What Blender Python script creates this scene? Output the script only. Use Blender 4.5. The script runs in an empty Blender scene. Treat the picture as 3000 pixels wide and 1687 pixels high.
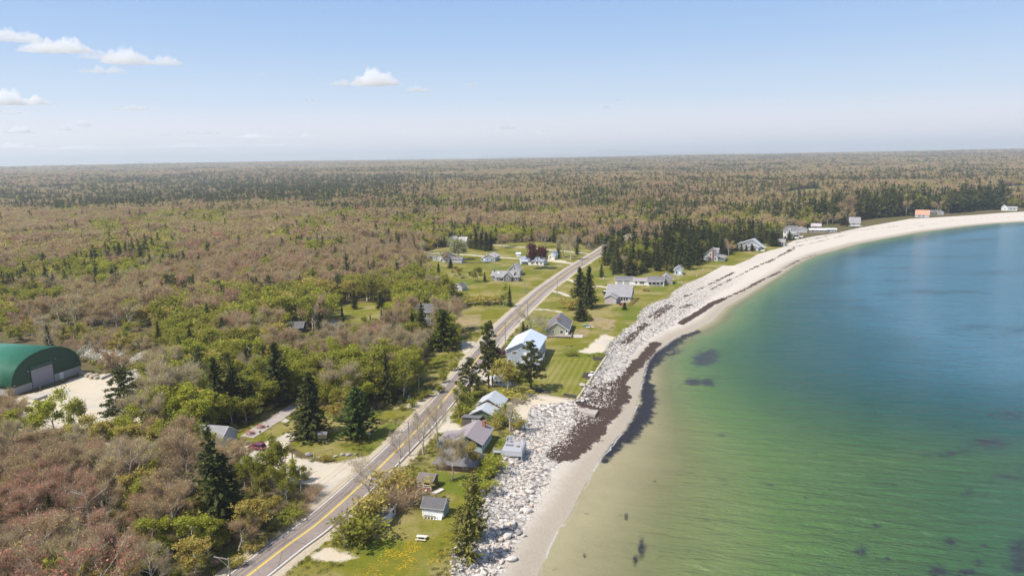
import bpy, bmesh, math, random
import numpy as np
from mathutils import Vector, Matrix
rnd = random.Random(7)
nr = np.random.default_rng(11)
S = bpy.context.scene
C = S.collection

# ---------------------------------------------------------------- the drone camera (a real pinhole 70 m above the land)
CAM_H, FPX, PITCH, ROLL = 70.0, 2142.0, math.radians(10.1), math.radians(1.0)
_f = np.array([0, math.cos(PITCH), -math.sin(PITCH)])
_r0 = np.array([1.0, 0, 0]); _u0 = np.array([0, math.sin(PITCH), math.cos(PITCH)])
_R = math.cos(ROLL)*_r0 - math.sin(ROLL)*_u0
_U = math.sin(ROLL)*_r0 + math.cos(ROLL)*_u0
def G(px, py, z=0.0):
    """survey: the place on the level z that the photograph shows at (px, py)"""
    d = _f*FPX + (px-1500)*_R + (843.5-py)*_U
    t = (z-CAM_H)/d[2]
    return (d[0]*t, d[1]*t)
def GA(pts, z=0.0): return np.array([G(x, y, z) for x, y in pts])
def PX(x, y, z=0.0):
    v0, v1, v2 = np.asarray(x, float), np.asarray(y, float), np.asarray(z, float)-CAM_H
    c = v0*_f[0]+v1*_f[1]+v2*_f[2]
    c = np.where(np.abs(c) < 1e-6, 1e-6, c)
    return 1500+FPX*(v0*_R[0]+v1*_R[1]+v2*_R[2])/c, 843.5-FPX*(v0*_U[0]+v1*_U[1]+v2*_U[2])/c, c
cam = bpy.data.cameras.new('camera'); camo = bpy.data.objects.new('camera', cam); C.objects.link(camo)
cam.sensor_width = 36.0; cam.lens = 36.0*FPX/3000.0
cam.clip_start = 0.5; cam.clip_end = 90000
M = Matrix(((_R[0], _U[0], -_f[0], 0), (_R[1], _U[1], -_f[1], 0), (_R[2], _U[2], -_f[2], CAM_H), (0, 0, 0, 1)))
camo.matrix_world = M
S.camera = camo

# ---------------------------------------------------------------- light
SUN_EL, SUN_TO = math.radians(56), math.radians(58)      # shadows fall 58 deg to the right of the view direction
sd = Vector((-math.sin(SUN_TO)*math.cos(SUN_EL), -math.cos(SUN_TO)*math.cos(SUN_EL), math.sin(SUN_EL)))  # towards the sun
sl = bpy.data.lights.new('sun', 'SUN'); so = bpy.data.objects.new('sun', sl); C.objects.link(so)
sl.energy = 4.6; sl.angle = math.radians(0.53); sl.color = (1.0, 0.95, 0.86)
so.rotation_euler = sd.to_track_quat('Z', 'Y').to_euler()
W = bpy.data.worlds.new('World'); S.world = W; W.use_nodes = True
wt = W.node_tree; wt.nodes.clear()
sky = wt.nodes.new('ShaderNodeTexSky'); sky.sky_type = 'NISHITA'; sky.sun_disc = False
sky.sun_elevation = SUN_EL; sky.sun_rotation = math.atan2(sd.x, sd.y)
sky.air_density = 1.0; sky.dust_density = 1.2; sky.ozone_density = 1.6; sky.altitude = 0
bg = wt.nodes.new('ShaderNodeBackground'); bg.inputs['Strength'].default_value = 0.13
wo = wt.nodes.new('ShaderNodeOutputWorld')
# the pale humid air low over the horizon: blends into the Nishita sky above
tc = wt.nodes.new('ShaderNodeTexCoord'); sz_ = wt.nodes.new('ShaderNodeSeparateXYZ'); wt.links.new(tc.outputs['Generated'], sz_.inputs[0])
low = wt.nodes.new('ShaderNodeValToRGB'); e = low.color_ramp.elements
SKY_STOPS = [(0.0, (0.900, 0.840, 0.820)), (0.035, (0.760, 0.745, 0.780)), (0.075, (0.500, 0.615, 0.750)), (0.14, (0.325, 0.480, 0.715)), (0.22, (0.215, 0.375, 0.670)), (0.5, (0.13, 0.28, 0.64))]
while len(e) < len(SKY_STOPS): e.new(.5)
for el, (p, c) in zip(e, SKY_STOPS): el.position = p; el.color = (*[v/0.13 for v in c], 1)
wt.links.new(sz_.outputs[2], low.inputs[0])
up_ = wt.nodes.new('ShaderNodeMapRange'); up_.inputs[1].default_value = .22; up_.inputs[2].default_value = .6; wt.links.new(sz_.outputs[2], up_.inputs[0])
smx = wt.nodes.new('ShaderNodeMix'); smx.data_type = 'RGBA'; wt.links.new(up_.outputs[0], smx.inputs[0]); wt.links.new(low.outputs[0], smx.inputs[6]); wt.links.new(sky.outputs[0], smx.inputs[7])
wt.links.new(smx.outputs[2], bg.inputs['Color']); wt.links.new(bg.outputs[0], wo.inputs['Surface'])
S.view_settings.view_transform = 'Standard'; S.view_settings.look = 'None'
S.view_settings.exposure = 0.35; S.view_settings.gamma = 1.0
S.render.engine = 'CYCLES'
cy = S.cycles
cy.max_bounces = 12; cy.diffuse_bounces = 2; cy.glossy_bounces = 2; cy.transmission_bounces = 3; cy.transparent_max_bounces = 12
cy.volume_bounces = 12
cy.use_denoising = True
cy.volume_step_rate = 1.0
cy.use_adaptive_sampling = True; cy.adaptive_threshold = 0.01

# ---------------------------------------------------------------- object helpers
def tag(o, label=None, cat=None, group=None, kind=None):
    if label: o['label'] = label
    if cat: o['category'] = cat
    if group: o['group'] = group
    if kind: o['kind'] = kind
    return o
def empty(name, loc, rz=0.0, label=None, cat=None, group=None):
    o = bpy.data.objects.new(name, None); o.empty_display_size = 0.3
    o.location = loc; o.rotation_euler = (0, 0, rz); C.objects.link(o)
    return tag(o, label, cat, group)
def mobj(name, me, parent=None, link=True):
    o = bpy.data.objects.new(name, me)
    if link: C.objects.link(o)
    if parent is not None: o.parent = parent
    return o
def copy_tree(o, parent=None):
    c = o.copy(); C.objects.link(c)
    if parent is not None: c.parent = parent
    for ch in list(KIDS.get(o.name, ())):
        copy_tree(ch, c)
    return c
KIDS = {}
house_spots = []   # (x, y, radius) kept free of woods
def npmesh(name, verts, faces, mats, smooth=False, midx=None):
    """numpy verts (n,3), faces list of arrays (k,3)/(k,4)"""
    me = bpy.data.meshes.new(name)
    fs = [np.asarray(f, np.int64) for f in faces if len(f)]
    nl = sum(f.size for f in fs); nf = sum(len(f) for f in fs)
    me.vertices.add(len(verts)); me.vertices.foreach_set('co', np.asarray(verts, np.float32).ravel())
    me.loops.add(nl); me.polygons.add(nf)
    me.loops.foreach_set('vertex_index', np.concatenate([f.ravel() for f in fs]).astype(np.int32))
    tot = np.concatenate([np.full(len(f), f.shape[1], np.int32) for f in fs])
    st = np.concatenate([[0], np.cumsum(tot)[:-1]]).astype(np.int32)
    me.polygons.foreach_set('loop_start', st)
    if midx is not None: me.polygons.foreach_set('material_index', np.asarray(midx, np.int32))
    if smooth: me.polygons.foreach_set('use_smooth', np.ones(nf, bool))
    for m in mats: me.materials.append(m)
    me.update(calc_edges=True)
    return me
def fattr(me, name, arr):
    a = me.attributes.new(name, 'FLOAT', 'POINT'); a.data.foreach_set('value', np.asarray(arr, np.float32))

class MB:
    """collects boxes, bars, prisms into one mesh"""
    def __init__(s): s.v = []; s.f = []; s.m = []
    def poly(s, pts, faces, mi=0):
        n = len(s.v); s.v += [tuple(p) for p in pts]
        for f in faces: s.f.append([n+i for i in f]); s.m.append(mi)
        return s
    def box(s, x0, x1, y0, y1, z0, z1, mi=0):
        p = [(x0,y0,z0),(x1,y0,z0),(x1,y1,z0),(x0,y1,z0),(x0,y0,z1),(x1,y0,z1),(x1,y1,z1),(x0,y1,z1)]
        return s.poly(p, [(0,3,2,1),(4,5,6,7),(0,1,5,4),(1,2,6,5),(2,3,7,6),(3,0,4,7)], mi)
    def bar(s, a, b, r, r2=None, n=6, mi=0):
        a, b = Vector(a), Vector(b); r2 = r if r2 is None else r2
        d = (b-a).normalized(); u = d.orthogonal().normalized(); w = d.cross(u)
        p = []
        for q, rr in ((a, r), (b, r2)):
            for k in range(n):
                t = 2*math.pi*k/n; p.append(q+u*(rr*math.cos(t))+w*(rr*math.sin(t)))
        fs = [(k, (k+1) % n, n+(k+1) % n, n+k) for k in range(n)]
        fs += [tuple(range(n-1, -1, -1)), tuple(range(n, 2*n))]
        return s.poly(p, fs, mi)
    def obox(s, a, b, w, h, mi=0):
        """beam of section w x h from a to b"""
        a, b = Vector(a), Vector(b); d = (b-a).normalized()
        u = d.cross(Vector((0,0,1)));
        if u.length < 1e-4: u = Vector((1,0,0))
        u.normalize(); k = u.cross(d)
        p = []
        for q in (a, b):
            for su, sk in ((-1,-1),(1,-1),(1,1),(-1,1)): p.append(q+u*(su*w/2)+k*(sk*h/2))
        return s.poly(p, [(0,1,2,3),(7,6,5,4),(0,4,5,1),(1,5,6,2),(2,6,7,3),(3,7,4,0)], mi)
    def slab(s, quad, t, mi=0):
        """a sheet of thickness t, its top at the given polygon (ccw from outside)"""
        q = [Vector(p) for p in quad]; n = (q[1]-q[0]).cross(q[2]-q[0]).normalized(); k = len(q)
        b = [p-n*t for p in q]
        fs = [tuple(range(k)), tuple(range(2*k-1, k-1, -1))]+[(i, k+i, k+(i+1) % k, (i+1) % k) for i in range(k)]
        return s.poly(q+b, fs, mi)
    def mesh(s, name, mats, bevel=0.0, smooth=False):
        me = bpy.data.meshes.new(name); me.from_pydata([tuple(v) for v in s.v], [], s.f)
        for m in (mats if isinstance(mats, (list, tuple)) else [mats]): me.materials.append(m)
        me.polygons.foreach_set('material_index', s.m)
        bm = bmesh.new(); bm.from_mesh(me)
        bmesh.ops.recalc_face_normals(bm, faces=bm.faces)
        if bevel: bmesh.ops.bevel(bm, geom=list(bm.edges), offset=bevel, segments=1, affect='EDGES', profile=0.5)
        bm.to_mesh(me); bm.free()
        if smooth: me.polygons.foreach_set('use_smooth', [True]*len(me.polygons))
        me.update(); return me
    def build(s, name, mats, parent=None, bevel=0.0, smooth=False):
        o = mobj(name, s.mesh(name, mats, bevel, smooth), parent)
        if parent is not None: KIDS.setdefault(parent.name, []).append(o)
        return o

# ---------------------------------------------------------------- shader helpers
class NT:
    def __init__(s, name, world=False):
        s.mat = bpy.data.materials.new(name); s.mat.use_nodes = True
        s.t = s.mat.node_tree; s.t.nodes.clear()
        s.out = s.t.nodes.new('ShaderNodeOutputMaterial')
    def n(s, typ, **kw):
        nd = s.t.nodes.new('ShaderNode'+typ)
        for k, v in kw.items(): setattr(nd, k, v)
        return nd
    def put(s, sock, v):
        if v is None: return
        if isinstance(v, bpy.types.NodeSocket): s.t.links.new(v, sock)
        else:
            if isinstance(v, (tuple, list)) and len(v) == 3 and sock.type == 'RGBA': v = (*v, 1.0)
            sock.default_value = v
    def math(s, op, a, b=None, c=None, clamp=False):
        nd = s.n('Math', operation=op, use_clamp=clamp)
        for i, v in enumerate((a, b, c)): s.put(nd.inputs[i], v)
        return nd.outputs[0]
    def noise(s, scale, detail=4, rough=0.55, vec=None, dist=0.0):
        nd = s.n('TexNoise'); nd.inputs['Scale'].default_value = scale; nd.inputs['Detail'].default_value = detail
        nd.inputs['Roughness'].default_value = rough; nd.inputs['Distortion'].default_value = dist
        s.put(nd.inputs['Vector'], vec if vec is not None else s.pos()); return nd.outputs['Fac']
    def pos(s):
        if not hasattr(s, '_pos'): s._pos = s.n('NewGeometry').outputs['Position']
        return s._pos
    def obj(s):
        if not hasattr(s, '_obj'): s._obj = s.n('TexCoord').outputs['Object']
        return s._obj
    def vscale(s, vec, sc):
        nd = s.n('VectorMath', operation='MULTIPLY'); s.put(nd.inputs[0], vec); nd.inputs[1].default_value = sc; return nd.outputs[0]
    def attr(s, name):
        nd = s.n('Attribute', attribute_name=name); return nd.outputs['Fac']
    def ramp(s, v, stops, interp='LINEAR'):
        nd = s.n('ValToRGB'); nd.color_ramp.interpolation = interp
        e = nd.color_ramp.elements
        while len(e) < len(stops): e.new(0.5)
        for el, (p, c) in zip(e, stops):
            el.position = p; el.color = (*c, 1.0) if len(c) == 3 else c
        s.put(nd.inputs[0], v); return nd.outputs[0]
    def step(s, v, a, b):
        """0 below a, 1 above b"""
        nd = s.n('MapRange', interpolation_type='SMOOTHSTEP'); s.put(nd.inputs[0], v)
        nd.inputs[1].default_value = a; nd.inputs[2].default_value = b; return nd.outputs[0]
    def mix(s, f, a, b, mode='MIX'):
        nd = s.n('Mix', data_type='RGBA', blend_type=mode); s.put(nd.inputs[0], f); s.put(nd.inputs[6], a); s.put(nd.inputs[7], b)
        return nd.outputs[2]
    def bump(s, h, strength=0.4, dist=0.1):
        nd = s.n('Bump'); s.put(nd.inputs['Height'], h); nd.inputs['Strength'].default_value = strength
        nd.inputs['Distance'].default_value = dist; return nd.outputs[0]
    def bsdf(s, col, rough=0.8, spec=0.3, normal=None, metal=0.0, **kw):
        b = s.n('BsdfPrincipled'); s.put(b.inputs['Base Color'], col); s.put(b.inputs['Roughness'], rough)
        s.put(b.inputs['Specular IOR Level'], spec); s.put(b.inputs['Metallic'], metal); s.put(b.inputs['Normal'], normal)
        for k, v in kw.items(): s.put(b.inputs[k], v)
        return b.outputs[0]
    def done(s, sh):
        s.t.links.new(sh, s.out.inputs['Surface']); return s.mat
def plain(name, col, rough=0.7, var=0.18, scale=3.0, spec=0.3, metal=0.0, bump=0.0):
    t = NT(name); f = t.noise(scale, 5, 0.6, t.obj())
    lo = tuple(c*(1-var) for c in col); hi = tuple(min(1, c*(1+var)) for c in col)
    c = t.ramp(f, [(0.3, lo), (0.7, hi)])
    return t.done(t.bsdf(c, rough, spec, t.bump(f, bump, 0.05) if bump else None, metal))

# ---------------------------------------------------------------- signed distances (metres; positive inside)
def seg_dist(P, poly, closed=True):
    d2 = np.full(len(P), 1e18)
    n = len(poly)
    for i in range(n if closed else n-1):
        a, b = poly[i], poly[(i+1) % n]; ab = b-a; L = ab@ab+1e-12
        t = np.clip(((P-a)@ab)/L, 0, 1); q = P-a-t[:, None]*ab
        d2 = np.minimum(d2, (q*q).sum(1))
    return np.sqrt(d2)
def inside(P, poly):
    c = np.zeros(len(P), bool); n = len(poly); j = n-1
    for i in range(n):
        xi, yi = poly[i]; xj, yj = poly[j]
        m = (yi > P[:, 1]) != (yj > P[:, 1])
        if m.any():
            xx = (xj-xi)*(P[:, 1]-yi)/(yj-yi+1e-30)+xi
            c ^= m & (P[:, 0] < xx)
        j = i
    return c
def sdf(P, polys, lim=60.0):
    out = np.full(len(P), -lim)
    for poly in polys:
        poly = np.asarray(poly)
        lo, hi = poly.min(0)-lim, poly.max(0)+lim
        m = ((P > lo) & (P < hi)).all(1)
        if not m.any(): continue
        Q = P[m]; d = seg_dist(Q, poly); d = np.where(inside(Q, poly), d, -d)
        out[m] = np.maximum(out[m], d)
    return np.clip(out, -lim, lim)
def line_sdf(P, lines, lim=60.0):
    """polylines with half widths -> positive inside the strip"""
    out = np.full(len(P), -lim)
    for pl, hw in lines:
        pl = np.asarray(pl); lo, hi = pl.min(0)-lim, pl.max(0)+lim
        m = ((P > lo) & (P < hi)).all(1)
        if not m.any(): continue
        out[m] = np.maximum(out[m], hw-seg_dist(P[m], pl, False))
    return np.clip(out, -lim, lim)
def smooth_line(pts, k=6):
    """Catmull-Rom through 2-D points"""
    p = np.asarray(pts, float); out = []
    for i in range(len(p)-1):
        p0 = p[max(i-1, 0)]; p1 = p[i]; p2 = p[i+1]; p3 = p[min(i+2, len(p)-1)]
        for t in np.linspace(0, 1, k, endpoint=False):
            out.append(0.5*((2*p1)+(-p0+p2)*t+(2*p0-5*p1+4*p2-p3)*t*t+(-p0+3*p1-3*p2+p3)*t**3))
    out.append(p[-1]); return np.array(out)
# ================================================================ the plan of the place
SEA_Z = -3.0
road_c = smooth_line(np.vstack([[(-66.0, 62.0)], [(-55.5, 92.0)], GA([(725,1687),(838,1600),(951,1515),(1127,1354),(1272,1205),(1356,1104),(1441,999),
    (1492,942),(1585,855),(1633,819),(1681,785),(1750,742)]), GA([(1790,716),(1840,693),(1910,676),(2000,667),(2150,659),(2300,655),(2500,640)])]), 8)
ROAD_HW = 3.75
veg_px = [(1262,1840),(1300,1740),(1324,1684),(1330,1620),(1372,1550),(1414,1477),(1417,1446),(1445,1415),(1456,1387),(1476,1342),(1493,1290),(1500,1262),(1522,1240),(1546,1222),
    (1552,1200),(1562,1186),(1692,1172),(1735,1105),(1776,1044),(1772,1024),(1797,997),(1830,964),(1868,942),(1871,922),(1880,908),(1914,886),(1962,872),(1968,857),(2011,831),
    (2059,811),(2083,797),(2117,778),(2150,778),(2197,759),(2221,744),(2291,724),(2324,705),(2386,692),(2448,683),(2510,669),(2604,652),(2666,641),(2743,637),(2852,630),
    (2930,624),(3000,620),(3200,610),(3600,594),(4600,560)]
wat_px = [(1535,1800),(1572,1687),(1590,1640),(1611,1592),(1633,1550),(1664,1513),(1712,1418),(1735,1380),(1763,1336),(1800,1290),(1834,1255),(1856,1200),(1872,1150),(1886,1094),(1892,1066),(1921,1031),
    (1986,985),(2023,971),(2090,937),(2127,898),(2163,877),(2200,855),(2293,798),(2324,776),(2386,748),(2448,731),(2510,714),(2588,699),(2697,679),(2821,663),
    (2914,654),(3000,649),(3200,638),(3600,620),(4600,584)]
VEG = GA(veg_px, 0.0); WAT = GA(wat_px, SEA_Z)
_dv = VEG[0]-VEG[3]; _dw = WAT[0]-WAT[4]
VEG = np.vstack([[VEG[0]+_dv*9], [VEG[0]+_dv*3], VEG]); WAT = np.vstack([[WAT[0]+_dw*9], [WAT[0]+_dw*3], WAT])
def close_sea(line): return np.vstack([line, [(9000, line[-1][1]+300), (9000, -900), (line[0][0], -900)]])
VEGP, WATP = close_sea(VEG), close_sea(WAT)

lawn_px = [
  [(690,1262),(760,1215),(830,1186),(895,1165),(1000,1230),(1130,1195),(1165,1188),(1235,1195),(1185,1260),(1110,1320),(1080,1338),(1000,1348),(920,1342),(870,1315),(760,1292),(660,1302)],
  [(1215,1110),(1262,1032),(1340,1030),(1372,1030),(1340,1095),(1270,1150),(1180,1198)],
  [(1290,890),(1330,905),(1420,890),(1500,905),(1450,980),(1405,1003),(1345,1000),(1310,960)],
  [(1235,760),(1330,772),(1420,772),(1520,760),(1600,765),(1680,772),(1700,780),(1600,848),(1545,890),(1490,925),(1400,905),(1340,870),(1310,830),(1250,800)],
  [(1225,748),(1280,727),(1440,716),(1500,712),(1560,708),(1700,716),(1745,742),(1700,778),(1500,768),(1250,768)],
  [(958,905),(1030,888),(1165,882),(1172,925),(1040,950),(958,948)]]
gravel_px = [
  [(-40,1190),(30,1172),(150,1135),(240,1100),(330,1094),(345,1112),(390,1080),(442,1080),(452,1110),(432,1190),(412,1250),(335,1335),(280,1330),(200,1290),(100,1300),(-40,1290)],
  [(690,1312),(760,1300),(858,1262),(872,1275),(832,1312),(868,1340),(930,1354),(1000,1354),(1085,1330),(1120,1318),(1050,1396),(985,1452),(930,1500),(905,1490),(905,1420),(800,1405),(690,1355),(560,1345),(528,1300),(600,1290)],
  [(1150,1196),(1215,1180),(1265,1150),(1288,1138),(1292,1155),(1240,1190),(1225,1203),(1200,1192)],
  [(1347,1000),(1392,1001),(1396,1015),(1368,1040),(1352,1025)],
  [(1410,1070),(1450,1050),(1475,1065),(1500,1100),(1515,1132),(1445,1128),(1400,1120)],
  [(1252,1222),(1300,1205),(1330,1240),(1372,1256),(1372,1268),(1290,1266),(1250,1252)],
  [(1470,1165),(1510,1150),(1560,1152),(1692,1174),(1692,1215),(1560,1232),(1550,1242),(1500,1246),(1452,1205)],
  [(1688,1031),(1722,1017),(1746,994),(1772,978),(1802,988),(1786,1004),(1777,1030),(1735,1035)],
  [(918,1628),(961,1594),(1000,1612),(1034,1636),(1008,1646),(940,1642)],
  [(955,940),(985,938),(1000,960),(985,1005),(960,985)]]
dirt_px = [[(1315,928),(1408,920),(1404,975),(1340,990),(1318,965)], [(1735,926),(1806,938),(1795,968),(1720,958)],
  [(1680,965),(1725,962),(1722,985),(1690,986)]]
stripe_px = [[(1605,1050),(1735,1046),(1750,1058),(1690,1162),(1585,1146)]]
marsh_px = [[(2290,572),(2330,560),(2400,557),(2425,575),(2420,586),(2300,590)], [(2905,552),(3080,545),(3080,572),(2930,578)], [(0,640),(120,598),(460,545),(470,552),(150,612),(0,660)]]
marsh_px = marsh_px[:2]
tan_px = [[(40,556),(300,540),(480,527),(480,530),(300,546),(40,563)]]
lawnP = [GA(p) for p in lawn_px]; gravP = [GA(p) for p in gravel_px]; dirtP = [GA(p) for p in dirt_px]
stripP = [GA(p) for p in stripe_px]; marshP = [GA(p) for p in marsh_px]+[GA(p) for p in tan_px]
lanes = [(GA([(1228,738),(1370,747),(1470,755),(1560,760),(1650,764)]), 2.2), (GA([(1430,716),(1500,722),(1560,727),(1640,735),(1735,744)]), 2.0),
  (GA([(1612,764),(1680,772),(1720,770)]), 3.0), (GA([(1620,852),(1650,860),(1665,868)]), 1.6), (GA([(1664,818),(1690,828),(1720,832)]), 1.8),
  (GA([(1772,768),(1800,772),(1850,782)]), 1.8), (GA([(1735,840),(1760,838),(1790,846)]), 1.4), (GA([(1560,905),(1600,908),(1640,913)]), 1.2), (GA([(1140,602),(1210,602),(1270,606)]), 2.0), (GA([(2205,657),(2340,655)]), 3.5)]

def vnoise(x, y, s, seed=0):
    """smooth value noise in numpy, 0..1"""
    x = np.asarray(x, float)/s; y = np.asarray(y, float)/s
    xi = np.floor(x).astype(np.int64); yi = np.floor(y).astype(np.int64); fx = x-xi; fy = y-yi
    fx = fx*fx*(3-2*fx); fy = fy*fy*(3-2*fy)
    def h(a, b):
        n = (a*374761393+b*668265263+seed*974711) & 0x7fffffff
        n = ((n ^ (n >> 13))*1274126177) & 0x7fffffff
        return ((n ^ (n >> 16)) & 0xffff)/65535.0
    return (h(xi, yi)*(1-fx)+h(xi+1, yi)*fx)*(1-fy)+(h(xi, yi+1)*(1-fx)+h(xi+1, yi+1)*fx)*fy
def inland(x, y):
    """height of the land away from the shore"""
    r = np.hypot(x, y)
    az = np.degrees(np.arctan2(x, np.maximum(y, 1)))
    far = np.clip((r-1500)/6500, 0, 1); far = far*far*(3-2*far)
    z = far*44 + far*(vnoise(x, y, 2600, 3)-0.5)*36
    mid = np.clip((r-700)/900, 0, 1)
    z = z + mid*(vnoise(x, y, 900, 5)-0.45)*12
    z = z - np.clip((r-1050)/700, 0, 1)*np.clip((-az-8)/14, 0, 1)*np.clip(1-(r-1800)/3500, 0, 1)*9
    return z
def beach_z(dv, dw):
    """dv metres seaward of the turf edge, dw metres seaward of the waterline"""
    t = np.clip(dv/np.maximum(dv-dw, 0.5), 0, 1)
    z = SEA_Z*(0.30*np.clip(t*5, 0, 1)+0.70*t)
    return np.where(dw > 0, SEA_Z-np.minimum(dw*0.045, 6.0), np.where(dv > 0, z, 0.0))
def land_z(x, y):
    P = np.column_stack([np.atleast_1d(x), np.atleast_1d(y)]).astype(float)
    dv = seg_dist(P, VEG, False); dv = np.where(inside(P, VEGP), dv, -dv)
    dw = seg_dist(P, WAT, False); dw = np.where(inside(P, WATP), dw, -dw)
    return beach_z(dv, dw)+np.where(dv < 0, inland(P[:, 0], P[:, 1])*np.clip(-dv/200, 0, 1), 0.0)

# ---------------------------------------------------------------- ground: one sheet out to the horizon, finer near the camera
ang = np.radians(np.concatenate([np.arange(-75, -44, 1.0), np.arange(-44, 44, 0.16), np.arange(44, 76, 1.0)]))
rad = [20.0]
while rad[-1] < 40000: rad.append(rad[-1]*(1.0058 if 90 < rad[-1] < 1500 else 1.02))
rad = np.array(rad)
AA, RR = np.meshgrid(ang, rad)
gx, gy = (RR*np.sin(AA)).ravel(), (RR*np.cos(AA)).ravel()
P = np.column_stack([gx, gy])
def band(lim, line, poly):
    d = np.full(len(P), lim); m = (np.hypot(gx, gy) < 4000)
    Q = P[m]; dd = seg_dist(Q, line, False); d[m] = dd
    return np.where(inside(P, poly), d, -d)
a_veg = band(3000., VEG, VEGP); a_wat = band(3000., WAT, WATP)
near = np.hypot(gx, gy) < 2500
gz = np.where(near | (a_veg > 0), beach_z(a_veg, a_wat), 0.0)+np.where(a_veg < 0, inland(gx, gy)*np.clip(-a_veg/200, 0, 1), 0.0)
gz += np.where(a_veg < 0, (vnoise(gx, gy, 14, 9)-0.5)*0.25*np.clip(-a_veg/6, 0, 1), 0.0)
a_road = line_sdf(P, [(road_c, 0.0)])
gz -= np.where(a_road > -9, np.clip((a_road+9)/4, 0, 1)*0.15, 0)
a_lawn = sdf(P, lawnP); a_grav = np.maximum(sdf(P, gravP), line_sdf(P, lanes)); a_dirt = sdf(P, dirtP); a_strp = sdf(P, stripP); a_marsh = sdf(P, marshP)
# side of the road: + towards the sea
_d = np.full(len(P), 1e9); side = np.zeros(len(P))
for i in range(0, len(road_c)-1):
    a, b = road_c[i], road_c[i+1]; ab = b-a
    t = np.clip(((P-a)@ab)/(ab@ab), 0, 1); q = P-a-t[:, None]*ab; dd = (q*q).sum(1)
    cr = ab[0]*(P[:, 1]-a[1])-ab[1]*(P[:, 0]-a[0]); m = dd < _d
    side[m] = np.where(cr[m] < 0, 1, -1); _d[m] = dd[m]
a_sea = np.where(side > 0, np.minimum(np.sqrt(_d), 60), -np.minimum(np.sqrt(_d), 60))
a_sea = np.where(np.hypot(gx, gy) > 620, -60, a_sea)
na, nrr = len(ang), len(rad)
I = np.arange(nrr*na).reshape(nrr, na)
quads = np.stack([I[:-1, :-1], I[:-1, 1:], I[1:, 1:], I[1:, :-1]], -1).reshape(-1, 4)[:, ::-1]

t = NT('ground_soil_sand_and_turf')
nf = t.noise(0.35, 8, 0.65); nm = t.noise(0.06, 6, 0.6); nl = t.noise(0.012, 5, 0.6); nx = t.noise(2.2, 5, 0.7)
edge = t.math('MULTIPLY', t.math('SUBTRACT', nf, 0.5), 5.0)
edge2 = t.math('ADD', edge, t.math('MULTIPLY', t.math('SUBTRACT', nx, 0.5), 2.0))
def m_of(name, lo=-0.35, hi=0.35, e=edge, k=1.0):
    return t.step(t.math('ADD', t.attr(name), e if k == 1.0 else t.math('MULTIPLY', e, k)), lo, hi)
litter = t.ramp(t.math('ADD', nf, t.math('MULTIPLY', nm, 0.4)), [(0.45, (0.06, 0.052, 0.022)), (0.62, (0.105, 0.08, 0.038)), (0.78, (0.14, 0.11, 0.06)), (0.92, (0.085, 0.09, 0.022))])
litter = t.mix(t.step(nm, 0.45, 0.62), litter, t.ramp(nf, [(0.3, (0.06, 0.07, 0.016)), (0.7, (0.115, 0.112, 0.032))]))
grass = t.ramp(t.math('ADD', t.math('MULTIPLY', nx, 0.6), t.math('MULTIPLY', nf, 0.5)), [(0.30, (0.088, 0.095, 0.010)), (0.55, (0.150, 0.145, 0.016)), (0.8, (0.235, 0.200, 0.040))])
dry = t.ramp(nx, [(0.3, (0.22, 0.19, 0.07)), (0.7, (0.33, 0.26, 0.12))])
grass = t.mix(t.math('MULTIPLY', t.step(nm, 0.43, 0.62), 0.8), grass, dry)
fresh = t.ramp(nx, [(0.3, (0.070, 0.108, 0.010)), (0.7, (0.130, 0.160, 0.018))])
grass = t.mix(t.math('MULTIPLY', t.step(t.noise(0.045, 4, 0.6), 0.52, 0.62), 0.75), grass, fresh)
c = litter
lawnm = t.math('MAXIMUM', m_of('lawn'), t.step(t.attr('sea'), -1.0, 3.0))
c = t.mix(lawnm, c, grass)
wv = t.n('TexWave', wave_type='BANDS', bands_direction='X'); wv.inputs['Scale'].default_value = 0.15; wv.inputs['Distortion'].default_value = 0.6
rot = t.n('VectorRotate', rotation_type='Z_AXIS'); t.put(rot.inputs['Vector'], t.pos()); rot.inputs['Angle'].default_value = math.radians(14)
t.put(wv.inputs['Vector'], rot.outputs[0])
strp = t.mix(wv.outputs['Fac'], (0.115, 0.135, 0.018), (0.23, 0.225, 0.05))
c = t.mix(t.math('MULTIPLY', m_of('stripe', -1.5, 1.5, k=0.4), 0.5), c, t.mix(t.step(nx, 0.5, 0.75), strp, dry))
dirt = t.ramp(nx, [(0.25, (0.25, 0.18, 0.10)), (0.75, (0.36, 0.27, 0.17))])
c = t.mix(t.math('MULTIPLY', m_of('dirt', -0.8, 0.8), t.step(nf, 0.35, 0.6)), c, dirt)
marsh = t.ramp(nm, [(0.35, (0.13, 0.085, 0.05)), (0.6, (0.20, 0.20, 0.06))])
c = t.mix(m_of('marsh', -1, 1), c, marsh)
gravel = t.ramp(nx, [(0.25, (0.45, 0.39, 0.295)), (0.75, (0.58, 0.51, 0.40))])
gravel = t.mix(t.math('MULTIPLY', t.step(nm, 0.46, 0.62), 0.75), gravel, (0.40, 0.375, 0.345))
gravel = t.mix(t.math('MULTIPLY', t.step(t.noise(0.11, 7, 0.7), 0.54, 0.66), 0.55), gravel, (0.50, 0.40, 0.28))
c = t.mix(m_of('gravel', -.7, .7, edge2, 1.25), c, gravel)
shoulder = t.ramp(nx, [(0.25, (0.34, 0.285, 0.20)), (0.75, (0.52, 0.445, 0.34))])
c = t.mix(t.step(t.math('ADD', t.attr('road'), t.math('MULTIPLY', edge2, 0.55)), -6.1, -5.4), c, shoulder)
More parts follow.
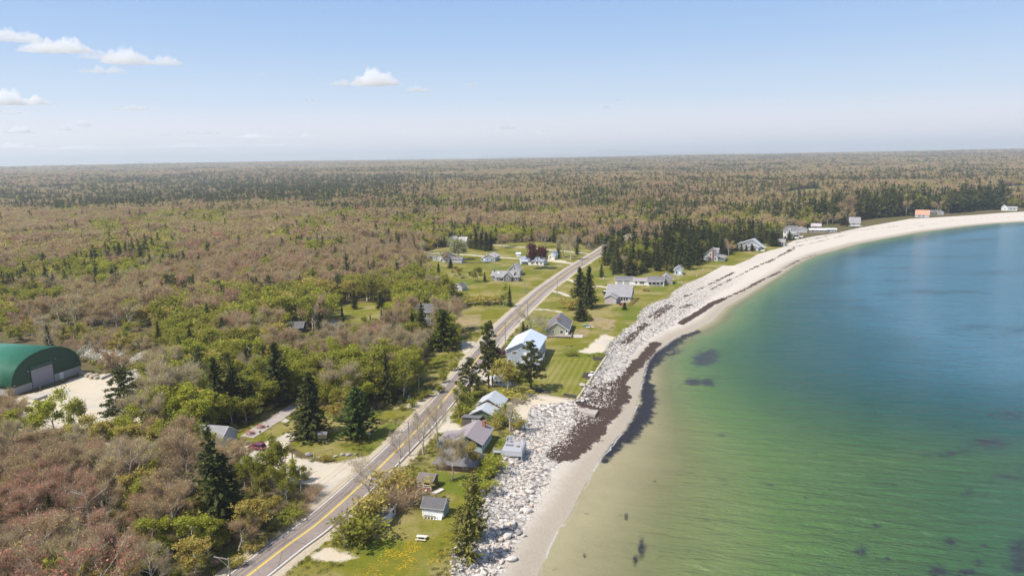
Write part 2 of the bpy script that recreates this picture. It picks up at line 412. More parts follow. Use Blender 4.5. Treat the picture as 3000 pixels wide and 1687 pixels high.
# the shore: cobbles above, dry sand, wet sand by the water, wrack lines of weed
bt = t.math('DIVIDE', t.attr('veg'), t.math('MAXIMUM', t.math('SUBTRACT', t.attr('veg'), t.attr('wat')), 1.0))
sand = t.ramp(nx, [(0.25, (0.45, 0.40, 0.34)), (0.75, (0.59, 0.53, 0.46))])
vor = t.n('TexVoronoi'); vor.inputs['Scale'].default_value = 1.1; t.put(vor.inputs['Vector'], t.pos())
vcol = t.n('SeparateColor'); t.put(vcol.inputs[0], vor.outputs['Color'])
cobc = t.ramp(vcol.outputs[0], [(0.0, (0.30, 0.28, 0.255)), (0.35, (0.46, 0.43, 0.39)), (0.8, (0.60, 0.56, 0.51)), (1.0, (0.56, 0.46, 0.37))])
cobc = t.mix(t.step(vor.outputs['Distance'], 0.42, 0.75), cobc, (0.16, 0.14, 0.13))
cobm = t.math('MULTIPLY', t.attr('cobble'), t.step(t.math('ADD', t.math('MULTIPLY', bt, -1.0), t.math('MULTIPLY', t.math('SUBTRACT', nf, 0.5), 0.35)), -0.66, -0.52))
wet = t.ramp(nx, [(0.3, (0.32, 0.275, 0.215)), (0.7, (0.39, 0.335, 0.265))])
sandw = t.mix(t.step(t.math('ADD', t.attr('wat'), t.math('MULTIPLY', edge, 0.8)), -9.0, -2.0), sand, wet)
shore = t.mix(cobm, sandw, cobc)
weed = t.ramp(nx, [(0.3, (0.040, 0.027, 0.022)), (0.7, (0.095, 0.065, 0.052))])
wn = t.noise(0.9, 6, 0.7, t.vscale(t.pos(), (1, 1, 1)))
wrackm = t.step(t.math('ADD', t.attr('wrack'), t.math('MULTIPLY', t.math('SUBTRACT', t.math('ADD', t.math('MULTIPLY', wn, 0.5), t.math('MULTIPLY', t.noise(0.22, 3, 0.5), 0.6)), 0.55), 1.6)), 0.42, 0.52)
shore = t.mix(wrackm, shore, weed)
bed = t.ramp(nm, [(0.35, (0.345, 0.305, 0.185)), (0.65, (0.42, 0.37, 0.225))])
bed = t.mix(t.step(t.math('ADD', t.attr('kelp'), t.math('MULTIPLY', t.math('SUBTRACT', nf, 0.5), 2.2)), 0.25, 0.75), bed, (0.018, 0.017, 0.024))
shore = t.mix(t.step(t.math('ADD', t.attr('wat'), t.math('MULTIPLY', edge, 0.3)), -0.5, 1.0), shore, bed)
c = t.mix(t.step(t.math('ADD', t.attr('veg'), t.math('MULTIPLY', edge2, 0.6)), -0.4, 0.4), c, shore)
rgh = t.math('SUBTRACT', 0.95, t.math('MULTIPLY', t.step(t.attr('wat'), -3.0, -0.5), 0.45))
bh = t.math('ADD', nf, t.math('MULTIPLY', nx, 0.5))
GROUND_MAT = t.done(t.bsdf(c, rgh, 0.06, t.bump(bh, 0.5, 0.35)))

# weed wrack strength: strips along the tide lines, measured out on the beach
def strips(P, items):
    out = np.zeros(len(P))
    for pl, hw, s in items:
        pl = np.asarray(pl); lo, hi = pl.min(0)-hw*2, pl.max(0)+hw*2
        m = ((P > lo) & (P < hi)).all(1)
        if not m.any(): continue
        d = seg_dist(P[m], pl, False); out[m] = np.maximum(out[m], s*np.clip(1.25-d/hw, 0, 1))
    return out
def BZ(pts): return GA(pts, -2.0)
wrack_items = [
  (BZ([(1648,1330),(1700,1285),(1740,1225),(1775,1175),(1810,1130)]), 5.2, 1.0), (BZ([(1690,1318),(1740,1268),(1790,1205),(1830,1150)]), 3.4, 0.72), (BZ([(1690,1225),(1735,1170),(1765,1130)]), 5.0, 0.55),
  (BZ([(1812,1128),(1850,1080),(1880,1048),(1925,1000)]), 3.2, 0.78), (BZ([(1830,1010),(1870,975)]), 3.0, 0.6), (BZ([(1872,970),(1895,955)]), 2.2, 0.85), (BZ([(1850,985),(1870,978)]), 2.0, 0.7),
  (BZ([(1912,935),(1935,915),(1965,900)]), 3.2, 0.8), (BZ([(1990,905),(2020,893)]), 2.6, 0.62), (BZ([(1995,945),(2040,918),(2085,888),(2125,870)]), 2.3, 0.95), (BZ([(2125,870),(2180,845),(2230,818),(2290,790)]), 1.7, 0.72),
  (BZ([(2290,785),(2340,760),(2390,742)]), 1.8,.62), (BZ([(2080,850),(2200,790),(2330,730)]), 1.6, 0.62), (BZ([(2250,770),(2330,725),(2480,690)]), 1.8, 0.60), (BZ([(2000,875),(2080,835),(2150,800)]), 1.8, 0.60),
  (BZ([(2330,715),(2500,680),(2700,655)]), 1.9, 0.60), (BZ([(2600,678),(2800,645),(3000,635)]), 1.6, 0.55)]
a_wrack = strips(P, wrack_items)
kelp_el = [(2062,1052,30,20,0),(2085,1040,22,14,10),(2030,1120,26,12,10),(2075,1122,16,12,0),
  (2115,1275,9,4,0),(2258,1424,8,5,0),(2358,1465,9,6,20),(2567,1541,13,8,0),(2526,1541,6,4,0),(2522,1615,18,14,40),(2595,1641,8,6,0),(2670,1660,10,6,0),(2322,1617,6,5,0),(2790,1585,20,8,35),(2880,1600,14,7,20),(2860,1652,10,8,0),(2745,1675,30,12,20),(2830,1680,26,10,0),
  (1712,1627,6,6,0),(1880,1598,8,26,25),(1860,1640,5,14,30),(1835,1510,4,12,0),(2170,1680,8,6,0),(1917,1404,6,4,0),(2440,1300,5,3,0),(1962,1485,3,3,0)]
kelp_soft = [(2985,1605,42,36,0),(3000,1660,40,26,0),(2960,1400,70,24,0),(2850,1450,50,16,10),(2900,1300,70,16,0),(2760,1330,60,12,0),(2950,1220,60,14,0)]
def KZ(pts): return GA(pts, SEA_Z-.3)
kelp_lines = [(KZ([(1764,1350),(1798,1318),(1836,1275)]), 2.2, 1.0), (KZ([(1828,1290),(1872,1240),(1893,1208)]), 3.4, 1.0), (KZ([(1880,1225),(1900,1180),(1896,1130)]), 3.2, 1.0), (KZ([(1890,1140),(1896,1095),(1918,1050)]), 2.0, .95), (KZ([(1905,1066),(1940,1030),(1980,1000)]), 4.2, 1.0), (KZ([(1975,1006),(2005,988),(2045,972)]), 2.4, .9), (KZ([(1950,1045),(1990,1028)]), 3.0, .75)]
def kelp_at(Pq):
    out = strips(Pq, kelp_lines)
    for lst, amp in ((kelp_el, 1.0), (kelp_soft, .62)):
        for (kx, ky, rx, ry, an) in lst:
            cx, cy_ = G(kx, ky, SEA_Z-.2); ex = np.array(G(kx+rx, ky, SEA_Z-.2))-(cx, cy_); ey = np.array(G(kx, ky-ry, SEA_Z-.2))-(cx, cy_)
            th = math.radians(an); A = np.array([ex*math.cos(th)+ey*math.sin(th), -ex*math.sin(th)+ey*math.cos(th)]).T
            q = (Pq-(cx, cy_))@np.linalg.inv(A).T; out = np.maximum(out, amp*np.exp(-(q*q).sum(1)*.7))
    return out
a_kelp = kelp_at(P)
px_, py_, _c = PX(gx, gy, gz)
cob = np.clip((py_-800)/90, 0, 1)*np.where(_c > 0, 1, 0)
me = npmesh('ground', np.column_stack([gx, gy, gz]), [quads], [GROUND_MAT], smooth=True)
for nme, ar in (('veg', a_veg), ('wat', a_wat), ('road', a_road), ('lawn', a_lawn), ('gravel', a_grav), ('dirt', a_dirt), ('stripe', a_strp), ('marsh', a_marsh), ('sea', a_sea), ('cobble', cob), ('wrack', a_wrack), ('kelp', a_kelp)):
    fattr(me, nme, ar)
ground = tag(mobj('ground', me), 'sandy and grassy land running from the beach out to the wooded horizon', None, None, 'structure')

# ---------------------------------------------------------------- the bay
wa = np.radians(np.concatenate([np.arange(-40, 60.1, 0.35)])); wr = [20.0]
while wr[-1] < 9000: wr.append(wr[-1]*1.012)
A2, R2 = np.meshgrid(wa, np.array(wr)); wx, wy = (R2*np.sin(A2)).ravel(), (R2*np.cos(A2)).ravel(); WP = np.column_stack([wx, wy])
dw = seg_dist(WP, WAT, False); dw = np.where(inside(WP, WATP), dw, -dw)
I = np.arange(len(wr)*len(wa)).reshape(len(wr), len(wa))
wq = np.stack([I[:-1, :-1], I[:-1, 1:], I[1:, 1:], I[1:, :-1]], -1).reshape(-1, 4)[:, ::-1]
wq = wq[(dw[wq] > -6).any(1)]
used, inv = np.unique(wq, return_inverse=True); wq = inv.reshape(-1, 4)
t = NT('bay_water')
dep = t.attr('offshore')
n1 = t.noise(0.02, 4, 0.5)
sp_ = t.n('SeparateXYZ'); t.put(sp_.inputs[0], t.pos())
# up the bay the body colour blues sooner, painting in the grazing sky reflection
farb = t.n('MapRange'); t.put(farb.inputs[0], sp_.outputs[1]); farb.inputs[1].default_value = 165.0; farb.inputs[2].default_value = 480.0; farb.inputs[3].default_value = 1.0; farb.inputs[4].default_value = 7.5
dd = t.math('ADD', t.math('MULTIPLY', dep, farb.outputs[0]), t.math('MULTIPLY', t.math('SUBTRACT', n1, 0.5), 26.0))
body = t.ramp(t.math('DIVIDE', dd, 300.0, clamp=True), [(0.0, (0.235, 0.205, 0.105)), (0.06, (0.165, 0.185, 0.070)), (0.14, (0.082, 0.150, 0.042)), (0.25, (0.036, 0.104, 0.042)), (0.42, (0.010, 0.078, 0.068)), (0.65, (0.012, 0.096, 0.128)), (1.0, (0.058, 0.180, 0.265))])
kn = t.math('ADD', t.math('MULTIPLY', t.noise(0.35, 8, 0.75), 1.0), t.math('MULTIPLY', t.noise(0.08, 3, 0.5), 0.5))
wk = t.step(t.math('ADD', t.attr('kelp'), t.math('MULTIPLY', t.math('SUBTRACT', kn, 0.75), 2.3)), 0.18, 0.80)
body = t.mix(t.math('MULTIPLY', wk, 0.86), body, (0.020, 0.021, 0.038))
big = t.step(t.noise(0.013, 6, 0.65, t.vscale(t.pos(), (1.0, 1.9, 1.0))), 0.50, 0.70)
body = t.mix(t.math('MULTIPLY', t.math('MULTIPLY', big, 0.60), t.step(dd, 60.0, 150.0)), body, (0.006, 0.040, 0.060))
rv = t.n('VectorRotate', rotation_type='Z_AXIS'); t.put(rv.inputs['Vector'], t.pos()); rv.inputs['Angle'].default_value = math.radians(14)
wv1 = t.noise(1.0, 5, 0.62, t.vscale(rv.outputs[0], (0.10, 0.42, 1.0)), 0.6); wv2 = t.noise(1.0, 3, 0.6, t.vscale(rv.outputs[0], (0.5, 1.3, 1.0)))
wv3 = t.noise(1.0, 3, 0.6, t.vscale(rv.outputs[0], (0.030, 0.13, 1.0)))
hgt = t.math('ADD', t.math('ADD', t.math('MULTIPLY', wv1, 1.0), t.math('MULTIPLY', wv2, 0.30)), t.math('MULTIPLY', wv3, 1.1))
calm = t.math('ADD', 0.25, t.math('MULTIPLY', t.step(dep, 4.0, 70.0), 0.75))
alpha = t.math('ADD', t.math('MULTIPLY', t.step(dd, -6.0, 2.0), 0.22), t.math('MULTIPLY', t.step(t.math('MULTIPLY', dep, farb.outputs[0]), 1.0, 32.0), 0.76))
foam = t.math('MULTIPLY', t.step(t.math('ABSOLUTE', t.math('ADD', t.math('SUBTRACT', dep, 0.4), t.math('MULTIPLY', t.math('SUBTRACT', t.noise(0.12, 5, 0.65), 0.5), 3.5))), 0.42, 0.10), t.step(t.noise(0.05, 4, 0.65), 0.38, 0.54))
body = t.mix(foam, body, (0.66, 0.65, 0.66))
alpha = t.math('MAXIMUM', alpha, t.math('MULTIPLY', foam, 0.5))
bp = t.n('Bump'); t.put(bp.inputs['Height'], t.math('MULTIPLY', hgt, calm)); bp.inputs['Strength'].default_value = 1.0; bp.inputs['Distance'].default_value = 2.8
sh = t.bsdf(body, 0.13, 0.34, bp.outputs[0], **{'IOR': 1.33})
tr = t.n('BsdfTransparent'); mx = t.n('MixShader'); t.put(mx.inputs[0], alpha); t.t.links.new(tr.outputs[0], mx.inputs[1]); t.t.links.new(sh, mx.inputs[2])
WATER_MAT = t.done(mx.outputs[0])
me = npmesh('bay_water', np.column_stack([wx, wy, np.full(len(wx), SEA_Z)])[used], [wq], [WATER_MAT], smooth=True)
fattr(me, 'offshore', dw[used])
ak = kelp_at(WP[used])
fattr(me, 'kelp', ak)
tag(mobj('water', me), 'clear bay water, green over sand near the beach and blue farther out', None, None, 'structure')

# ---------------------------------------------------------------- road
def strip(name, line, o0, o1, z, mat, parent=None, dz=None):
    """a ribbon along a line between two sideways offsets"""
    line = np.asarray(line); tn = np.gradient(line, axis=0); tn /= np.linalg.norm(tn, axis=1)[:, None]; nn = np.column_stack([tn[:, 1], -tn[:, 0]])
    k = 3; offs = np.linspace(o0, o1, k)
    V = np.concatenate([np.column_stack([line+nn*o, np.full(len(line), z)]) for o in offs])
    L = len(line); F = []
    for j in range(k-1):
        i = np.arange(L-1); F.append(np.stack([i+j*L, i+(j+1)*L, i+1+(j+1)*L, i+1+j*L], -1))
    F = np.concatenate(F)[:, ::1]
    m_ = npmesh(name, V, [F], [mat])
    return mobj(name, m_, parent)
t = NT('worn_asphalt'); f1 = t.noise(1.5, 8, 0.75); f2 = t.noise(0.15, 4, 0.6)
col = t.ramp(t.math('ADD', t.math('MULTIPLY', f1, 0.5), t.math('MULTIPLY', f2, 0.5)), [(0.35, (0.180, 0.146, 0.126)), (0.65, (0.285, 0.235, 0.205))])
vr = t.n('TexVoronoi', feature='DISTANCE_TO_EDGE'); vr.inputs['Scale'].default_value = 0.09; t.put(vr.inputs['Vector'], t.pos())
col = t.mix(t.math('MULTIPLY', t.step(vr.outputs['Distance'], 0.012, 0.004), 0.5), col, (0.08, 0.075, 0.075))
ASPH = t.done(t.bsdf(col, 0.85, 0.3, t.bump(f1, 0.2, 0.02)))
road = tag(strip('road', road_c, -ROAD_HW, ROAD_HW, 0.05, ASPH), 'two lane asphalt road running beside the beach houses', None, None, 'structure')
def paint(name, c0):
    t = NT(name); f = t.noise(2.0, 6, 0.7); return t.done(t.bsdf(t.ramp(f, [(0.3, tuple(x*0.72 for x in c0)), (0.6, c0)]), 0.7, 0.3))
YEL, WHT = paint('road_paint_yellow', (0.78, 0.56, 0.07)), paint('road_paint_white', (0.72, 0.70, 0.66))
for nm_, a, b, m_ in (('centre_line_marking', -0.23, -0.06, YEL), ('centre_line_marking', 0.06, 0.23, YEL), ('edge_line_marking', -3.42, -3.20, WHT), ('edge_line_marking', 3.20, 3.42, WHT)):
    tag(strip(nm_, road_c, a, b, 0.058, m_, road), None, None, None, 'structure')
LANE_DARK = plain('dark_lane_line', (0.045, 0.042, 0.042), 0.6)
for o in (-1.0, -2.1):
    ln = road_c[8:56]+0; s_ = strip('dark_lane_line', ln, o-0.05, o+0.05, 0.056, LANE_DARK, road); tag(s_, None, None, None, 'structure')  # two thin dark lines along the left lane
# far blue hills beyond the woods
HX = np.linspace(-30000, 24000, 500); hy = 30000.0
def bump(x, c, w, h): return h*np.exp(-((x-c)/w)**2)
def hills(name, prof, y0, dep):
    top = prof(HX); V = []; n = len(HX)
    for dy, s_ in ((0, 0.0), (dep*0.3, 0.6), (dep*0.5, 1.0), (dep*0.75, 0.6), (dep, 0.0)):
        V.append(np.column_stack([HX, np.full(n, y0+dy), top*s_-5]))
    V = np.vstack(V); i = np.arange(n-1)
    F = np.concatenate([np.stack([i+j*n, i+1+j*n, i+1+(j+1)*n, i+(j+1)*n], -1) for j in range(4)])
    t = NT('distant_hill_woods'); f = t.noise(0.004, 6, 0.6)
    return mobj(name, npmesh(name, V, [F], [t.done(t.bsdf(t.ramp(f, [(0.3, (0.05, 0.055, 0.03)), (0.7, (0.10, 0.085, 0.05))]), 0.95, 0.1))], smooth=True))
hl = hills('hills', lambda x: 120+bump(x, -7800, 1000, 75)+bump(x, -4800, 900, 60)+bump(x, 0, 900, 40)+bump(x, 2000, 900, 110)+bump(x, 4200, 900, 170)+bump(x, 5600, 1100, 150)+bump(x, 8500, 2500, 90)+40*np.sin(x/900)*np.sin(x/370), hy, 4000)
tag(hl, 'low blue hills on the horizon beyond the woods', None, None, 'structure')
# the air: a closed box of even haze
b_ = MB().box(-36000, 36000, -400, 39000, -12, 420)
t = NT('pale_air'); v = t.n('VolumePrincipled'); v.inputs['Color'].default_value = (0.86, 0.925, 1.0, 1); v.inputs['Density'].default_value = 1.0e-4; v.inputs['Anisotropy'].default_value = 0.2
t.t.links.new(v.outputs[0], t.out.inputs['Volume'])
hz = b_.build('haze', t.mat); tag(hz, 'thin pale haze over the whole landscape', None, None, 'stuff')
# ================================================================ plants: meshes
def foliage_mat(name, stops, hue_noise=0.006, trans=0.25, per_leaf=0.35, loc_amt=0.5):
    """leaf colour: varies from plant to plant, from place to place and from leaf to leaf"""
    t = NT(name)
    oi = t.n('ObjectInfo'); gi = t.n('NewGeometry')
    nl = t.noise(hue_noise, 3, 0.6, oi.outputs['Location'])
    k = t.math('ADD', t.math('MULTIPLY', oi.outputs['Random'], 1-loc_amt), t.math('MULTIPLY', t.step(nl, 0.34, 0.66), loc_amt))
    c = t.ramp(k, stops)
    v = t.math('ADD', 1-per_leaf, t.math('MULTIPLY', gi.outputs['Random Per Island'], 2*per_leaf))
    hv = t.n('HueSaturation'); t.put(hv.inputs['Color'], c); t.put(hv.inputs['Value'], v)
    t.put(hv.inputs['Hue'], t.math('ADD', 0.485, t.math('MULTIPLY', gi.outputs['Random Per Island'], 0.03)))
    d = t.n('BsdfDiffuse'); t.put(d.inputs[0], hv.outputs[0])
    if trans <= 0: return t.done(d.outputs[0])
    tl = t.n('BsdfTranslucent'); t.put(tl.inputs[0], hv.outputs[0])
    mx = t.n('MixShader'); mx.inputs[0].default_value = trans
    t.t.links.new(d.outputs[0], mx.inputs[1]); t.t.links.new(tl.outputs[0], mx.inputs[2])
    return t.done(mx.outputs[0])
F_SPR = foliage_mat('spruce_needles', [(0, (0.048, 0.06, 0.022)), (0.5, (0.076, 0.086, 0.027)), (1, (0.128, 0.126, 0.036))], trans=.2)
F_PINE = foliage_mat('pine_needles', [(0, (0.08, 0.092, 0.03)), (1, (0.135, 0.14, 0.042))], trans=.25)
F_WPINE = foliage_mat('white_pine_needles', [(0, (0.085, 0.125, 0.03)), (1, (0.12, 0.16, 0.04))], trans=.2)
F_SILV = foliage_mat('silver_spruce_needles', [(0.0, (0.14, 0.145, 0.11)), (1.0, (0.19, 0.185, 0.14))], trans=0.1)
F_LEAF = foliage_mat('spring_leaves', [(0, (0.26, 0.235, 0.05)), (0.35, (0.3, 0.295, 0.05)), (0.7, (0.36, 0.365, 0.05)), (1, (0.44, 0.44, 0.06))], trans=.5, loc_amt=.35)
F_DULL = foliage_mat('young_catkin_leaves', [(0, (0.45, 0.35, 0.1)), (0.5, (0.47, 0.39, 0.1)), (1, (0.45, 0.42, 0.085))], trans=.5)
F_TWIG = foliage_mat('bare_twigs', [(0, (0.45, 0.315, 0.2)), (0.5, (0.46, 0.345, 0.225)), (1, (0.48, 0.3, 0.2))], trans=.4, per_leaf=.25)
F_BUD = foliage_mat('maple_buds', [(0, (0.5, 0.32, 0.2)), (0.4, (0.5, 0.355, 0.17)), (0.75, (0.47, 0.4, 0.13)), (1, (0.53, 0.28, 0.2))], trans=.45)
F_RED = foliage_mat('red_maple_blossom', [(0, (0.45, 0.185, 0.135)), (1, (0.52, 0.23, 0.165))], trans=.4)
F_GREY = foliage_mat('grey_twigs', [(0, (0.46, 0.37, 0.26)), (1, (0.55, 0.46, 0.34))], trans=.4, per_leaf=.25)
F_PURP = foliage_mat('purple_leaves', [(0.0, (0.128, 0.045, 0.048)), (1.0, (0.158, 0.057, 0.060))], trans=0.4)
F_LILA = foliage_mat('lilac_bush_leaves', [(0.0, (0.16, 0.075, 0.13)), (1.0, (0.18, 0.085, 0.15))], trans=0.2)
F_BLOS = foliage_mat('white_blossom', [(0.0, (0.62, 0.58, 0.48)), (1.0, (0.70, 0.66, 0.56))], trans=0.3, per_leaf=0.2)
F_PALE = foliage_mat('pale_green_leaves', [(0.0, (0.375, 0.367, 0.195)), (1.0, (0.450, 0.435, 0.225))], trans=0.4)
B_DARK = plain('dark_bark', (0.085, 0.065, 0.05), 0.95, 0.35, 4)
B_GREY = plain('grey_bark', (0.44, 0.385, 0.32), 0.95, 0.35, 4)
B_BIRCH = plain('pale_bark', (0.50, 0.45, 0.38), 0.9, 0.3, 3)
B_DEAD = plain('bleached_wood', (0.46, 0.41, 0.36), 0.9, 0.25, 3)

def diamonds(c, u, v):
    n = len(c); V = np.empty((n*4, 3)); V[0::4] = c+u; V[1::4] = c+v; V[2::4] = c-u; V[3::4] = c-v
    return V, np.arange(n*4).reshape(n, 4)
def spikes(a, b, w):
    """thin triangles from a to b, w wide at the foot"""
    d = b-a; s = np.cross(d, np.random.default_rng(3).normal(size=d.shape)); s /= np.linalg.norm(s, axis=1)[:, None]+1e-9
    n = len(a); V = np.empty((n*3, 3)); V[0::3] = a-s*w[:, None]; V[1::3] = a+s*w[:, None]; V[2::3] = b
    return V, np.arange(n*3).reshape(n, 3)
def tubes(A, B, RA, RB, k=5):
    A, B = np.asarray(A, float), np.asarray(B, float); RA = np.asarray(RA, float); RB = np.asarray(RB, float)
    d = B-A; d /= np.linalg.norm(d, axis=1)[:, None]+1e-9
    ref = np.where(np.abs(d[:, 2:3]) > 0.9, np.array([[1., 0, 0]]), np.array([[0, 0, 1.]]))
    u = np.cross(d, ref); u /= np.linalg.norm(u, axis=1)[:, None]+1e-9; w = np.cross(d, u)
    th = np.arange(k)*2*math.pi/k; n = len(A); V = np.empty((n, 2*k, 3))
    for j in range(k):
        o = u*math.cos(th[j])+w*math.sin(th[j]); V[:, j] = A+o*RA[:, None]; V[:, k+j] = B+o*RB[:, None]
    base = np.arange(n)[:, None]*2*k; F = []
    for j in range(k):
        j2 = (j+1) % k; F.append(np.concatenate([base+j, base+j2, base+k+j2, base+k+j], 1))
    return V.reshape(-1, 3), np.concatenate(F)
def join(parts):
    """parts of (verts, faces) -> verts, quads, tris"""
    V = []; q = []; t = []; o = 0
    for v, f in parts:
        if len(v) == 0: continue
        V.append(v); (q if f.shape[1] == 4 else t).append(f+o); o += len(v)
    return np.vstack(V), q, t
def unit(v): return v/(np.linalg.norm(v, axis=-1, keepdims=True)+1e-9)
def rv(g, n): return unit(g.normal(size=(n, 3)))

def g_spruce(g, h, R, levels, nbr, nseg, lw, per=2, z0=0.06, gap=0.0, power=0.85, droop=0.28):
    """trunk parts, crown parts"""
    tr = tubes([[0, 0, 0], [0, 0, h*0.5]], [[0, 0, h*0.5], [0, 0, h*0.98]], [0.018*h+0.03, 0.011*h], [0.011*h, 0.015], 6)
    Cc, Uu, Vv = [], [], []; wob = g.uniform(0.75, 1.2, levels); lean = g.uniform(0.7, 1.25, 12)
    for k in range(levels):
        t = (k+g.uniform(-.3, .3))/levels; t = min(max(t, 0), 0.995); z = h*(z0+(1-z0)*t)
        L = R*(1-t)**power*wob[k]*(0.45+0.55*min(1, (t+0.03)/0.10)) + 0.04*R
        nb = max(3, int(nbr*(0.45+0.55*(1-t))))
        az = g.uniform(0, 6.28)+np.arange(nb)*6.283/nb+g.normal(0, .25, nb)
        for a in az:
            if g.random() < gap: continue
            l = L*g.uniform(0.7, 1.12)*lean[int((a % 6.283)/6.284*12)]; n = max(1, int(round(nseg*(l/R)**0.7)))
            s = (np.arange(n)+g.uniform(0.25, 0.9, n))/n
            dr = droop*(1-t)-0.35*t; rr = s*l
            zz = z - dr*rr + 0.10*l*s**2.2*(1 if t < .8 else 0) + g.normal(0, 0.03*R, n)
            c = np.column_stack([np.cos(a)*rr, np.sin(a)*rr, zz])
            out = np.array([np.cos(a), np.sin(a), -dr*0.7]); tan = np.array([-np.sin(a), np.cos(a), 0])
            for _ in range(per):
                w = lw*(0.55+0.75*(1-s*0.6))*g.uniform(.7, 1.3, n)
                u = unit(out[None]+g.normal(0, .28, (n, 3)))*(w*1.35)[:, None]
                v = unit(tan[None]+g.normal(0, .35, (n, 3)))*(w*0.75)[:, None]
                Cc.append(c+g.normal(0, lw*.45, (n, 3))); Uu.append(u); Vv.append(v)
    n = 5; Cc.append(np.column_stack([np.zeros(n), np.zeros(n), h*np.linspace(.93, 1.0, n)])); Uu.append(np.tile([0, 0, lw*1.2], (n, 1))); Vv.append(rv(g, n)*lw*.45)
    return [tr], [diamonds(np.vstack(Cc), np.vstack(Uu), np.vstack(Vv))]
def limbs(g, h, n, spread, z_lo, r0, curve=0.3, fork=2, up=0.75):
    """trunk and limb tubes, with the limb ends"""
    A, B, RA, RB = [], [], [], []; ends = []
    p = np.zeros(3); k = 5; axis = np.array([g.normal(0, .05), g.normal(0, .05), 1.0]); top = h*0.72
    tp = [p]
    for i in range(k):
        q = tp[-1]+axis*top/k+np.array([g.normal(0, .02*h), g.normal(0, .02*h), 0]); tp.append(q)
        A.append(tp[-2]); B.append(q); RA.append(r0*(1-i/k*.8)); RB.append(r0*(1-(i+1)/k*.8))
    nt = len(A)
    for i in range(n):
        f = z_lo+(1-z_lo)*(i+.5)/n; idx = min(int(f*k), k-1); s = tp[idx]+(tp[idx+1]-tp[idx])*(f*k-idx)
        a = g.uniform(0, 6.28); L = spread*g.uniform(.75, 1.15)*(1.05-.35*f)
        e1 = s+np.array([math.cos(a)*L*.5, math.sin(a)*L*.5, L*up*.55]); r = r0*(.45-.2*f)
        A.append(s); B.append(e1); RA.append(r); RB.append(r*.65)
        for j in range(fork):
            a2 = a+g.normal(0, .6); e2 = e1+np.array([math.cos(a2)*L*.5, math.sin(a2)*L*.5, L*up*g.uniform(.2, .9)])
            A.append(e1); B.append(e2); RA.append(r*.6); RB.append(r*.22); ends.append((e2, L*.45)); ends.append(((e1+e2)/2, L*.4))
    ends.append((tp[-1], spread*.5))
    A, B, RA, RB = map(np.array, (A, B, RA, RB))
    return tubes(A[:nt], B[:nt], RA[:nt], RB[:nt], 6), tubes(A[nt:], B[nt:], RA[nt:], RB[nt:], 4), ends
def g_leafy(g, h, spread, n, lw, r0=None, nl=9, z_lo=.28, k_cl=16, up=.75, clump=.55):
    r0 = r0 or h*.019
    tr, lb, ends = limbs(g, h, nl, spread, z_lo, r0, up=up)
    c0 = np.array([e for e, _ in ends]); rr = np.array([r for _, r in ends])
    ncl = max(1, n//k_cl); idx = g.integers(0, len(c0), ncl)
    cc = c0[idx]+rv(g, ncl)*(rr[idx]*g.uniform(.2, 1.25, ncl))[:, None]*np.array([1, 1, .8])
    c = np.repeat(cc, k_cl, 0)+g.normal(0, clump*lw*3.0, (ncl*k_cl, 3)); m = len(c)
    s = lw*g.uniform(.6, 1.4, m)
    u = unit(rv(g, m)*np.array([1, 1, .6])); v = unit(np.cross(u, rv(g, m)))
    return [tr, lb], [diamonds(c, u*s[:, None], v*(s*.7)[:, None])]
def g_bare(g, h, spread, ntw, tw, tl, nbud, bud, r0=None, nl=9, z_lo=.25, up=.95):
    r0 = r0 or h*.022
    tr, lb, ends = limbs(g, h, nl, spread, z_lo, r0, fork=3, up=up)
    c0 = np.array([e for e, _ in ends]); rr = np.array([r for _, r in ends])
    idx = g.integers(0, len(c0), ntw); a = c0[idx]+g.normal(0, .22, (ntw, 3))*rr[idx][:, None]
    out = unit(a-np.array([0, 0, h*.35])); d = unit(out+np.array([0, 0, .55])+g.normal(0, .6, (ntw, 3)))
    l = tl*g.uniform(.5, 1.3, ntw); b = a+d*l[:, None]
    sp = spikes(a, b, np.full(ntw, tw)*g.uniform(.6, 1.4, ntw))
    j = g.integers(0, ntw, nbud); bc = a[j]+(b[j]-a[j])*g.uniform(.4, 1.05, nbud)[:, None]+g.normal(0, .06, (nbud, 3))
    s = bud*g.uniform(.6, 1.4, nbud); u = rv(g, nbud); v = unit(np.cross(u, rv(g, nbud)))
    return [tr, lb], [sp], [diamonds(bc, u*s[:, None], v*(s*.8)[:, None])]
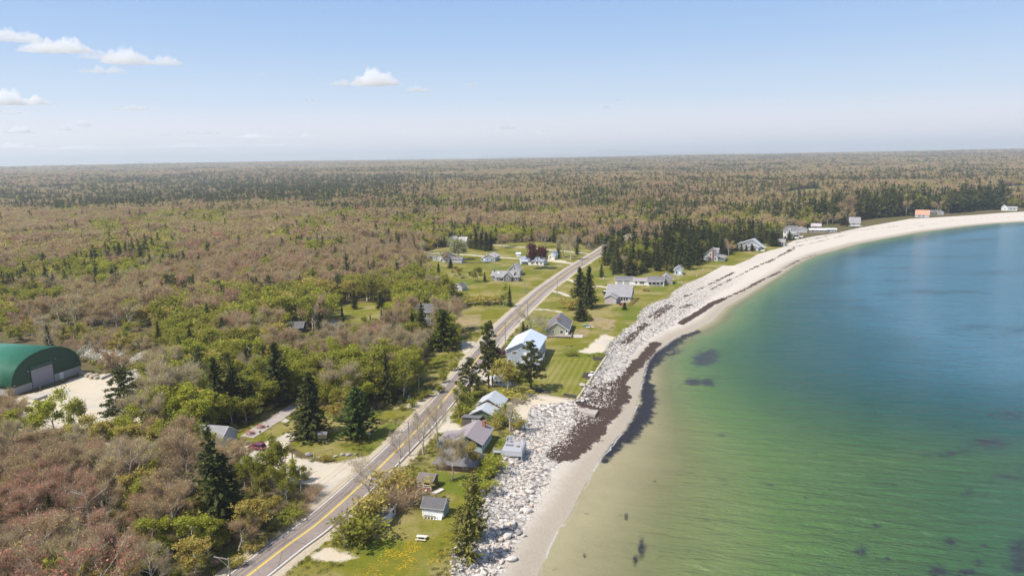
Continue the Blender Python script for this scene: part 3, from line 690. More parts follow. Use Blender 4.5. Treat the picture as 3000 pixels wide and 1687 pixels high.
def g_pine(g, h, R, nwh, npc, lw, z0=.3):
    """open crown of tufted level branches"""
    tr = tubes([[0, 0, 0], [0, 0, h*.45], [.02*h, .01*h, h*.75]], [[0, 0, h*.45], [.02*h, .01*h, h*.75], [.02*h, .01*h, h*.97]], [.02*h, .014*h, .008*h], [.014*h, .008*h, .02], 6)
    A, B, C_ = [], [], []
    for k in range(nwh):
        t = (k+.5)/nwh; z = h*(z0+(1-z0)*t)
        for a in g.uniform(0, 6.28)+np.arange(4)*1.571+g.normal(0, .35, 4):
            if g.random() < .12: continue
            L = R*(1-t)**.7*g.uniform(.55, 1.15)+.3; e = np.array([math.cos(a)*L, math.sin(a)*L, z+L*g.uniform(.0, .35)])
            A.append([.02*h*t, .01*h*t, z]); B.append(e)
            for s in np.linspace(.4, 1.0, max(2, int(L/(.55)))): C_.append(np.array([0, 0, z])*(1-s)+e*s+g.normal(0, .12*R*.4, 3))
    A, B, C_ = map(np.array, (A, B, C_)); lb = tubes(A, B, np.full(len(A), .006*h), np.full(len(A), .015), 4)
    C_ = np.vstack([C_, np.array([[.02*h, .01*h, h*.97], [.02*h, .01*h, h*.92]])])
    c = np.repeat(C_, npc, 0)+g.normal(0, lw*1.1, (len(C_)*npc, 3))*np.array([1, 1, .55]); m = len(c)
    u = unit(rv(g, m)+np.array([0, 0, .5])); v = unit(np.cross(u, rv(g, m))); s = lw*g.uniform(.7, 1.3, m)
    return [tr, lb], [diamonds(c, u*s[:, None], v*(s*.5)[:, None])]
def g_shrub(g, h, R, n, lw, stems=8, squash=.6):
    a = g.uniform(0, 6.28, stems); e = np.column_stack([np.cos(a)*R*g.uniform(.2, .8, stems), np.sin(a)*R*g.uniform(.2, .8, stems), h*g.uniform(.5, .95, stems)])
    st = tubes(np.zeros((stems, 3))+g.normal(0, .1, (stems, 3))*np.array([1, 1, 0]), e, np.full(stems, .035), np.full(stems, .012), 4)
    ncl = max(1, n//10); idx = g.integers(0, stems, ncl)
    cc = e[idx]*g.uniform(.55, 1.02, (ncl, 1))+rv(g, ncl)*np.array([R*.45, R*.45, h*.28])*g.uniform(.2, 1., (ncl, 1)); cc[:, 2] = np.clip(cc[:, 2], .1*h, None)
    c = np.repeat(cc, 10, 0)+g.normal(0, lw*1.6, (ncl*10, 3)); c[:, 2] = np.clip(c[:, 2], .05, None); m = len(c)
    u = rv(g, m); v = unit(np.cross(u, rv(g, m))); s = lw*g.uniform(.6, 1.4, m)
    return [st], [diamonds(c, u*s[:, None], v*(s*.7)[:, None])]
def g_bareshrub(g, h, R, n, tw):
    a0 = g.normal(0, .18*R, (n, 3)); a0[:, 2] = g.uniform(0, .35*h, n)
    d = unit(np.column_stack([g.normal(0, .55*R/h*1.4, n), g.normal(0, .55*R/h*1.4, n), np.ones(n)])); a1 = a0+d*(h*g.uniform(.1, .6, n))[:, None]*np.array([1, 1, .8])
    b = a1+unit(d+g.normal(0, .45, (n, 3)))*(h*g.uniform(.2, .5, n))[:, None]
    k = min(16, n); st = tubes(np.zeros((k, 3)), a1[:k], np.full(k, .03), np.full(k, .015), 4)
    return [st], [spikes(a1, b, np.full(n, tw)*g.uniform(.6, 1.5, n))]
def pack(name, groups, mats):
    """groups: list of part lists, one material each -> one mesh"""
    V = []; Q = []; T = []; mq = []; mt = []; o = 0
    for gi, parts in enumerate(groups):
        for v, f in parts:
            if len(v) == 0: continue
            V.append(v)
            if f.shape[1] == 4: Q.append(f+o); mq += [gi]*len(f)
            else: T.append(f+o); mt += [gi]*len(f)
            o += len(v)
    return npmesh(name, np.vstack(V), [np.vstack(x) for x in (Q, T) if x], mats, midx=mq+mt)

class Kind:
    """one sort of plant: meshes for trunk and crown (near) and light whole-plant meshes (far)"""
    def __init__(s, name): s.name = name; s.near = []; s.mid = []; s.far = []
KINDS = {}
def add_kind(name, make, barkm, mats, nn=4, nm=4, nf=3):
    """make(g, lod) -> (trunk parts, crown part lists...)"""
    k = Kind(name); KINDS[name] = k; g = np.random.default_rng(abs(hash(name)) % 1000 if False else sum(map(ord, name)))
    for i in range(nn):
        r = make(g, 0); k.near.append((pack('trunk', [r[0]], [barkm]), pack('crown', list(r[1:]), mats)))
    for i in range(nm): r = make(g, 1); k.mid.append(pack(name+'_whole', list(r), [barkm]+mats))
    for i in range(nf): r = make(g, 2); k.far.append(pack(name+'_clump', list(r), [barkm]+mats))
U = lambda g, a, b: g.uniform(a, b)
# unit plants are 10 m tall (shrubs 2 m), scaled when planted
def mk_spruce(g, l):
    if l == 0: return g_spruce(g, 10, U(g, 1.9, 2.6), 26, 11, 7, .20, 3, gap=.08)
    if l == 1: return g_spruce(g, 10, U(g, 1.8, 2.5), 15, 8, 4, .36, 2, gap=.08)
    return g_spruce(g, 10, U(g, 2.3, 3.1), 9, 6, 2, .80, 1)
def mk_leafy(g, l):
    if l == 0: return g_leafy(g, 10, U(g, 2.6, 3.4), 4200, .16)
    if l == 1: return g_leafy(g, 10, U(g, 3.2, 4.0), 1300, .27)
    return g_leafy(g, 10, U(g, 3.0, 3.8), 320, .52, nl=6, k_cl=6)
def mk_bare(g, l):
    if l == 0: return g_bare(g, 10, U(g, 2.9, 3.7), 4200, .018, 1.5, 1500, .085)
    if l == 1: return g_bare(g, 10, U(g, 3.6, 4.5), 1300, .034, 1.7, 520, .17)
    return g_bare(g, 10, U(g, 3.9, 4.9), 260, .095, 2.0, 150, .36, nl=6)
def mk_shrub(g, l):
    if l == 0: return g_shrub(g, 2, U(g, 1.0, 1.5), 900, .085)
    if l == 1: return g_shrub(g, 2, U(g, 1.0, 1.5), 320, .14)
    return g_shrub(g, 2, U(g, 1.1, 1.6), 90, .27)
def mk_bshrub(g, l):
    return g_bareshrub(g, 2, U(g, 1.0, 1.4), (900, 350, 100)[l], (.010, .018, .04)[l])
def mk_pine(g, l):
    return g_pine(g, 10, U(g, 2.2, 2.9), (11, 10, 7)[l], (26, 12, 5)[l], (.17, .25, .42)[l])
add_kind('spruce_tree', mk_spruce, B_DARK, [F_SPR], 5, 5, 3)
add_kind('leafy_tree', mk_leafy, B_BIRCH, [F_LEAF], 4, 4, 3)
add_kind('budding_tree', mk_leafy, B_GREY, [F_DULL], 4, 4, 3)
add_kind('bare_tree', mk_bare, B_GREY, [F_TWIG, F_BUD], 4, 4, 3)
add_kind('red_maple', mk_bare, B_GREY, [F_TWIG, F_RED], 3, 3, 2)
add_kind('grey_tree', mk_bare, B_GREY, [F_GREY, F_DULL], 3, 3, 2)
add_kind('pine_tree', mk_pine, B_DARK, [F_PINE], 3, 3, 2)
add_kind('leafy_shrub', mk_shrub, B_GREY, [F_LEAF], 3, 3, 2)
add_kind('olive_shrub', mk_shrub, B_GREY, [F_DULL], 3, 3, 2)
add_kind('bare_shrub', mk_bshrub, B_GREY, [F_TWIG], 3, 3, 2)
def plant(kind, x, y, h, label=None, group=None, cat=None, var=None, rz=None, wide=1.0, near=True, crown=None, trunk=None, name=None, tilt=(0, 0)):
    """one plant as a thing of its own: Empty > trunk, crown"""
    k = KINDS[kind]; sc = h/(2.0 if 'shrub' in kind else 10.0)
    rz = rnd.uniform(0, 6.28) if rz is None else rz
    z = ZG(x, y)
    e = empty(name or kind, (x, y, z-0.05), rz, label, cat or ('shrub' if 'shrub' in (name or kind) else 'tree'), group)
    e.rotation_euler = (tilt[0], tilt[1], rz)
    e.scale = (sc*wide, sc*wide, sc)
    v = rnd.randrange(len(k.near)) if var is None else var % len(k.near)
    tm, cm = k.near[v]
    a = mobj('trunk' if 'shrub' not in kind else 'stems', trunk or tm, e); b = mobj('crown' if 'shrub' not in kind else 'foliage', crown or cm, e)
    return e
def ZG(x, y):
    r = math.hypot(x, y)
    P1 = np.array([[x, y]]); dv = float(sdf1(x, y))
    if dv > 0: return float(land_z(x, y)[0])
    return float(inland(np.array([x]), np.array([y]))[0])*min(1, -dv/200) if r > 650 else 0.0
def sdf1(x, y):
    P1 = np.array([[x, y]]); d = seg_dist(P1, VEG, False)[0]
    return d if inside(P1, VEGP)[0] else -d
# ================================================================ buildings
def siding(name, col, pitch=0.18, var=0.10):
    t = NT(name); sx = t.n('SeparateXYZ'); t.put(sx.inputs[0], t.obj()); f = t.noise(0.8, 6, 0.65, t.obj()); g_ = t.noise(6.0, 3, 0.6, t.vscale(t.obj(), (1, 1, .2)))
    fr = t.math('FRACT', t.math('DIVIDE', sx.outputs[2], pitch))
    c = t.ramp(t.math('ADD', t.math('MULTIPLY', f, .6), t.math('MULTIPLY', g_, .4)), [(0.3, tuple(x*(1-var*1.6) for x in col)), (0.7, tuple(min(1, x*(1+var)) for x in col))])
    return t.done(t.bsdf(c, 0.75, 0.25, t.bump(fr, 0.6, 0.03)))
def shingles(name, col, var=0.25):
    t = NT(name); f = t.noise(0.5, 6, 0.65, t.obj()); g_ = t.noise(5.0, 4, 0.7, t.obj())
    c = t.ramp(t.math('ADD', t.math('MULTIPLY', f, .5), t.math('MULTIPLY', g_, .5)), [(0.3, tuple(x*(1-var) for x in col)), (0.7, tuple(min(1, x*(1+var)) for x in col))])
    return t.done(t.bsdf(c, 0.9, 0.2, t.bump(g_, 0.5, 0.04)))
def metal_roof(name, col, along='y', pitch=0.5):
    t = NT(name); sx = t.n('SeparateXYZ'); t.put(sx.inputs[0], t.obj()); f = t.noise(0.6, 5, 0.6, t.obj())
    ax = sx.outputs[1 if along == 'y' else 0]
    fr = t.step(t.math('PINGPONG', ax, pitch/2), pitch*.38, pitch*.46)
    c = t.ramp(f, [(0.3, tuple(x*.88 for x in col)), (0.7, tuple(min(1, x*1.08) for x in col))])
    return t.done(t.bsdf(c, 0.45, 0.4, t.bump(fr, 0.7, 0.03)))
W_GREY = siding('grey_clapboard', (0.36, 0.35, 0.35)); W_LGREY = siding('light_grey_clapboard', (0.47, 0.455, 0.45)); W_BLUE = siding('blue_grey_clapboard', (0.35, 0.385, 0.43)); W_SAGE = siding('sage_clapboard', (0.36, 0.375, 0.255))
W_PINK = siding('mauve_clapboard', (0.50, 0.44, 0.43)); W_WHITE = siding('white_clapboard', (0.78, 0.77, 0.74)); W_CREAM = siding('cream_clapboard', (0.74, 0.70, 0.55)); W_GREEN = siding('dark_green_clapboard', (0.105, 0.145, 0.09)); W_LOG = siding('red_brown_logs', (0.26, 0.135, 0.105), 0.26, .2)
W_DARK = siding('dark_boards', (0.12, 0.105, 0.10)); W_BROWN = siding('brown_boards', (0.16, 0.10, 0.075)); W_SHING = siding('weathered_shingles', (0.33, 0.30, 0.275), .14, .2); W_CHAR = siding('charcoal_shingles', (0.19, 0.18, 0.185), .14, .18); W_TEAL = siding('pale_teal_boards', (0.40, 0.46, 0.45)); W_SLATE = siding('slate_green_boards', (0.25, 0.30, 0.29))
R_GREY = shingles('grey_shingle_roof', (0.265, 0.255, 0.26)); R_DARK = shingles('dark_shingle_roof', (0.125, 0.118, 0.122)); R_CHAR = shingles('charcoal_shingle_roof', (0.16, 0.15, 0.158)); R_OLD = shingles('worn_brown_roof', (0.165, 0.14, 0.125), .35); R_BROWN = shingles('brown_metal_roof', (0.30, 0.255, 0.26), .1); R_ORNG = shingles('orange_roof', (0.50, 0.265, 0.175), .15); R_MAUVE = metal_roof('mauve_metal_roof', (0.43, 0.38, 0.385)); R_BLUE = metal_roof('pale_blue_metal_roof', (0.56, 0.62, 0.70)); R_LITE = metal_roof('grey_metal_roof', (0.50, 0.52, 0.54)); R_WHITE = shingles('white_roof', (0.68, 0.67, 0.66), .08); R_BLUE2 = shingles('blue_grey_roof', (0.24, 0.27, 0.33)); R_TARP = shingles('blue_roof', (0.20, 0.28, 0.44), .3)
TRIM_W = plain('white_trim', (0.78, 0.77, 0.74), .6, .06); TRIM_D = plain('dark_trim', (0.06, 0.07, 0.08), .6, .1); TRIM_G = plain('grey_trim', (0.40, 0.39, 0.39), .6, .1); TRIM_B = plain('blue_trim', (0.55, 0.62, 0.70), .6, .1)
CONC = plain('concrete', (0.42, 0.39, 0.36), .9, .15, 2, bump=.2); BRICK = plain('red_brick', (0.32, 0.13, 0.09), .9, .3, 8); DECKW = plain('grey_deck_boards', (0.36, 0.36, 0.38), .8, .15, 3); WOODW = plain('weathered_timber', (0.36, 0.30, 0.25), .85, .2, 3); REDP = plain('dark_red_paint', (0.30, 0.085, 0.085), .6, .2)
METAL = plain('galvanised_metal', (0.40, 0.41, 0.42), .4, .12, 3, metal=.6); BLKM = plain('black_iron', (0.025, 0.022, 0.022), .55, .3); PLASTIC = plain('white_plastic', (0.82, 0.82, 0.82), .35, .03); YELP = plain('yellow_painted_wood', (0.62, 0.50, 0.20), .65, .15)
_t = NT('window_glass'); GLASS = _t.done(_t.bsdf((0.025, 0.03, 0.036), 0.08, 0.7))
class House:
    def __init__(s, name, label, cat, loc, rz, group=None, z=0.0, clear=None):
        s.r = empty(name, (loc[0], loc[1], z), math.radians(rz), label, cat, group); s.f = {}
        s.c, s.s_ = math.cos(math.radians(rz)), math.sin(math.radians(rz)); s.o = loc
    def world(s, x, y): return (s.o[0]+x*s.c-y*s.s_, s.o[1]+x*s.s_+y*s.c)
    def part(s, name, mb, mats, bevel=0.0, parent=None): return mb.build(name, mats, parent or s.r, bevel)
    def block(s, x0, x1, y0, y1, h, rise, axis='y', wall=None, roof=None, trim=None, oh=.35, ohg=.3, z0=0.0, kind='gable', peak=.5, th=.16, clear=True, fascia=True):
        wall, roof, trim = wall or W_GREY, roof or R_GREY, trim or TRIM_W
        m = MB(); zt = z0+h; T = lambda p: p
        if axis == 'x':   # ridge along x: work in swapped coordinates
            a0, a1, b0, b1 = y0, y1, x0, x1; T = lambda p: (p[1], p[0], p[2])
        else: a0, a1, b0, b1 = x0, x1, y0, y1
        am = a0+(a1-a0)*peak; zp = zt+rise
        R_ = MB(); F_ = MB()
        def slab(R, q): R.slab([T(p) for p in q], th) if axis == 'y' else R.slab([T(p) for p in reversed(q)], th)
        if kind == 'gable':
            for b in (b0, b1): pass
            P_ = [(a0, b0, z0), (a1, b0, z0), (a1, b1, z0), (a0, b1, z0), (a0, b0, zt), (a1, b0, zt), (a1, b1, zt), (a0, b1, zt), (am, b0, zp), (am, b1, zp)]
            m.poly([T(p) for p in P_], [(0, 1, 5, 8, 4), (1, 2, 6, 5), (2, 3, 7, 9, 6), (3, 0, 4, 7)])
            up = th*.9
            for sg, ae, w in ((-1, a0, am-a0), (1, a1, a1-am)):
                sl_ = rise/w; e = ae+sg*oh; ze = zt-sl_*oh+up
                q = [(e, b0-ohg, ze), (e, b1+ohg, ze), (am, b1+ohg, zp+up), (am, b0-ohg, zp+up)]
                if sg < 0: q = q[::-1]
                slab(R_, q)
                for b, sb in ((b0-ohg, -1), (b1+ohg, 1)):   # white rake boards
                    F_.obox(T((e, b+sb*.02, ze-.10)), T((am, b+sb*.02, zp+up-.10)), .05, .2)
                F_.obox(T((e+sg*.03, b0-ohg, ze-.09)), T((e+sg*.03, b1+ohg, ze-.09)), .06, .16)
        elif kind == 'mono':   # high at a0
            P_ = [(a0, b0, z0), (a1, b0, z0), (a1, b1, z0), (a0, b1, z0), (a0, b0, zp), (a1, b0, zt), (a1, b1, zt), (a0, b1, zp)]
            m.poly([T(p) for p in P_], [(0, 1, 5, 4), (1, 2, 6, 5), (2, 3, 7, 6), (3, 0, 4, 7)])
            sl_ = rise/(a1-a0); up = th*.95
            lo = (a1+oh, zt-sl_*oh+up) if rise >= 0 else (a1+oh, zt-sl_*oh+up); hi = (a0-oh*.6, zp+sl_*oh*.6+up)
            slab(R_, [(hi[0], b0-ohg, hi[1]), (lo[0], b0-ohg, lo[1]), (lo[0], b1+ohg, lo[1]), (hi[0], b1+ohg, hi[1])])
            for aa, zz_ in (lo, hi): F_.obox(T((aa+(.03 if aa > a0 else -.03), b0-ohg, zz_-.09)), T((aa+(.03 if aa > a0 else -.03), b1+ohg, zz_-.09)), .06, .16)
            for b, sb in ((b0-ohg, -1), (b1+ohg, 1)): F_.obox(T((hi[0], b+sb*.02, hi[1]-.1)), T((lo[0], b+sb*.02, lo[1]-.1)), .05, .18)
        elif kind == 'hip':
            P_ = [(a0, b0, z0), (a1, b0, z0), (a1, b1, z0), (a0, b1, z0), (a0, b0, zt), (a1, b0, zt), (a1, b1, zt), (a0, b1, zt)]
            m.poly([T(p) for p in P_], [(0, 1, 5, 4), (1, 2, 6, 5), (2, 3, 7, 6), (3, 0, 4, 7)])
            hw = min(a1-a0, b1-b0)/2; r0, r1 = (am, b0+hw*.98), (am, b1-hw*.98)
            if r1[1] < r0[1]: r0 = r1 = (am, (b0+b1)/2)
            E = [(a0-oh, b0-oh), (a1+oh, b0-oh), (a1+oh, b1+oh), (a0-oh, b1+oh)]; ze = zt-oh*rise/hw+th
            V = [T((x, y, ze)) for x, y in E]+[T((x, y, ze-th)) for x, y in E]+[T((*r0, zp+th)), T((r1[0], r1[1]+.01, zp+th))]
            R_.poly(V, [(0, 1, 8), (1, 2, 9, 8), (2, 3, 9), (3, 0, 8, 9), (4, 5, 1, 0), (5, 6, 2, 1), (6, 7, 3, 2), (7, 4, 0, 3), (7, 6, 5, 4)])
        s.part('wall', m, wall); ro = s.part('roof', R_, roof)
        if fascia and F_.v: s.part('fascia', F_, trim, 0, ro)
        if clear:
            cx, cy_ = s.world((x0+x1)/2, (y0+y1)/2); house_spots.append((cx, cy_, math.hypot(x1-x0, y1-y0)/2+2.2))
        return s
    def place(s, face, at, u, z, d):
        """point on a wall: face f/b/l/r, wall coordinate `at`, along u, depth d outwards"""
        return {'f': (u, at-d, z), 'b': (u, at+d, z), 'l': (at-d, u, z), 'r': (at+d, u, z)}[face]
    def rect(s, mb, face, at, u0, u1, z0, z1, d0, d1):
        a, b = s.place(face, at, u0, z0, d0), s.place(face, at, u1, z1, d1)
        mb.box(min(a[0], b[0]), max(a[0], b[0]), min(a[1], b[1]), max(a[1], b[1]), z0, z1)
    def win(s, face, at, u, z, w=1.0, h=1.2, trim=None, bars=0, name='window'):
        m = MB(); b = .11
        for u0, u1, za, zb in ((u-w/2-b, u-w/2, z-b, z+h+b), (u+w/2, u+w/2+b, z-b, z+h+b), (u-w/2, u+w/2, z-b, z), (u-w/2, u+w/2, z+h, z+h+b)): s.rect(m, face, at, u0, u1, za, zb, -.02, .06)
        for k in range(bars): x = u-w/2+w*(k+1)/(bars+1); s.rect(m, face, at, x-.035, x+.035, z, z+h, -.02, .05)
        o = s.part(name, m, trim or TRIM_W); g = MB(); s.rect(g, face, at, u-w/2, u+w/2, z, z+h, -.02, .02); s.part('pane', g, GLASS, 0, o); return s
    def door(s, face, at, u, w=.95, h=2.05, mat=None, z=0.05, trim=None, glass=False):
        m = MB(); s.rect(m, face, at, u-w/2, u+w/2, z, z+h, -.02, .045); o = s.part('door', m, mat or TRIM_W)
        f = MB(); b = .1
        for u0, u1, za, zb in ((u-w/2-b, u-w/2, z, z+h+b), (u+w/2, u+w/2+b, z, z+h+b), (u-w/2, u+w/2, z+h, z+h+b)): s.rect(f, face, at, u0, u1, za, zb, -.02, .07)
        s.part('door_frame', f, trim or TRIM_W, 0, o)
        if glass: g = MB(); s.rect(g, face, at, u-w*.3, u+w*.3, z+h*.45, z+h*.9, .046, .06); s.part('pane', g, GLASS, 0, o)
        k = MB(); p = s.place(face, at, u+w*.38, z+1.0, .08); k.box(p[0]-.04, p[0]+.04, p[1]-.04, p[1]+.04, p[2]-.04, p[2]+.04); s.part('handle', k, METAL, 0, o); return s
    def chimney(s, x, y, z0, z1, w=.6, mat=None):
        m = MB().box(x-w/2, x+w/2, y-w/2, y+w/2, z0, z1).box(x-w/2-.07, x+w/2+.07, y-w/2-.07, y+w/2+.07, z1, z1+.14); s.part('chimney', m, mat or BRICK); return s
    def deck(s, x0, x1, y0, y1, z, mat=None, rail=None, gap=None, posts=True, name='deck', rmat=None):
        m = MB().box(x0, x1, y0, y1, z-.18, z)
        n = max(2, int((x1-x0)/2.2)+1)
        if posts:
            for i in range(n):
                for yy in (y0+.1, y1-.1): m.box(x0+.08+(x1-x0-.3)*i/(n-1), x0+.22+(x1-x0-.3)*i/(n-1), yy-.07, yy+.07, -.1, z-.18)
        o = s.part(name, m, mat or DECKW)
        if rail:
            r = MB()
            def run(a, b):
                L = math.hypot(b[0]-a[0], b[1]-a[1]); k = max(1, int(L/1.5)); 
                for i in range(k+1): x, y = a[0]+(b[0]-a[0])*i/k, a[1]+(b[1]-a[1])*i/k; r.box(x-.05, x+.05, y-.05, y+.05, z, z+1.0)
                for zz_ in (.98, .55): r.obox((a[0], a[1], z+zz_), (b[0], b[1], z+zz_), .09, .07)
            E = {'f': ((x0, y0), (x1, y0)), 'r': ((x1, y0), (x1, y1)), 'l': ((x0, y0), (x0, y1)), 'b': ((x0, y1), (x1, y1))}
            for c_ in rail: run(*E[c_])
            s.part('railing', r, rmat or mat or DECKW, 0, o)
        return s
def HL(px, py): return G(px, py)

# ---- beside the road, near to far
h = House('garden_shed', 'small shed at the bottom edge with only its pale roof corner showing', 'shed', G(1060, 1762), -16); h.block(0, 2.6, 0, 2.6, 2.0, .6, 'x', W_WHITE, R_LITE).door('f', 0, 1.5)
rt = G(1128.5, 1546); h = House('garden_shed', 'grey flat roofed shed with pale blue doors half hidden by a bush', 'shed', (rt[0]-2.9*math.cos(math.radians(-14)), rt[1]-2.9*math.sin(math.radians(-14))), -14)
h.block(0, 2.9, 0, 5.4, 2.25, .25, 'y', W_BLUE, R_OLD, TRIM_G, kind='mono', oh=.25, ohg=.2); h.door('r', 2.9, 1.3, mat=TRIM_B).door('r', 2.9, 2.5, mat=TRIM_B).win('r', 2.9, 4.1, 1.0, .9, .8)
h = House('garden_shed', 'white fronted shed with dark shingle roof on the dandelion lawn', 'shed', G(1237, 1511), -15)
h.block(0, 4.5, 0, 3.3, 2.1, 1.25, 'x', W_WHITE, R_DARK, TRIM_G, oh=.3, ohg=.2)
b = MB().box(-.02, 4.52, -.05, -.003, 1.5, 2.05); h.part('frieze_board', b, W_SLATE); h.win('f', -.05, 1.35, 1.62, .75, .26, TRIM_G); h.win('f', -.05, 3.05, 1.62, .75, .26, TRIM_G)
b = MB().box(4.503, 4.53, -.02, 3.32, .02, 2.1); h.part('side_board', b, W_SLATE)
b = MB().slab([(2.9, -.75, .02), (4.35, -.75, .02), (4.35, -.35, 1.05), (2.9, -.35, 1.05)], .05); h.part('leaning_board', b, TRIM_W)
h = House('porch_cabin', 'little brown cabin with grey roof and railed front porch', 'cabin', G(1219, 1434), -17)
h.block(0, 3.5, 1.1, 3.9, 2.0, .85, 'x', W_BROWN, R_OLD, TRIM_G, oh=.2, ohg=.2, peak=.55)
b = MB().slab([(-.2, -.1, 1.95), (3.7, -.1, 1.95), (3.7, 1.1, 2.12), (-.2, 1.1, 2.12)], .1); h.part('porch_roof', b, R_OLD)
h.deck(0, 3.5, 0, 1.1, .35, REDP, 'f', name='porch', rmat=TRIM_W)
for x in (.06, 3.44): h.part('porch_post', MB().box(x-.05, x+.05, .02, .12, .35, 1.92), W_BROWN)
h.door('f', 1.1, .8, mat=W_DARK, z=.35, h=1.6).win('f', 1.1, 2.3, .9, 1.0, .8)
h = House('wooden_cabin', 'log walled cabin with dark hipped roof below the purple roofed house', 'cabin', G(1279, 1375), -14)
h.block(0, 9.0, 0, 6.2, 2.05, 2.1, 'x', W_LOG, R_CHAR, kind='hip', oh=.75); h.win('f', 0, 6.8, .9, 1.0, .9).door('r', 9.0, 1.6, mat=REDP)
o_ = G(1412.6, 1328); an = -13; h = House('beach_house', 'house with purple brown metal roof and brick chimney between road and rocks', 'house', (o_[0]-7.2*math.cos(math.radians(an)), o_[1]-7.2*math.sin(math.radians(an))), an)
h.block(0, 7.2, 0, 9.2, 2.7, 1.9, 'y', W_TEAL, R_BROWN, TRIM_G, oh=.45, ohg=.9); h.block(-4.4, -.02, 1.4, 8.2, 2.15, -.55, 'y', W_SLATE, R_BROWN, TRIM_G, kind='mono', oh=.3, ohg=.3, clear=False)
b = MB().poly([(.02, -.03, 1.6), (7.18, -.03, 1.6), (7.18, -.03, 2.7), (3.6, -.03, 4.55), (.02, -.03, 2.7), (.02, -.004, 1.6), (7.18, -.004, 1.6), (7.18, -.004, 2.7), (3.6, -.004, 4.55), (.02, -.004, 2.7)], [(0, 1, 2, 3, 4), (9, 8, 7, 6, 5), (0, 5, 6, 1), (1, 6, 7, 2), (2, 7, 8, 3), (3, 8, 9, 4), (4, 9, 5, 0)]); h.part('gable_shade_sheet', b, siding('gable_shade_blue', (0.075, 0.095, 0.125)))  # dark blue sheet: shade of the roof overhang painted onto the front gable
for u in (1.2, 2.9, 4.6, 6.4): h.win('r', 7.2, u, 1.25, 1.25, 1.05)
h.win('f', -.03, 1.7, .7, 1.0, .8).chimney(5.6, 8.2, 3.0, 5.1, .75)
o_ = G(1444, 1241); an = -14; h = House('beach_house', 'dark green cottage with two pale metal gable roofs among birches', 'house', (o_[0]-6.1*math.cos(math.radians(an)), o_[1]-6.1*math.sin(math.radians(an))), an)
h.block(0, 6.1, 0, 5.6, 2.4, 1.5, 'y', W_GREEN, R_LITE, TRIM_G, oh=.45, ohg=.45); h.block(.1, 6.6, 5.7, 12.6, 3.0, 1.9, 'y', W_BROWN, R_LITE, TRIM_G, oh=.5, ohg=.4)
h.win('f', 0, 2.1, 1.2, .75, .8, bars=1).win('r', 6.1, 1.6, 1.1, 1.0, 1.0).win('r', 6.1, 4.0, 1.1, 1.0, 1.0).door('r', 6.1, 5.0); b = MB().box(6.1, 7.2, 4.3, 5.6, -.1, .5).box(7.2, 7.6, 4.3, 5.6, -.1, .25); h.part('step', b, WOODW)
h = House('storage_shed', 'low dark flat roofed shed behind the purple roofed house', 'shed', G(1355, 1246), -14); h.block(0, 4.7, 0, 2.6, 2.0, .25, 'x', W_DARK, R_CHAR, TRIM_D, kind='mono', oh=.3, ohg=.25); h.door('f', 0, 3.2, mat=TRIM_G)
# the grey deck over the rocks
o_ = G(1469, 1319.5, 1.2); h = House('sun_deck', 'grey timber deck with railing standing over the shore rocks', 'deck', o_, -11)
h.deck(0, 4.9, 0, 6.0, 1.2, DECKW, 'br'); b = MB()
for x, y in ((0, 0), (4.9, 0), (4.9, 6.0)): b.box(x-.06, x+.06, y-.06, y+.06, -1.8, 1.2)
b.box(.05, 4.85, -.05, -.01, .0, 1.02).box(4.91, 4.95, .05, 5.95, .0, 1.02); h.part('skirting', b, plain('pale_deck_skirt', (0.46, 0.46, 0.48), .8, .1))
b = MB().box(-2.2, 0, .2, 1.4, .5, .62)
for x in (-2.1, -.1): b.box(x-.05, x+.05, .2, .3, -.8, 1.5).box(x-.05, x+.05, 1.3, 1.4, -.8, 1.5)
b.obox((-2.1, .25, 1.5), (0, .25, 1.5), .09, .07); h.part('ramp', b, DECKW)
b = MB().box(.4, 2.2, 3.0, 4.1, 1.2, 1.32); h.part('hatch', b, plain('dark_grey_board', (0.16, 0.16, 0.18)))
b = MB().box(3.1, 3.7, 2.6, 3.4, 1.2, 1.5).box(3.0, 3.8, 2.5, 3.5, 1.5, 1.58); h.part('box_seat', b, WOODW)
b = MB().box(.2, 1.3, 5.2, 5.9, 1.2, 1.7).box(.2, 1.3, 5.8, 5.95, 1.7, 2.6).box(.2, .35, 5.2, 5.8, 1.7, 2.3).box(1.15, 1.3, 5.2, 5.8, 1.7, 2.3); h.part('bench', b, DECKW)
# two storey blue house
h = House('beach_house', 'two storey blue grey house with pale blue metal roof and raised deck', 'house', (-2.2, 242.1), -11)
h.block(0, 10.6, 0, 19.2, 5.7, 2.5, 'y', W_BLUE, R_BLUE, TRIM_B, oh=.5, ohg=.55); h.win('f', 0, 2.7, 3.9, 1.5, 1.2, bars=2).win('f', 0, 1.0, .9, 1.0, 1.2).win('f', 0, 4.4, .9, 1.0, 1.2).win('f', 0, 8.0, 3.6, 1.2, 1.2).door('f', 0, 6.4, z=2.6)
for u in (2.5, 6.5, 11, 15.5): h.win('r', 10.6, u, 3.6, 1.2, 1.2).win('r', 10.6, u+.8, .9, 1.0, 1.1)
h.deck(5.2, 12.4, -6.2, -.02, 2.6, DECKW, 'flr', rmat=TRIM_G); h.deck(10.64, 12.4, .02, 5.0, 2.6, DECKW, 'r', name='side_deck', rmat=TRIM_G)
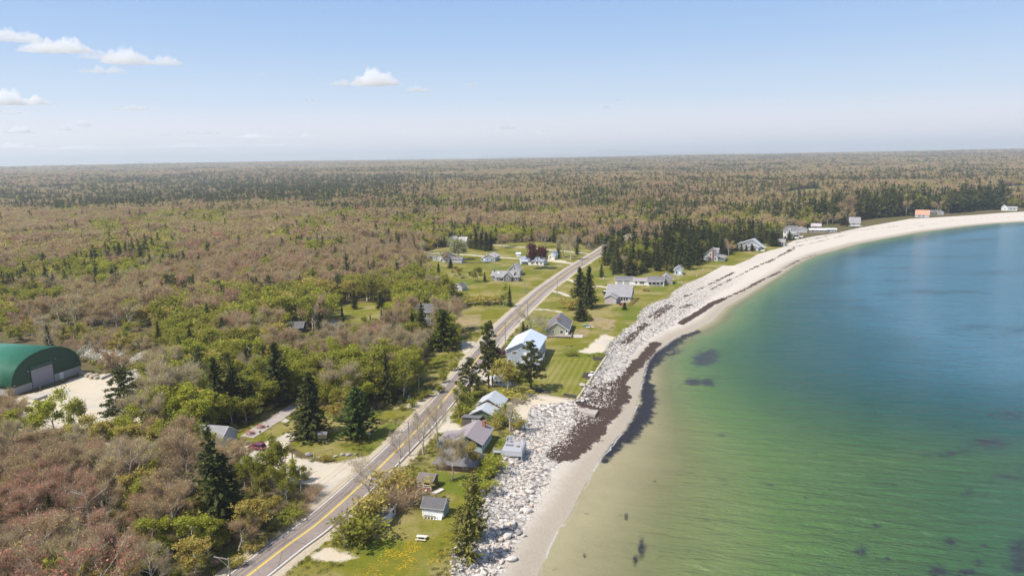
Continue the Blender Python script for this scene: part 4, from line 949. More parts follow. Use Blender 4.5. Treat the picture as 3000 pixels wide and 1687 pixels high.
# sage house
o_ = G(1665, 985.8); an = -9; h = House('beach_house', 'sage green house with charcoal roof, brick chimney and long railed ramp', 'house', (o_[0]-9.0*math.cos(math.radians(an)), o_[1]-9.0*math.sin(math.radians(an))), an)
h.block(0, 9.0, 0, 17.5, 2.7, 3.0, 'y', W_SAGE, R_CHAR, TRIM_W, oh=.45, ohg=.5); h.win('f', 0, 3.0, 1.5, .7, .8).win('f', 0, 6.3, 1.2, 1.1, 1.2).door('f', 0, 8.3, z=.75, glass=True).win('f', 0, 4.5, 4.1, .4, .5); h.chimney(4.5, 4.5, 4.8, 6.6, .8)
h.deck(4.0, 10.5, -3.0, -.02, .75, WOODW, 'fr'); b = MB().slab([(-5.5, -2.9, .05), (4.0, -2.9, .75), (4.0, -1.5, .75), (-5.5, -1.5, .05)], .14)
for i in range(7): x = -5.5+9.5*i/6; z = .05+.7*i/6; b.box(x-.05, x+.05, -2.95, -2.85, -.05, z+1.0)
b.obox((-5.5, -2.9, 1.02), (4, -2.9, 1.72), .09, .07).obox((-5.5, -2.9, .6), (4, -2.9, 1.3), .09, .07); h.part('ramp', b, WOODW)
b = MB().box(10.9, 14.6, -1.8, 3.2, 0, .14); h.part('patio', b, CONC)
# mauve house
o_ = G(1771.5, 889); h = House('beach_house', 'mauve house with big grey sloping roof, sunroom and small deck', 'house', o_, -17)
h.block(0, 5.6, 0, 6.0, 3.0, 1.35, 'y', W_PINK, R_GREY, TRIM_W, oh=.45, ohg=.4); h.block(-.3, 11.6, 6.02, 15.5, 2.9, 4.4, 'x', W_LGREY, R_GREY, TRIM_W, oh=.5, ohg=.35, peak=.72)
for u in (7.4, 8.6, 9.8): h.win('f', 6.02, u, .5, .95, 1.7)
h.win('r', 11.6, 9.5, 3.4, 1.0, 1.0).win('r', 11.6, 12.5, .9, 1.2, 1.2).door('r', 5.6, 4.5)
h.deck(5.65, 11.4, 1.6, 5.98, .5, WOODW, None)
# long white house
h = House('beach_house', 'long low white house of three joined wings in front of the spruces', 'house', G(1802, 833), -14)
h.block(0, 10.0, 0, 6.4, 2.6, 1.5, 'x', W_WHITE, R_CHAR, TRIM_W); h.block(10.04, 17.6, -1.2, 5.0, 2.5, 1.1, 'x', W_WHITE, R_BROWN, TRIM_W, ohg=.05); h.block(17.64, 26.6, -2.2, 5.2, 3.1, 1.6, 'x', W_WHITE, R_CHAR, TRIM_W)
for u in (2.6, 6.4): b = MB(); h.rect(b, 'f', 0, u-1.4, u+1.4, .05, 2.2, -.02, .04); h.part('garage_door', b, TRIM_G)
h.win('f', -1.2, 11.7, .9, .9, 1.1).win('f', -1.2, 14.6, .8, 2.6, 1.3, bars=3).win('f', -2.2, 19.2, .9, 1.2, 1.5).win('f', -2.2, 21.4, .9, 1.6, 1.5).win('f', -2.2, 23.4, .9, 1.2, 1.5).win('f', -2.2, 25.6, 1.0, 1.2, 1.2).door('f', -1.2, 12.9)
b = MB().slab([(17.8, -3.4, 2.35), (25.0, -3.4, 2.35), (25.0, -2.22, 2.65), (17.8, -2.22, 2.65)], .12); h.part('porch_roof', b, R_BROWN)
o_ = G(1950, 838); h = House('cottage', 'low cottage with grey roof and brick chimney behind the long white house', 'house', o_, -14); h.block(-3.5, 3.5, 6, 13, 2.7, 2.6, 'y', W_SHING, R_GREY); h.chimney(-2.6, 7.2, 3, 5.9).win('f', 6, 0, 1, 1, 1.1)
h = House('cottage', 'tiny blue green cottage shaded among the spruces by the beach', 'house', G(1975, 806), -16); h.block(0, 4.6, 0, 7, 3.2, 2.0, 'y', W_TEAL, R_BLUE2); h.door('f', 0, 3.2).win('f', 0, 1.4, 1.2).win('f', 0, 2.3, 3.6, .6, .7); h.deck(-.2, 5.4, -1.8, -.02, .4, TRIM_G, 'f')
# skylight house
h = House('beach_house', 'grey house with steep roof, skylights and outside brick chimney on the grass', 'house', G(2060, 764), -24)
h.block(0, 9.4, 0, 11.5, 3.4, 4.6, 'y', W_LGREY, R_GREY, TRIM_G, oh=.5, ohg=.5); b = MB().slab([(9.7, -.4, 3.3), (14.2, -.4, 2.4), (14.2, 11.9, 2.4), (9.7, 11.9, 3.3)][::1], .15); h.part('porch_roof', b, R_GREY)
h.deck(9.42, 13.8, 0, 11.4, .5, TRIM_G, 'fr', rmat=TRIM_W)
for y in (.1, 3.8, 7.6, 11.3): h.part('porch_post', MB().box(13.7, 13.85, y-.08, y+.08, .5, 2.3), TRIM_W)
h.chimney(6.3, -.45, 0, 8.2, .75)
h.win('f', 0, 4.6, 1.2, .8, 1.2).win('f', 0, 4.6, 3.7, .8, 1.3).win('f', 0, 8.0, 1.2, .8, 1.2).win('f', 0, 7.8, 3.6, .6, .9)
for i, y in enumerate((3.5, 6.0)): b = MB().slab([(6.3, y, 6.66), (7.3, y, 5.68), (7.3, y+1.0, 5.68), (6.3, y+1.0, 6.66)][::-1], .06); h.part('skylight', b, GLASS)
h.block(5.6, 8.8, 8.3, 11.2, 2.0, .9, 'x', W_LGREY, R_GREY, TRIM_G, z0=4.7, oh=.2, ohg=.2, clear=False)
# wide house
h = House('beach_house', 'wide grey house with low gable and small front gable near the beach', 'house', G(2152, 731), -27)
h.block(0, 18.5, 0, 9.0, 3.2, 4.6, 'y', W_GREY, R_LITE, TRIM_G, oh=.6, ohg=.5, peak=.68); h.block(9.5, 17.5, -4.5, -.02, 2.7, 1.7, 'y', W_LGREY, R_LITE, TRIM_G, oh=.6, ohg=.4); h.win('f', 0, 9.6, 4.2, .7, 1.4).win('f', 0, 10.8, 4.2, .7, 1.4).win('f', 0, 7.2, 4.2, 1.0, .7).win('f', -4.5, 14.6, .8, 2.6, 1.5, bars=2).win('f', -4.5, 12.2, .8, .9, 1.2).door('f', 0, 8.0); h.deck(17.7, 21.5, -3.5, 3, .4, TRIM_W, 'r', name='porch'); b = MB().slab([(18.8, -.3, 3.0), (22.0, -.3, 2.5), (22.0, 5, 2.5), (18.8, 5, 3.0)], .14); h.part('porch_roof', b, R_LITE)
h = House('cottage', 'small grey cottage half hidden by trees at the top of the beach', 'house', G(2262, 719), -28); h.block(0, 9.0, 0, 7, 2.8, 2.0, 'x', W_LGREY, R_GREY); h.win('f', 0, 6, .8).win('f', 0, 7.6, .8).win('f', 0, 4.3, .8).door('f', 0, 2.4).win('r', 9, 3.5, .9, 1.2, 1.2)
h = House('beach_house', 'tall white house with dark roof, dormer and glazed front porch', 'house', G(2294, 696), -27)
h.block(0, 10.5, 0, 8.0, 6.0, 3.6, 'x', W_WHITE, R_CHAR, TRIM_W); h.block(3.2, 12.5, -3.4, -.02, 3.2, .9, 'x', W_WHITE, R_CHAR, TRIM_W, kind='gable', peak=.9)
for u in (5.0, 7.4, 9.8, 11.6): h.win('f', -3.4, u, 1.3, 1.7, 1.4)
h.block(4.2, 5.8, -.3, 2.2, 1.6, .7, 'y', W_WHITE, R_CHAR, TRIM_W, z0=5.9, oh=.15, ohg=.15, clear=False); h.win('f', -.3, 5.0, 6.1, .8, 1.0).win('r', 10.5, 4, 4, 1.2, 1.4).win('f', 0, 1.5, 3.6, 1.0, 1.3); h.deck(12.6, 15.5, -3.2, 1.5, 1.4, TRIM_W, 'fr')
h = House('garage', 'grey gabled garage with two small windows beyond the tall white house', 'garage', G(2335, 681.8), -18); h.block(0, 8.4, 0, 9.5, 2.7, 1.9, 'y', W_LGREY, R_GREY); h.win('f', 0, 2.6, 1.2, .7, .8).win('f', 0, 5.6, 1.2, .7, .8)
h = House('storage_shed', 'dark shed with purplish roof standing behind the long white roofed house', 'shed', G(2376, 671), -20); h.block(0, 8.6, 0, 6, 2.6, 2.4, 'x', W_SHING, R_MAUVE, TRIM_G); h.door('f', 0, 4, 2.2, 2.1, W_DARK)
h = House('beach_house', 'long low house with white flat roof and brown shingle walls', 'house', G(2372, 681.6), -14); h.block(0, 13.5, 0, 7, 2.5, .9, 'x', W_SHING, R_WHITE, TRIM_W, ohg=.5); h.block(13.54, 22.5, 1.2, 7.5, 2.7, .8, 'x', W_GREY, R_WHITE, TRIM_G); h.win('f', 0, 2.6, .9, 1.9, 1.0).win('f', 0, 9.0, .8, 1.0, 1.2).win('f', 0, 10.3, .8, 1.0, 1.2).door('f', 0, 6, mat=REDP).win('f', 1.2, 16, .8, 2, 1.3).win('f', 1.2, 19.4, .9, 1.2, 1.1).win('f', 1.2, 21.2, .9, 1.0, 1.1)
h = House('beach_house', 'steep grey roofed house raised on posts at the edge of the sand', 'house', G(2487, 664), -24); h.block(0, 9.5, 0, 9, 3.0, 4.8, 'x', W_GREY, R_GREY, TRIM_W, z0=.8); h.deck(-.5, 11.5, -2.2, -.02, .9, TRIM_W, None); h.win('r', 9.5, 4.5, 2.0, 2.4, 1.8, bars=2).win('f', 0, 4, 1.6, 2, 1.2)
h = House('cottage', 'grey roof peeping from dark spruces behind the steep roofed house', 'house', G(2462, 641), -20); h.block(0, 8.6, 0, 7, 3.6, 2.4, 'x', W_SHING, R_GREY, kind='hip', oh=.4); h.win('f', 0, 4, 1.2)
h = House('beach_house', 'house with bright orange roof beside the far beach', 'house', G(2681, 637), -30); h.block(0, 13.0, 0, 9, 3.0, 4.6, 'x', W_LGREY, R_ORNG, TRIM_W); h.win('f', 0, 4, .8, 2.2, 1.4, bars=2).win('f', 0, 7.5, .8, 2.2, 1.4, bars=2).deck(-.5, 14.5, -2.2, -.02, .4, TRIM_G, None)
h = House('cottage', 'dark roofed grey cottage right of the orange roof', 'house', G(2725, 629), -26); h.block(0, 6.5, 0, 8, 2.8, 2.0, 'x', W_DARK, R_DARK); h.block(6.54, 13, -1, 8, 2.8, 2.2, 'y', W_GREY, R_DARK); h.win('f', -1, 9.6, 1, 1.2, 1.2).win('f', 0, 3, 1, 2.2, 1.2)
h = House('cottage', 'tiny pale roofed cottage among trees above the orange roof', 'house', G(2708, 610), -22); h.block(0, 7.5, 0, 7, 3.4, 2.6, 'x', W_SHING, R_LITE, kind='hip'); h.win('f', 0, 4, 1.2)
h = House('beach_house', 'white house at the far end of the beach near the right edge', 'house', G(2934, 617), -30); h.block(0, 6, 0, 9, 3.4, 3.0, 'y', W_WHITE, R_LITE); h.block(6.04, 15, 1, 8, 2.8, 1.8, 'x', W_WHITE, R_GREY); h.win('f', 0, 3, 1.2).win('f', 1, 9, .9, 2, 1.2, bars=1).win('f', 1, 12.4, .9, 2, 1.2, bars=1)

# ---- left of the road
h = House('farmhouse', 'grey shingled farmhouse with front gable and open porch in the field', 'house', G(1436, 823.5), -15)
h.block(0, 12.8, 3.0, 10.0, 2.9, 2.2, 'x', W_SHING, R_GREY, TRIM_W); h.block(8.2, 12.6, .2, 2.98, 3.2, 2.2, 'y', W_CHAR, R_GREY, TRIM_W, oh=.4, ohg=.3); h.block(12.84, 16.8, 1.6, 6.5, 2.4, .9, 'x', W_CHAR, R_GREY, TRIM_W, kind='hip', oh=.35)
b = MB().slab([(2.6, -.4, 2.35), (8.2, -.4, 2.35), (8.2, 3.0, 3.12), (2.6, 3.0, 3.12)], .14); h.part('porch_roof', b, R_GREY)
for x in (2.9, 5.4, 8.0): h.part('porch_post', MB().box(x-.08, x+.08, -.2, -.04, .25, 2.25), TRIM_W)
b = MB().box(2.6, 8.16, -.3, 2.98, -.1, .25); h.part('porch_floor', b, WOODW)
h.win('f', .2, 10.4, .9, 1.1, 1.4, bars=1).win('f', .2, 10.4, 3.5, .8, .9).win('f', 1.6, 14.0, .8, .9, 1.1).win('f', 1.6, 15.2, .8, .9, 1.1).win('f', 3.0, 1.6, .9, 1.0, 1.2).door('f', 3.0, 5.6); h.chimney(1.0, 5.6, 4.0, 5.9, .35, BLKM); b = MB().slab([(3.2, 4.4, 4.05), (4.0, 4.4, 4.05), (4.0, 5.2, 4.55), (3.2, 5.2, 4.55)], .06); h.part('skylight', b, TRIM_W)
o_ = G(1523.6, 808.5); an = -10; h = House('barn', 'grey barn with steep mauve roof behind the farmhouse', 'barn', (o_[0]-7.1*math.cos(math.radians(an)), o_[1]-7.1*math.sin(math.radians(an))), an); h.block(0, 7.1, 0, 9.0, 3.6, 3.5, 'y', W_LGREY, R_MAUVE, TRIM_W, oh=.4, ohg=.4); h.win('f', 0, 3.9, 4.0, .7, 1.2).door('r', 7.1, 3, 2.4, 2.3, W_GREY)
o_ = G(1531, 776); h = House('farmhouse', 'white house with dark blue grey roof behind the purple beech', 'house', o_, -20); h.block(-3.0, 4.0, 3.5, 11, 2.8, 1.8, 'x', W_WHITE, R_BLUE2); h.block(4.04, 14.5, 0, 8.5, 2.9, 2.2, 'x', W_WHITE, R_BLUE2); h.win('f', 0, 6.8, .8, 1.8, 1.4, bars=2).win('f', 3.5, .6, .9, 2.6, 1.1, bars=2).win('f', 0, 10, .9).win('r', 14.5, 4, 1).win('f', 0, 12.8, .9)
b = MB().slab([(-2.6, 1.2, 2.1), (4.0, 1.2, 2.1), (4.0, 3.48, 2.55), (-2.6, 3.48, 2.55)], .1); h.part('porch_roof', b, R_LITE)
h = House('garden_shed', 'small white shed beside a lane behind the white house', 'shed', G(1512, 752.5), -12); h.block(0, 3.2, 0, 3, 2.1, 1.0, 'x', W_WHITE, R_LITE); h.door('f', 0, 1.6, 1.4, 1.8)
h = House('cottage', 'cream cottage with blue roof at the end of the lane', 'house', G(1606, 760), -18); h.block(0, 5.4, 0, 6.5, 3.2, 1.9, 'y', W_CREAM, R_TARP); h.block(3.0, 5.0, -1.6, -.02, 2.3, .8, 'y', W_CREAM, R_TARP, clear=False); h.win('f', 0, 1.5, 1.1).door('f', -1.6, 4.0)
h = House('farmhouse', 'small grey cottage with mauve hipped gable roof on the lawn', 'house', G(1415, 766), -14); h.block(0, 8.6, 0, 12.5, 2.9, 2.0, 'y', W_GREY, R_MAUVE, TRIM_W); h.block(-1.9, -.02, 1, 8, 2.1, -.4, 'y', W_GREY, R_MAUVE, TRIM_W, kind='mono', oh=.2, clear=False); h.win('f', 0, 3.1, .9, 1.1, .9).win('f', 0, 6.3, .9, 1.1, .9).win('f', 0, 4.2, 3.3, .6, .7).door('f', 0, 1.0).chimney(1.4, 5, 3.2, 5.6, .55, CONC)
for u in (2.5, 6, 9.5): h.win('r', 8.6, u, 1.0)
h = House('farmhouse', 'long grey house with dark roofed wing and white corner boards', 'house', G(1262, 766.5), -20); h.block(0, 14.0, 3.5, 12, 2.6, 2.9, 'y', W_LGREY, R_DARK, TRIM_W, peak=.62); h.block(9.2, 24.0, -1.2, 3.46, 2.6, 1.2, 'x', W_LGREY, R_CHAR, TRIM_W); h.win('f', 3.5, 2.6, .9).door('f', 3.5, 6.0).win('f', -1.2, 19.5, 1.4, .7, .7).win('r', 24.0, 1.2, 1.2, .8, .9).win('f', -1.2, 13, 1.2)
h = House('storage_shed', 'black roofed open shed at the left end of the long grey house', 'shed', G(1253, 759), -12); h.block(0, 5.5, 0, 3.5, 2.0, .7, 'x', W_DARK, R_DARK); h.door('f', 0, 2.6, 2.2, 1.7, W_BROWN)
h = House('farmhouse', 'tall shingled house with many gables at the edge of the woods', 'house', G(1312, 722), -13)
h.block(0, 8.6, 0, 9, 4.6, 3.3, 'y', W_SHING, R_MAUVE, TRIM_W); h.block(8.64, 15.0, 1.5, 9.5, 4.2, 3.0, 'x', W_SHING, R_MAUVE, TRIM_W); h.block(10.0, 13.0, .4, 1.46, 4.2, 1.9, 'y', W_SHING, R_MAUVE, TRIM_W, clear=False); h.win('f', 0, 2.9, 4.4, 1.0, 1.5).win('f', 0, 5.5, 4.4, 1.0, 1.5).win('f', 0, 1.6, 1.2, .9, 1.1).door('f', 0, 6.5).win('f', .4, 11.5, 3.6, .9, 1.2)
h = House('garden_shed', 'grey roofed shed behind the round bush in the field', 'shed', G(1332, 851), -30); h.block(0, 4.8, 0, 5, 2.2, 1.6, 'y', W_LGREY, R_DARK); h.door('f', 0, 2.4)
h = House('farmhouse', 'two storey dark grey house hidden behind a tall spruce', 'house', G(1197, 950), -9); h.block(0, 12.0, 0, 9, 5.6, 2.6, 'x', W_CHAR, R_DARK, TRIM_W)
b = MB().box(0, 12, -.08, -.004, 2.75, 2.95); h.part('belt_board', b, TRIM_W)
for u in (1.5, 4.2, 7.6, 10.4): h.win('f', 0, u, 3.6, 1.1, 1.2).win('f', 0, u, .8, 1.1, 1.4)
h.door('f', 0, 6.0)
h = House('farmhouse', 'distant grey roofed house in the woods right of the dark belt', 'house', G(1112, 603), -16, z=float(inland(np.array([-205.]), np.array([1140.]))[0])); h.block(0, 24, 0, 11, 3.5, 6.0, 'x', W_SHING, R_GREY); h.win('f', 0, 6, 1, 2, 1.4).win('f', 0, 16, 1, 2, 1.4)
h = House('farmhouse', 'low grey house veiled by leafless trees left of the shingled house', 'house', G(1081, 728), -12); h.block(0, 13, 0, 9, 2.8, 4.0, 'x', W_SHING, R_GREY); h.win('f', 0, 4, 1).win('f', 0, 9, 1)
h = House('garage', 'dark garage with pale eave in the woods beside a covered boat', 'garage', G(829, 979), 4); h.block(0, 8.2, 0, 6.5, 2.9, 1.5, 'x', W_DARK, R_DARK, TRIM_B, oh=.6); b = MB(); h.rect(b, 'f', 0, 1.0, 3.6, .05, 2.2, -.02, .05); h.part('garage_door', b, TRIM_G); h.win('f', 0, 5.6, 1, 1, .9)
h = House('storage_shed', 'low building with wide grey shingle roof beside the parking lot trees', 'shed', G(533, 1312), -13); h.block(0, 11.0, 0, 7, 2.7, 2.4, 'x', W_BLUE, R_GREY); h.door('f', 0, 3.5).win('f', 0, 6.2, 1.0).win('f', 0, 8.6, 1.0)
# ---- the green arched building
QW, QL, QB, QP_ = 26.4, 34.0, 2.35, 11.6
h = House('arched_storehouse', 'big green arched storehouse with roller door on concrete walls', 'storehouse', G(36, 1161), 75.3)
b = MB()
for x0, x1, y0, y1 in ((0, 7.2, 0, .35), (15.6, QW, 0, .35), (0, .35, .35, QL), (QW-.35, QW, .35, QL)): b.box(x0, x1, y0, y1, -.2, QB)
h.part('wall', b, CONC)
def arch(k, n=40):
    th = math.pi*k/n; return QW/2-QW/2*math.copysign(abs(math.cos(th))**.88, math.cos(th)), QB+(QP_-QB)*abs(math.sin(th))**.94
A_ = [arch(k) for k in range(41)]; V = []; F = []
for y in (-.25, QL): V += [(x, y, z+.02) for x, z in A_]
F = [(k, k+1, 42+k, 41+k) for k in range(40)]
t = NT('green_fabric_roof'); sx = t.n('SeparateXYZ'); t.put(sx.inputs[0], t.obj()); f = t.noise(.5, 4, .6, t.obj()); rb = t.step(t.math('PINGPONG', sx.outputs[1], .45), .33, .42)
GREENR = t.done(t.bsdf(t.ramp(f, [(.3, (0.028, 0.150, 0.085)), (.7, (0.040, 0.185, 0.105))]), .38, .5, t.bump(rb, .6, .06)))
rf = MB().poly(V, F); ro = h.part('roof', rf, GREENR)
for p in ro.data.polygons: p.use_smooth = True
md = ro.modifiers.new('skin', 'SOLIDIFY'); md.thickness = .12; md.offset = 1
ct = MB(); V = [(x, .12, z-.02) for x, z in A_]; ct.poly(V+[(x, .3, z) for x, _, z in V], [tuple(range(41)), tuple(range(81, 40, -1))]); h.part('gable_panel', ct, plain('dark_green_panel', (0.018, 0.062, 0.036), .5, .15))
b = MB().box(7.2, 15.6, -.22, .119, 6.15, 7.4); h.part('lintel_panel', b, plain('green_lintel', (0.03, 0.085, 0.055), .5, .1))
b = MB()
for i in range(26): b.box(7.35, 15.45, .02, .10+.02*(i % 2), i*.235, i*.235+.232)
h.part('roller_door', b, siding('grey_roller_door', (0.34, 0.32, 0.355), .235)); b = MB().box(7.2, 7.35, -.1, .119, 0, 6.15).box(15.45, 15.6, -.1, .119, 0, 6.15); h.part('door_frame', b, TRIM_D)
h.door('f', 0, 18.4, 1.3, 2.2, TRIM_W)
for x, z in ((6.2, 6.1), (16.6, 7.4), (1.0, 2.9), (25.2, 3.4)): b = MB().box(x-.25, x+.25, -.3, .119, z, z+.25); h.part('lamp', b, METAL)
b = MB().box(.2, .6, .4, 1, .0, 1)
for x in (6.9, 15.9): pass
house_spots.append((*h.world(13, 14), 24.0))
# ================================================================ things standing about
def up(x, y, z=None): return (x, y, ZG(x, y) if z is None else z)
# concrete picnic slab
def slab_sheet(name, px, mat, z0, z1, label, cat, kind=None, lvl=0.0):
    w = [G(*p, lvl) for p in px]; cx, cy_ = np.mean(w, 0); r = empty(name, (cx, cy_, lvl), 0, label, cat) if False else None
    q = [(x-cx, y-cy_, z1) for x, y in w]
    a = sum(q[i][0]*q[(i+1) % len(q)][1]-q[(i+1) % len(q)][0]*q[i][1] for i in range(len(q)))
    if a < 0: q = q[::-1]
    m = MB(); n = len(q); m.poly([(*p[:2], z0) for p in q]+q, [tuple(range(n-1, -1, -1)), tuple(range(n, 2*n))]+[(i, (i+1) % n, n+(i+1) % n, n+i) for i in range(n)])
    o = m.build(name, mat); o.location = (cx, cy_, lvl); return tag(o, label, cat, None, kind)
SLABC = plain('old_concrete_slab', (0.36, 0.31, 0.275), .9, .2, .6, bump=.2)
slab_sheet('concrete_slab', [(704.5,1277),(743,1283),(813,1238),(823,1233),(863,1203),(887,1184.5),(850,1186),(820,1205),(787,1226),(752,1246.6)], SLABC, -.15, .09, 'long cracked concrete slab under the red picnic tables', 'slab')
slab_sheet('concrete_slab', [(822.5,1235.6),(839,1237.7),(848.7,1231.5),(835,1226)], plain('pale_concrete', (0.44, 0.40, 0.33)), -.15, .10, 'small square concrete slab beside the long picnic slab', 'slab')
slab_sheet('boat_ramp', [(1693,1195),(1753,1202),(1743,1217),(1698,1205)], SLABC, -.6, .12, 'concrete boat ramp slab ending on the shore rocks', 'ramp', None, -1.3)
def picnic_table(loc, rz, mat, label):
    r = empty('picnic_table', loc, math.radians(rz), label, 'picnic table', 'picnic tables on the lawns'); L = 2.0
    m = MB()
    for i in range(5): m.box(-L/2, L/2, -.38+i*.155, -.38+i*.155+.14, .72, .765)
    m.build('table_top', mat, r)
    for s in (-1, 1):
        b = MB(); b.box(-L/2, L/2, s*.78-.14, s*.78-.01, .42, .46).box(-L/2, L/2, s*.78+.01, s*.78+.14, .42, .46); b.build('bench', mat, r)
    for x in (-.7, .7):
        l = MB(); l.obox((x, -.30, .72), (x, -.62, 0), .05, .1).obox((x, .30, .72), (x, .62, 0), .05, .1); l.obox((x+.04, -.9, .39), (x+.04, .9, .39), .04, .09).obox((x+.04, -.36, .68), (x+.04, .36, .68), .04, .08); l.build('leg_frame', mat, r)
    return r
RED2 = plain('faded_red_paint', (0.33, 0.115, 0.10), .6, .2)
picnic_table((*G(733, 1272), .09), -24, RED2, 'faded red picnic table at the near end of the concrete slab')
picnic_table((*G(764, 1253.5), .09), -24, RED2, 'faded red picnic table second along the slab, next to a grill')
picnic_table((*G(867, 1187), .09), 42, RED2, 'deep red picnic table at the far end of the concrete slab')
picnic_table((*G(1236, 1580), .0), -12, plain('white_table_paint', (0.66, 0.61, 0.54), .6, .08), 'white picnic table among dandelions on the near lawn')
for (px_1, py_1), lb in (((762.5, 1274), 'black pedestal grill beside the nearest red picnic table'), ((786, 1258), 'black pedestal grill beside the second red picnic table')):
    r = empty('barbecue_grill', (*G(px_1, py_1), 0), -.4, lb, 'grill', 'pedestal grills by the concrete slab')
    MB().bar((0, 0, 0), (0, 0, .8), .045).build('post', BLKM, r)
    m = MB().box(-.28, .28, -.2, .2, .8, .83).box(-.28, .28, -.2, -.17, .83, 1.05).box(-.28, .28, .17, .2, .83, 1.1).box(-.28, -.25, -.17, .17, .83, 1.05); m.build('firebox', BLKM, r)
    g_ = MB(); 
    for i in range(7): g_.box(-.24, .24, -.16+i*.05, -.148+i*.05, .98, .995)
    g_.build('grate', METAL, r)
# notice kiosk
r = empty('notice_kiosk', (*G(945, 1294.5), 0), math.radians(-4), 'wooden notice board with small shingled roof on the picnic lawn', 'kiosk')
b = MB(); b.box(-1.05, -.93, -.06, .06, 0, 2.5).box(.93, 1.05, -.06, .06, 0, 2.5)
for x in (-.99, .99):
    p = MB().box(x-.06, x+.06, -.06, .06, 0, 2.45); p.build('post', YELP, r); MB().box(x-.3, x+.3, -.12, .12, 0, .07).build('footing', CONC, r)
b = MB().box(-1.25, 1.25, -.10, -.061, .95, 2.25); pn = b.build('board', plain('kiosk_board', (0.47, 0.40, 0.24), .7, .1), r)
m = MB(); q_ = np.random.default_rng(4)
for cx in (-.75, .0, .62):
    for k in range(9): a = k*.7; m.obox((cx+.25*math.cos(a)*(.6+.4*math.sin(3*a)), -.106, 1.55+.3*math.sin(a)), (cx+.25*math.cos(a+.7)*(.6+.4*math.sin(3*a+2.1)), -.106, 1.55+.3*math.sin(a+.7)), .03, .01)
m.build('carved_pattern', plain('dark_carving', (0.20, 0.17, 0.10)), pn)
b = MB().slab([(-1.45, -.75, 2.2), (1.45, -.75, 2.2), (1.45, 0, 2.85), (-1.45, 0, 2.85)], .08).slab([(1.45, .75, 2.2), (-1.45, .75, 2.2), (-1.45, 0, 2.85), (1.45, 0, 2.85)], .08); b.build('roof', R_CHAR, r)
# swing gate
a, c_ = G(920.3, 1341.5), G(974, 1326); L = math.hypot(c_[0]-a[0], c_[1]-a[1]); r = empty('swing_gate', (*a, 0), math.atan2(c_[1]-a[1], c_[0]-a[0]), 'yellow wooden swing gate standing open on the grass edge', 'gate')
MB().box(-.09, .09, -.09, .09, -.1, 1.45).build('post', YELP, r); MB().box(L-.07, L+.07, -.07, .07, -.1, 1.3).build('post', YELP, r)
m = MB().obox((.09, 0, 1.3), (L, 0, 1.2), .08, .12).obox((.09, 0, .55), (L, 0, .95), .08, .12).box(L*.38, L*.38+.09, -.03, .03, .62, 1.28).box(L*.72, L*.72+.08, -.03, .03, .78, 1.24); m.build('rail', YELP, r)
# ---- rocks
def rock_mesh(name, seed, flat=.65, mats=None, sub=2):
    g = np.random.default_rng(seed); bm = bmesh.new(); bmesh.ops.create_icosphere(bm, subdivisions=sub, radius=.5)
    ax = g.uniform(.72, 1.2, 3)*np.array([1.25, .9, flat]); pl = unit(g.normal(size=(9, 3))); ds = g.uniform(.30, .46, 9)
    for v in bm.verts:
        p = np.array(v.co)
        for n_, d_ in zip(pl, ds):
            e = p@n_-d_
            if e > 0: p = p-n_*e*.92
        p = p*ax*1.15; v.co = p+g.normal(0, .012, 3)
    me = bpy.data.meshes.new(name); bm.to_mesh(me); bm.free(); me.materials.append(mats or ROCK); return me
def rock_mat(name, stops):
    t = NT(name); oi = t.n('ObjectInfo'); f = t.noise(3.0, 6, .7, t.obj()); c = t.ramp(oi.outputs['Random'], stops)
    c = t.mix(t.math('MULTIPLY', t.step(f, .45, .75), .45), c, t.mix(.5, c, (0.12, .11, .10)))
    return t.done(t.bsdf(c, .9, .2, t.bump(f, .5, .05)))
ROCK = rock_mat('shore_rock', [(0.0, (0.26, .24, .225)), (.25, (.40, .365, .33)), (.5, (.54, .49, .435)), (.75, (.61, .555, .495)), (.9, (.54, .42, .32)), (1.0, (.48, .44, .41))])
ROCKS = [rock_mesh('boulder', 40+i) for i in range(8)]
STONE = rock_mat('grey_field_stone', [(0, (.20, .19, .185)), (1, (.36, .34, .32))])
for i, (x, y, s, lb) in enumerate(((935.5,1340,1.1,'grey boulder nearest the gate post, first of the row'), (958,1339,1.0,'flat grey boulder second from the gate post'), (982.5,1337,.9,'small dark boulder, third in the row by the lot'), (1003.6,1332,1.15,'large dark boulder, fourth in the row by the lot'), (1022,1333,1.1,'pale boulder fifth in the row by the lot'), (1042,1331,.9,'last small boulder of the row, nearest the road'), (905,1334,1.7,'flat pale rock lying left of the gate post'), (905, 1225, 1.5, 'pale rock at the foot of the big spruce'))):
    m_ = rock_mesh('boulder', 80+i, .6, STONE if i < 6 else ROCK); o = mobj('boulder', m_); px1 = G(x, y); o.location = (*px1, s*.18); o.scale = (s, s, s); o.rotation_euler = (0, 0, rnd.uniform(0, 6)); tag(o, lb, 'boulder', 'boulders by the picnic lawn')
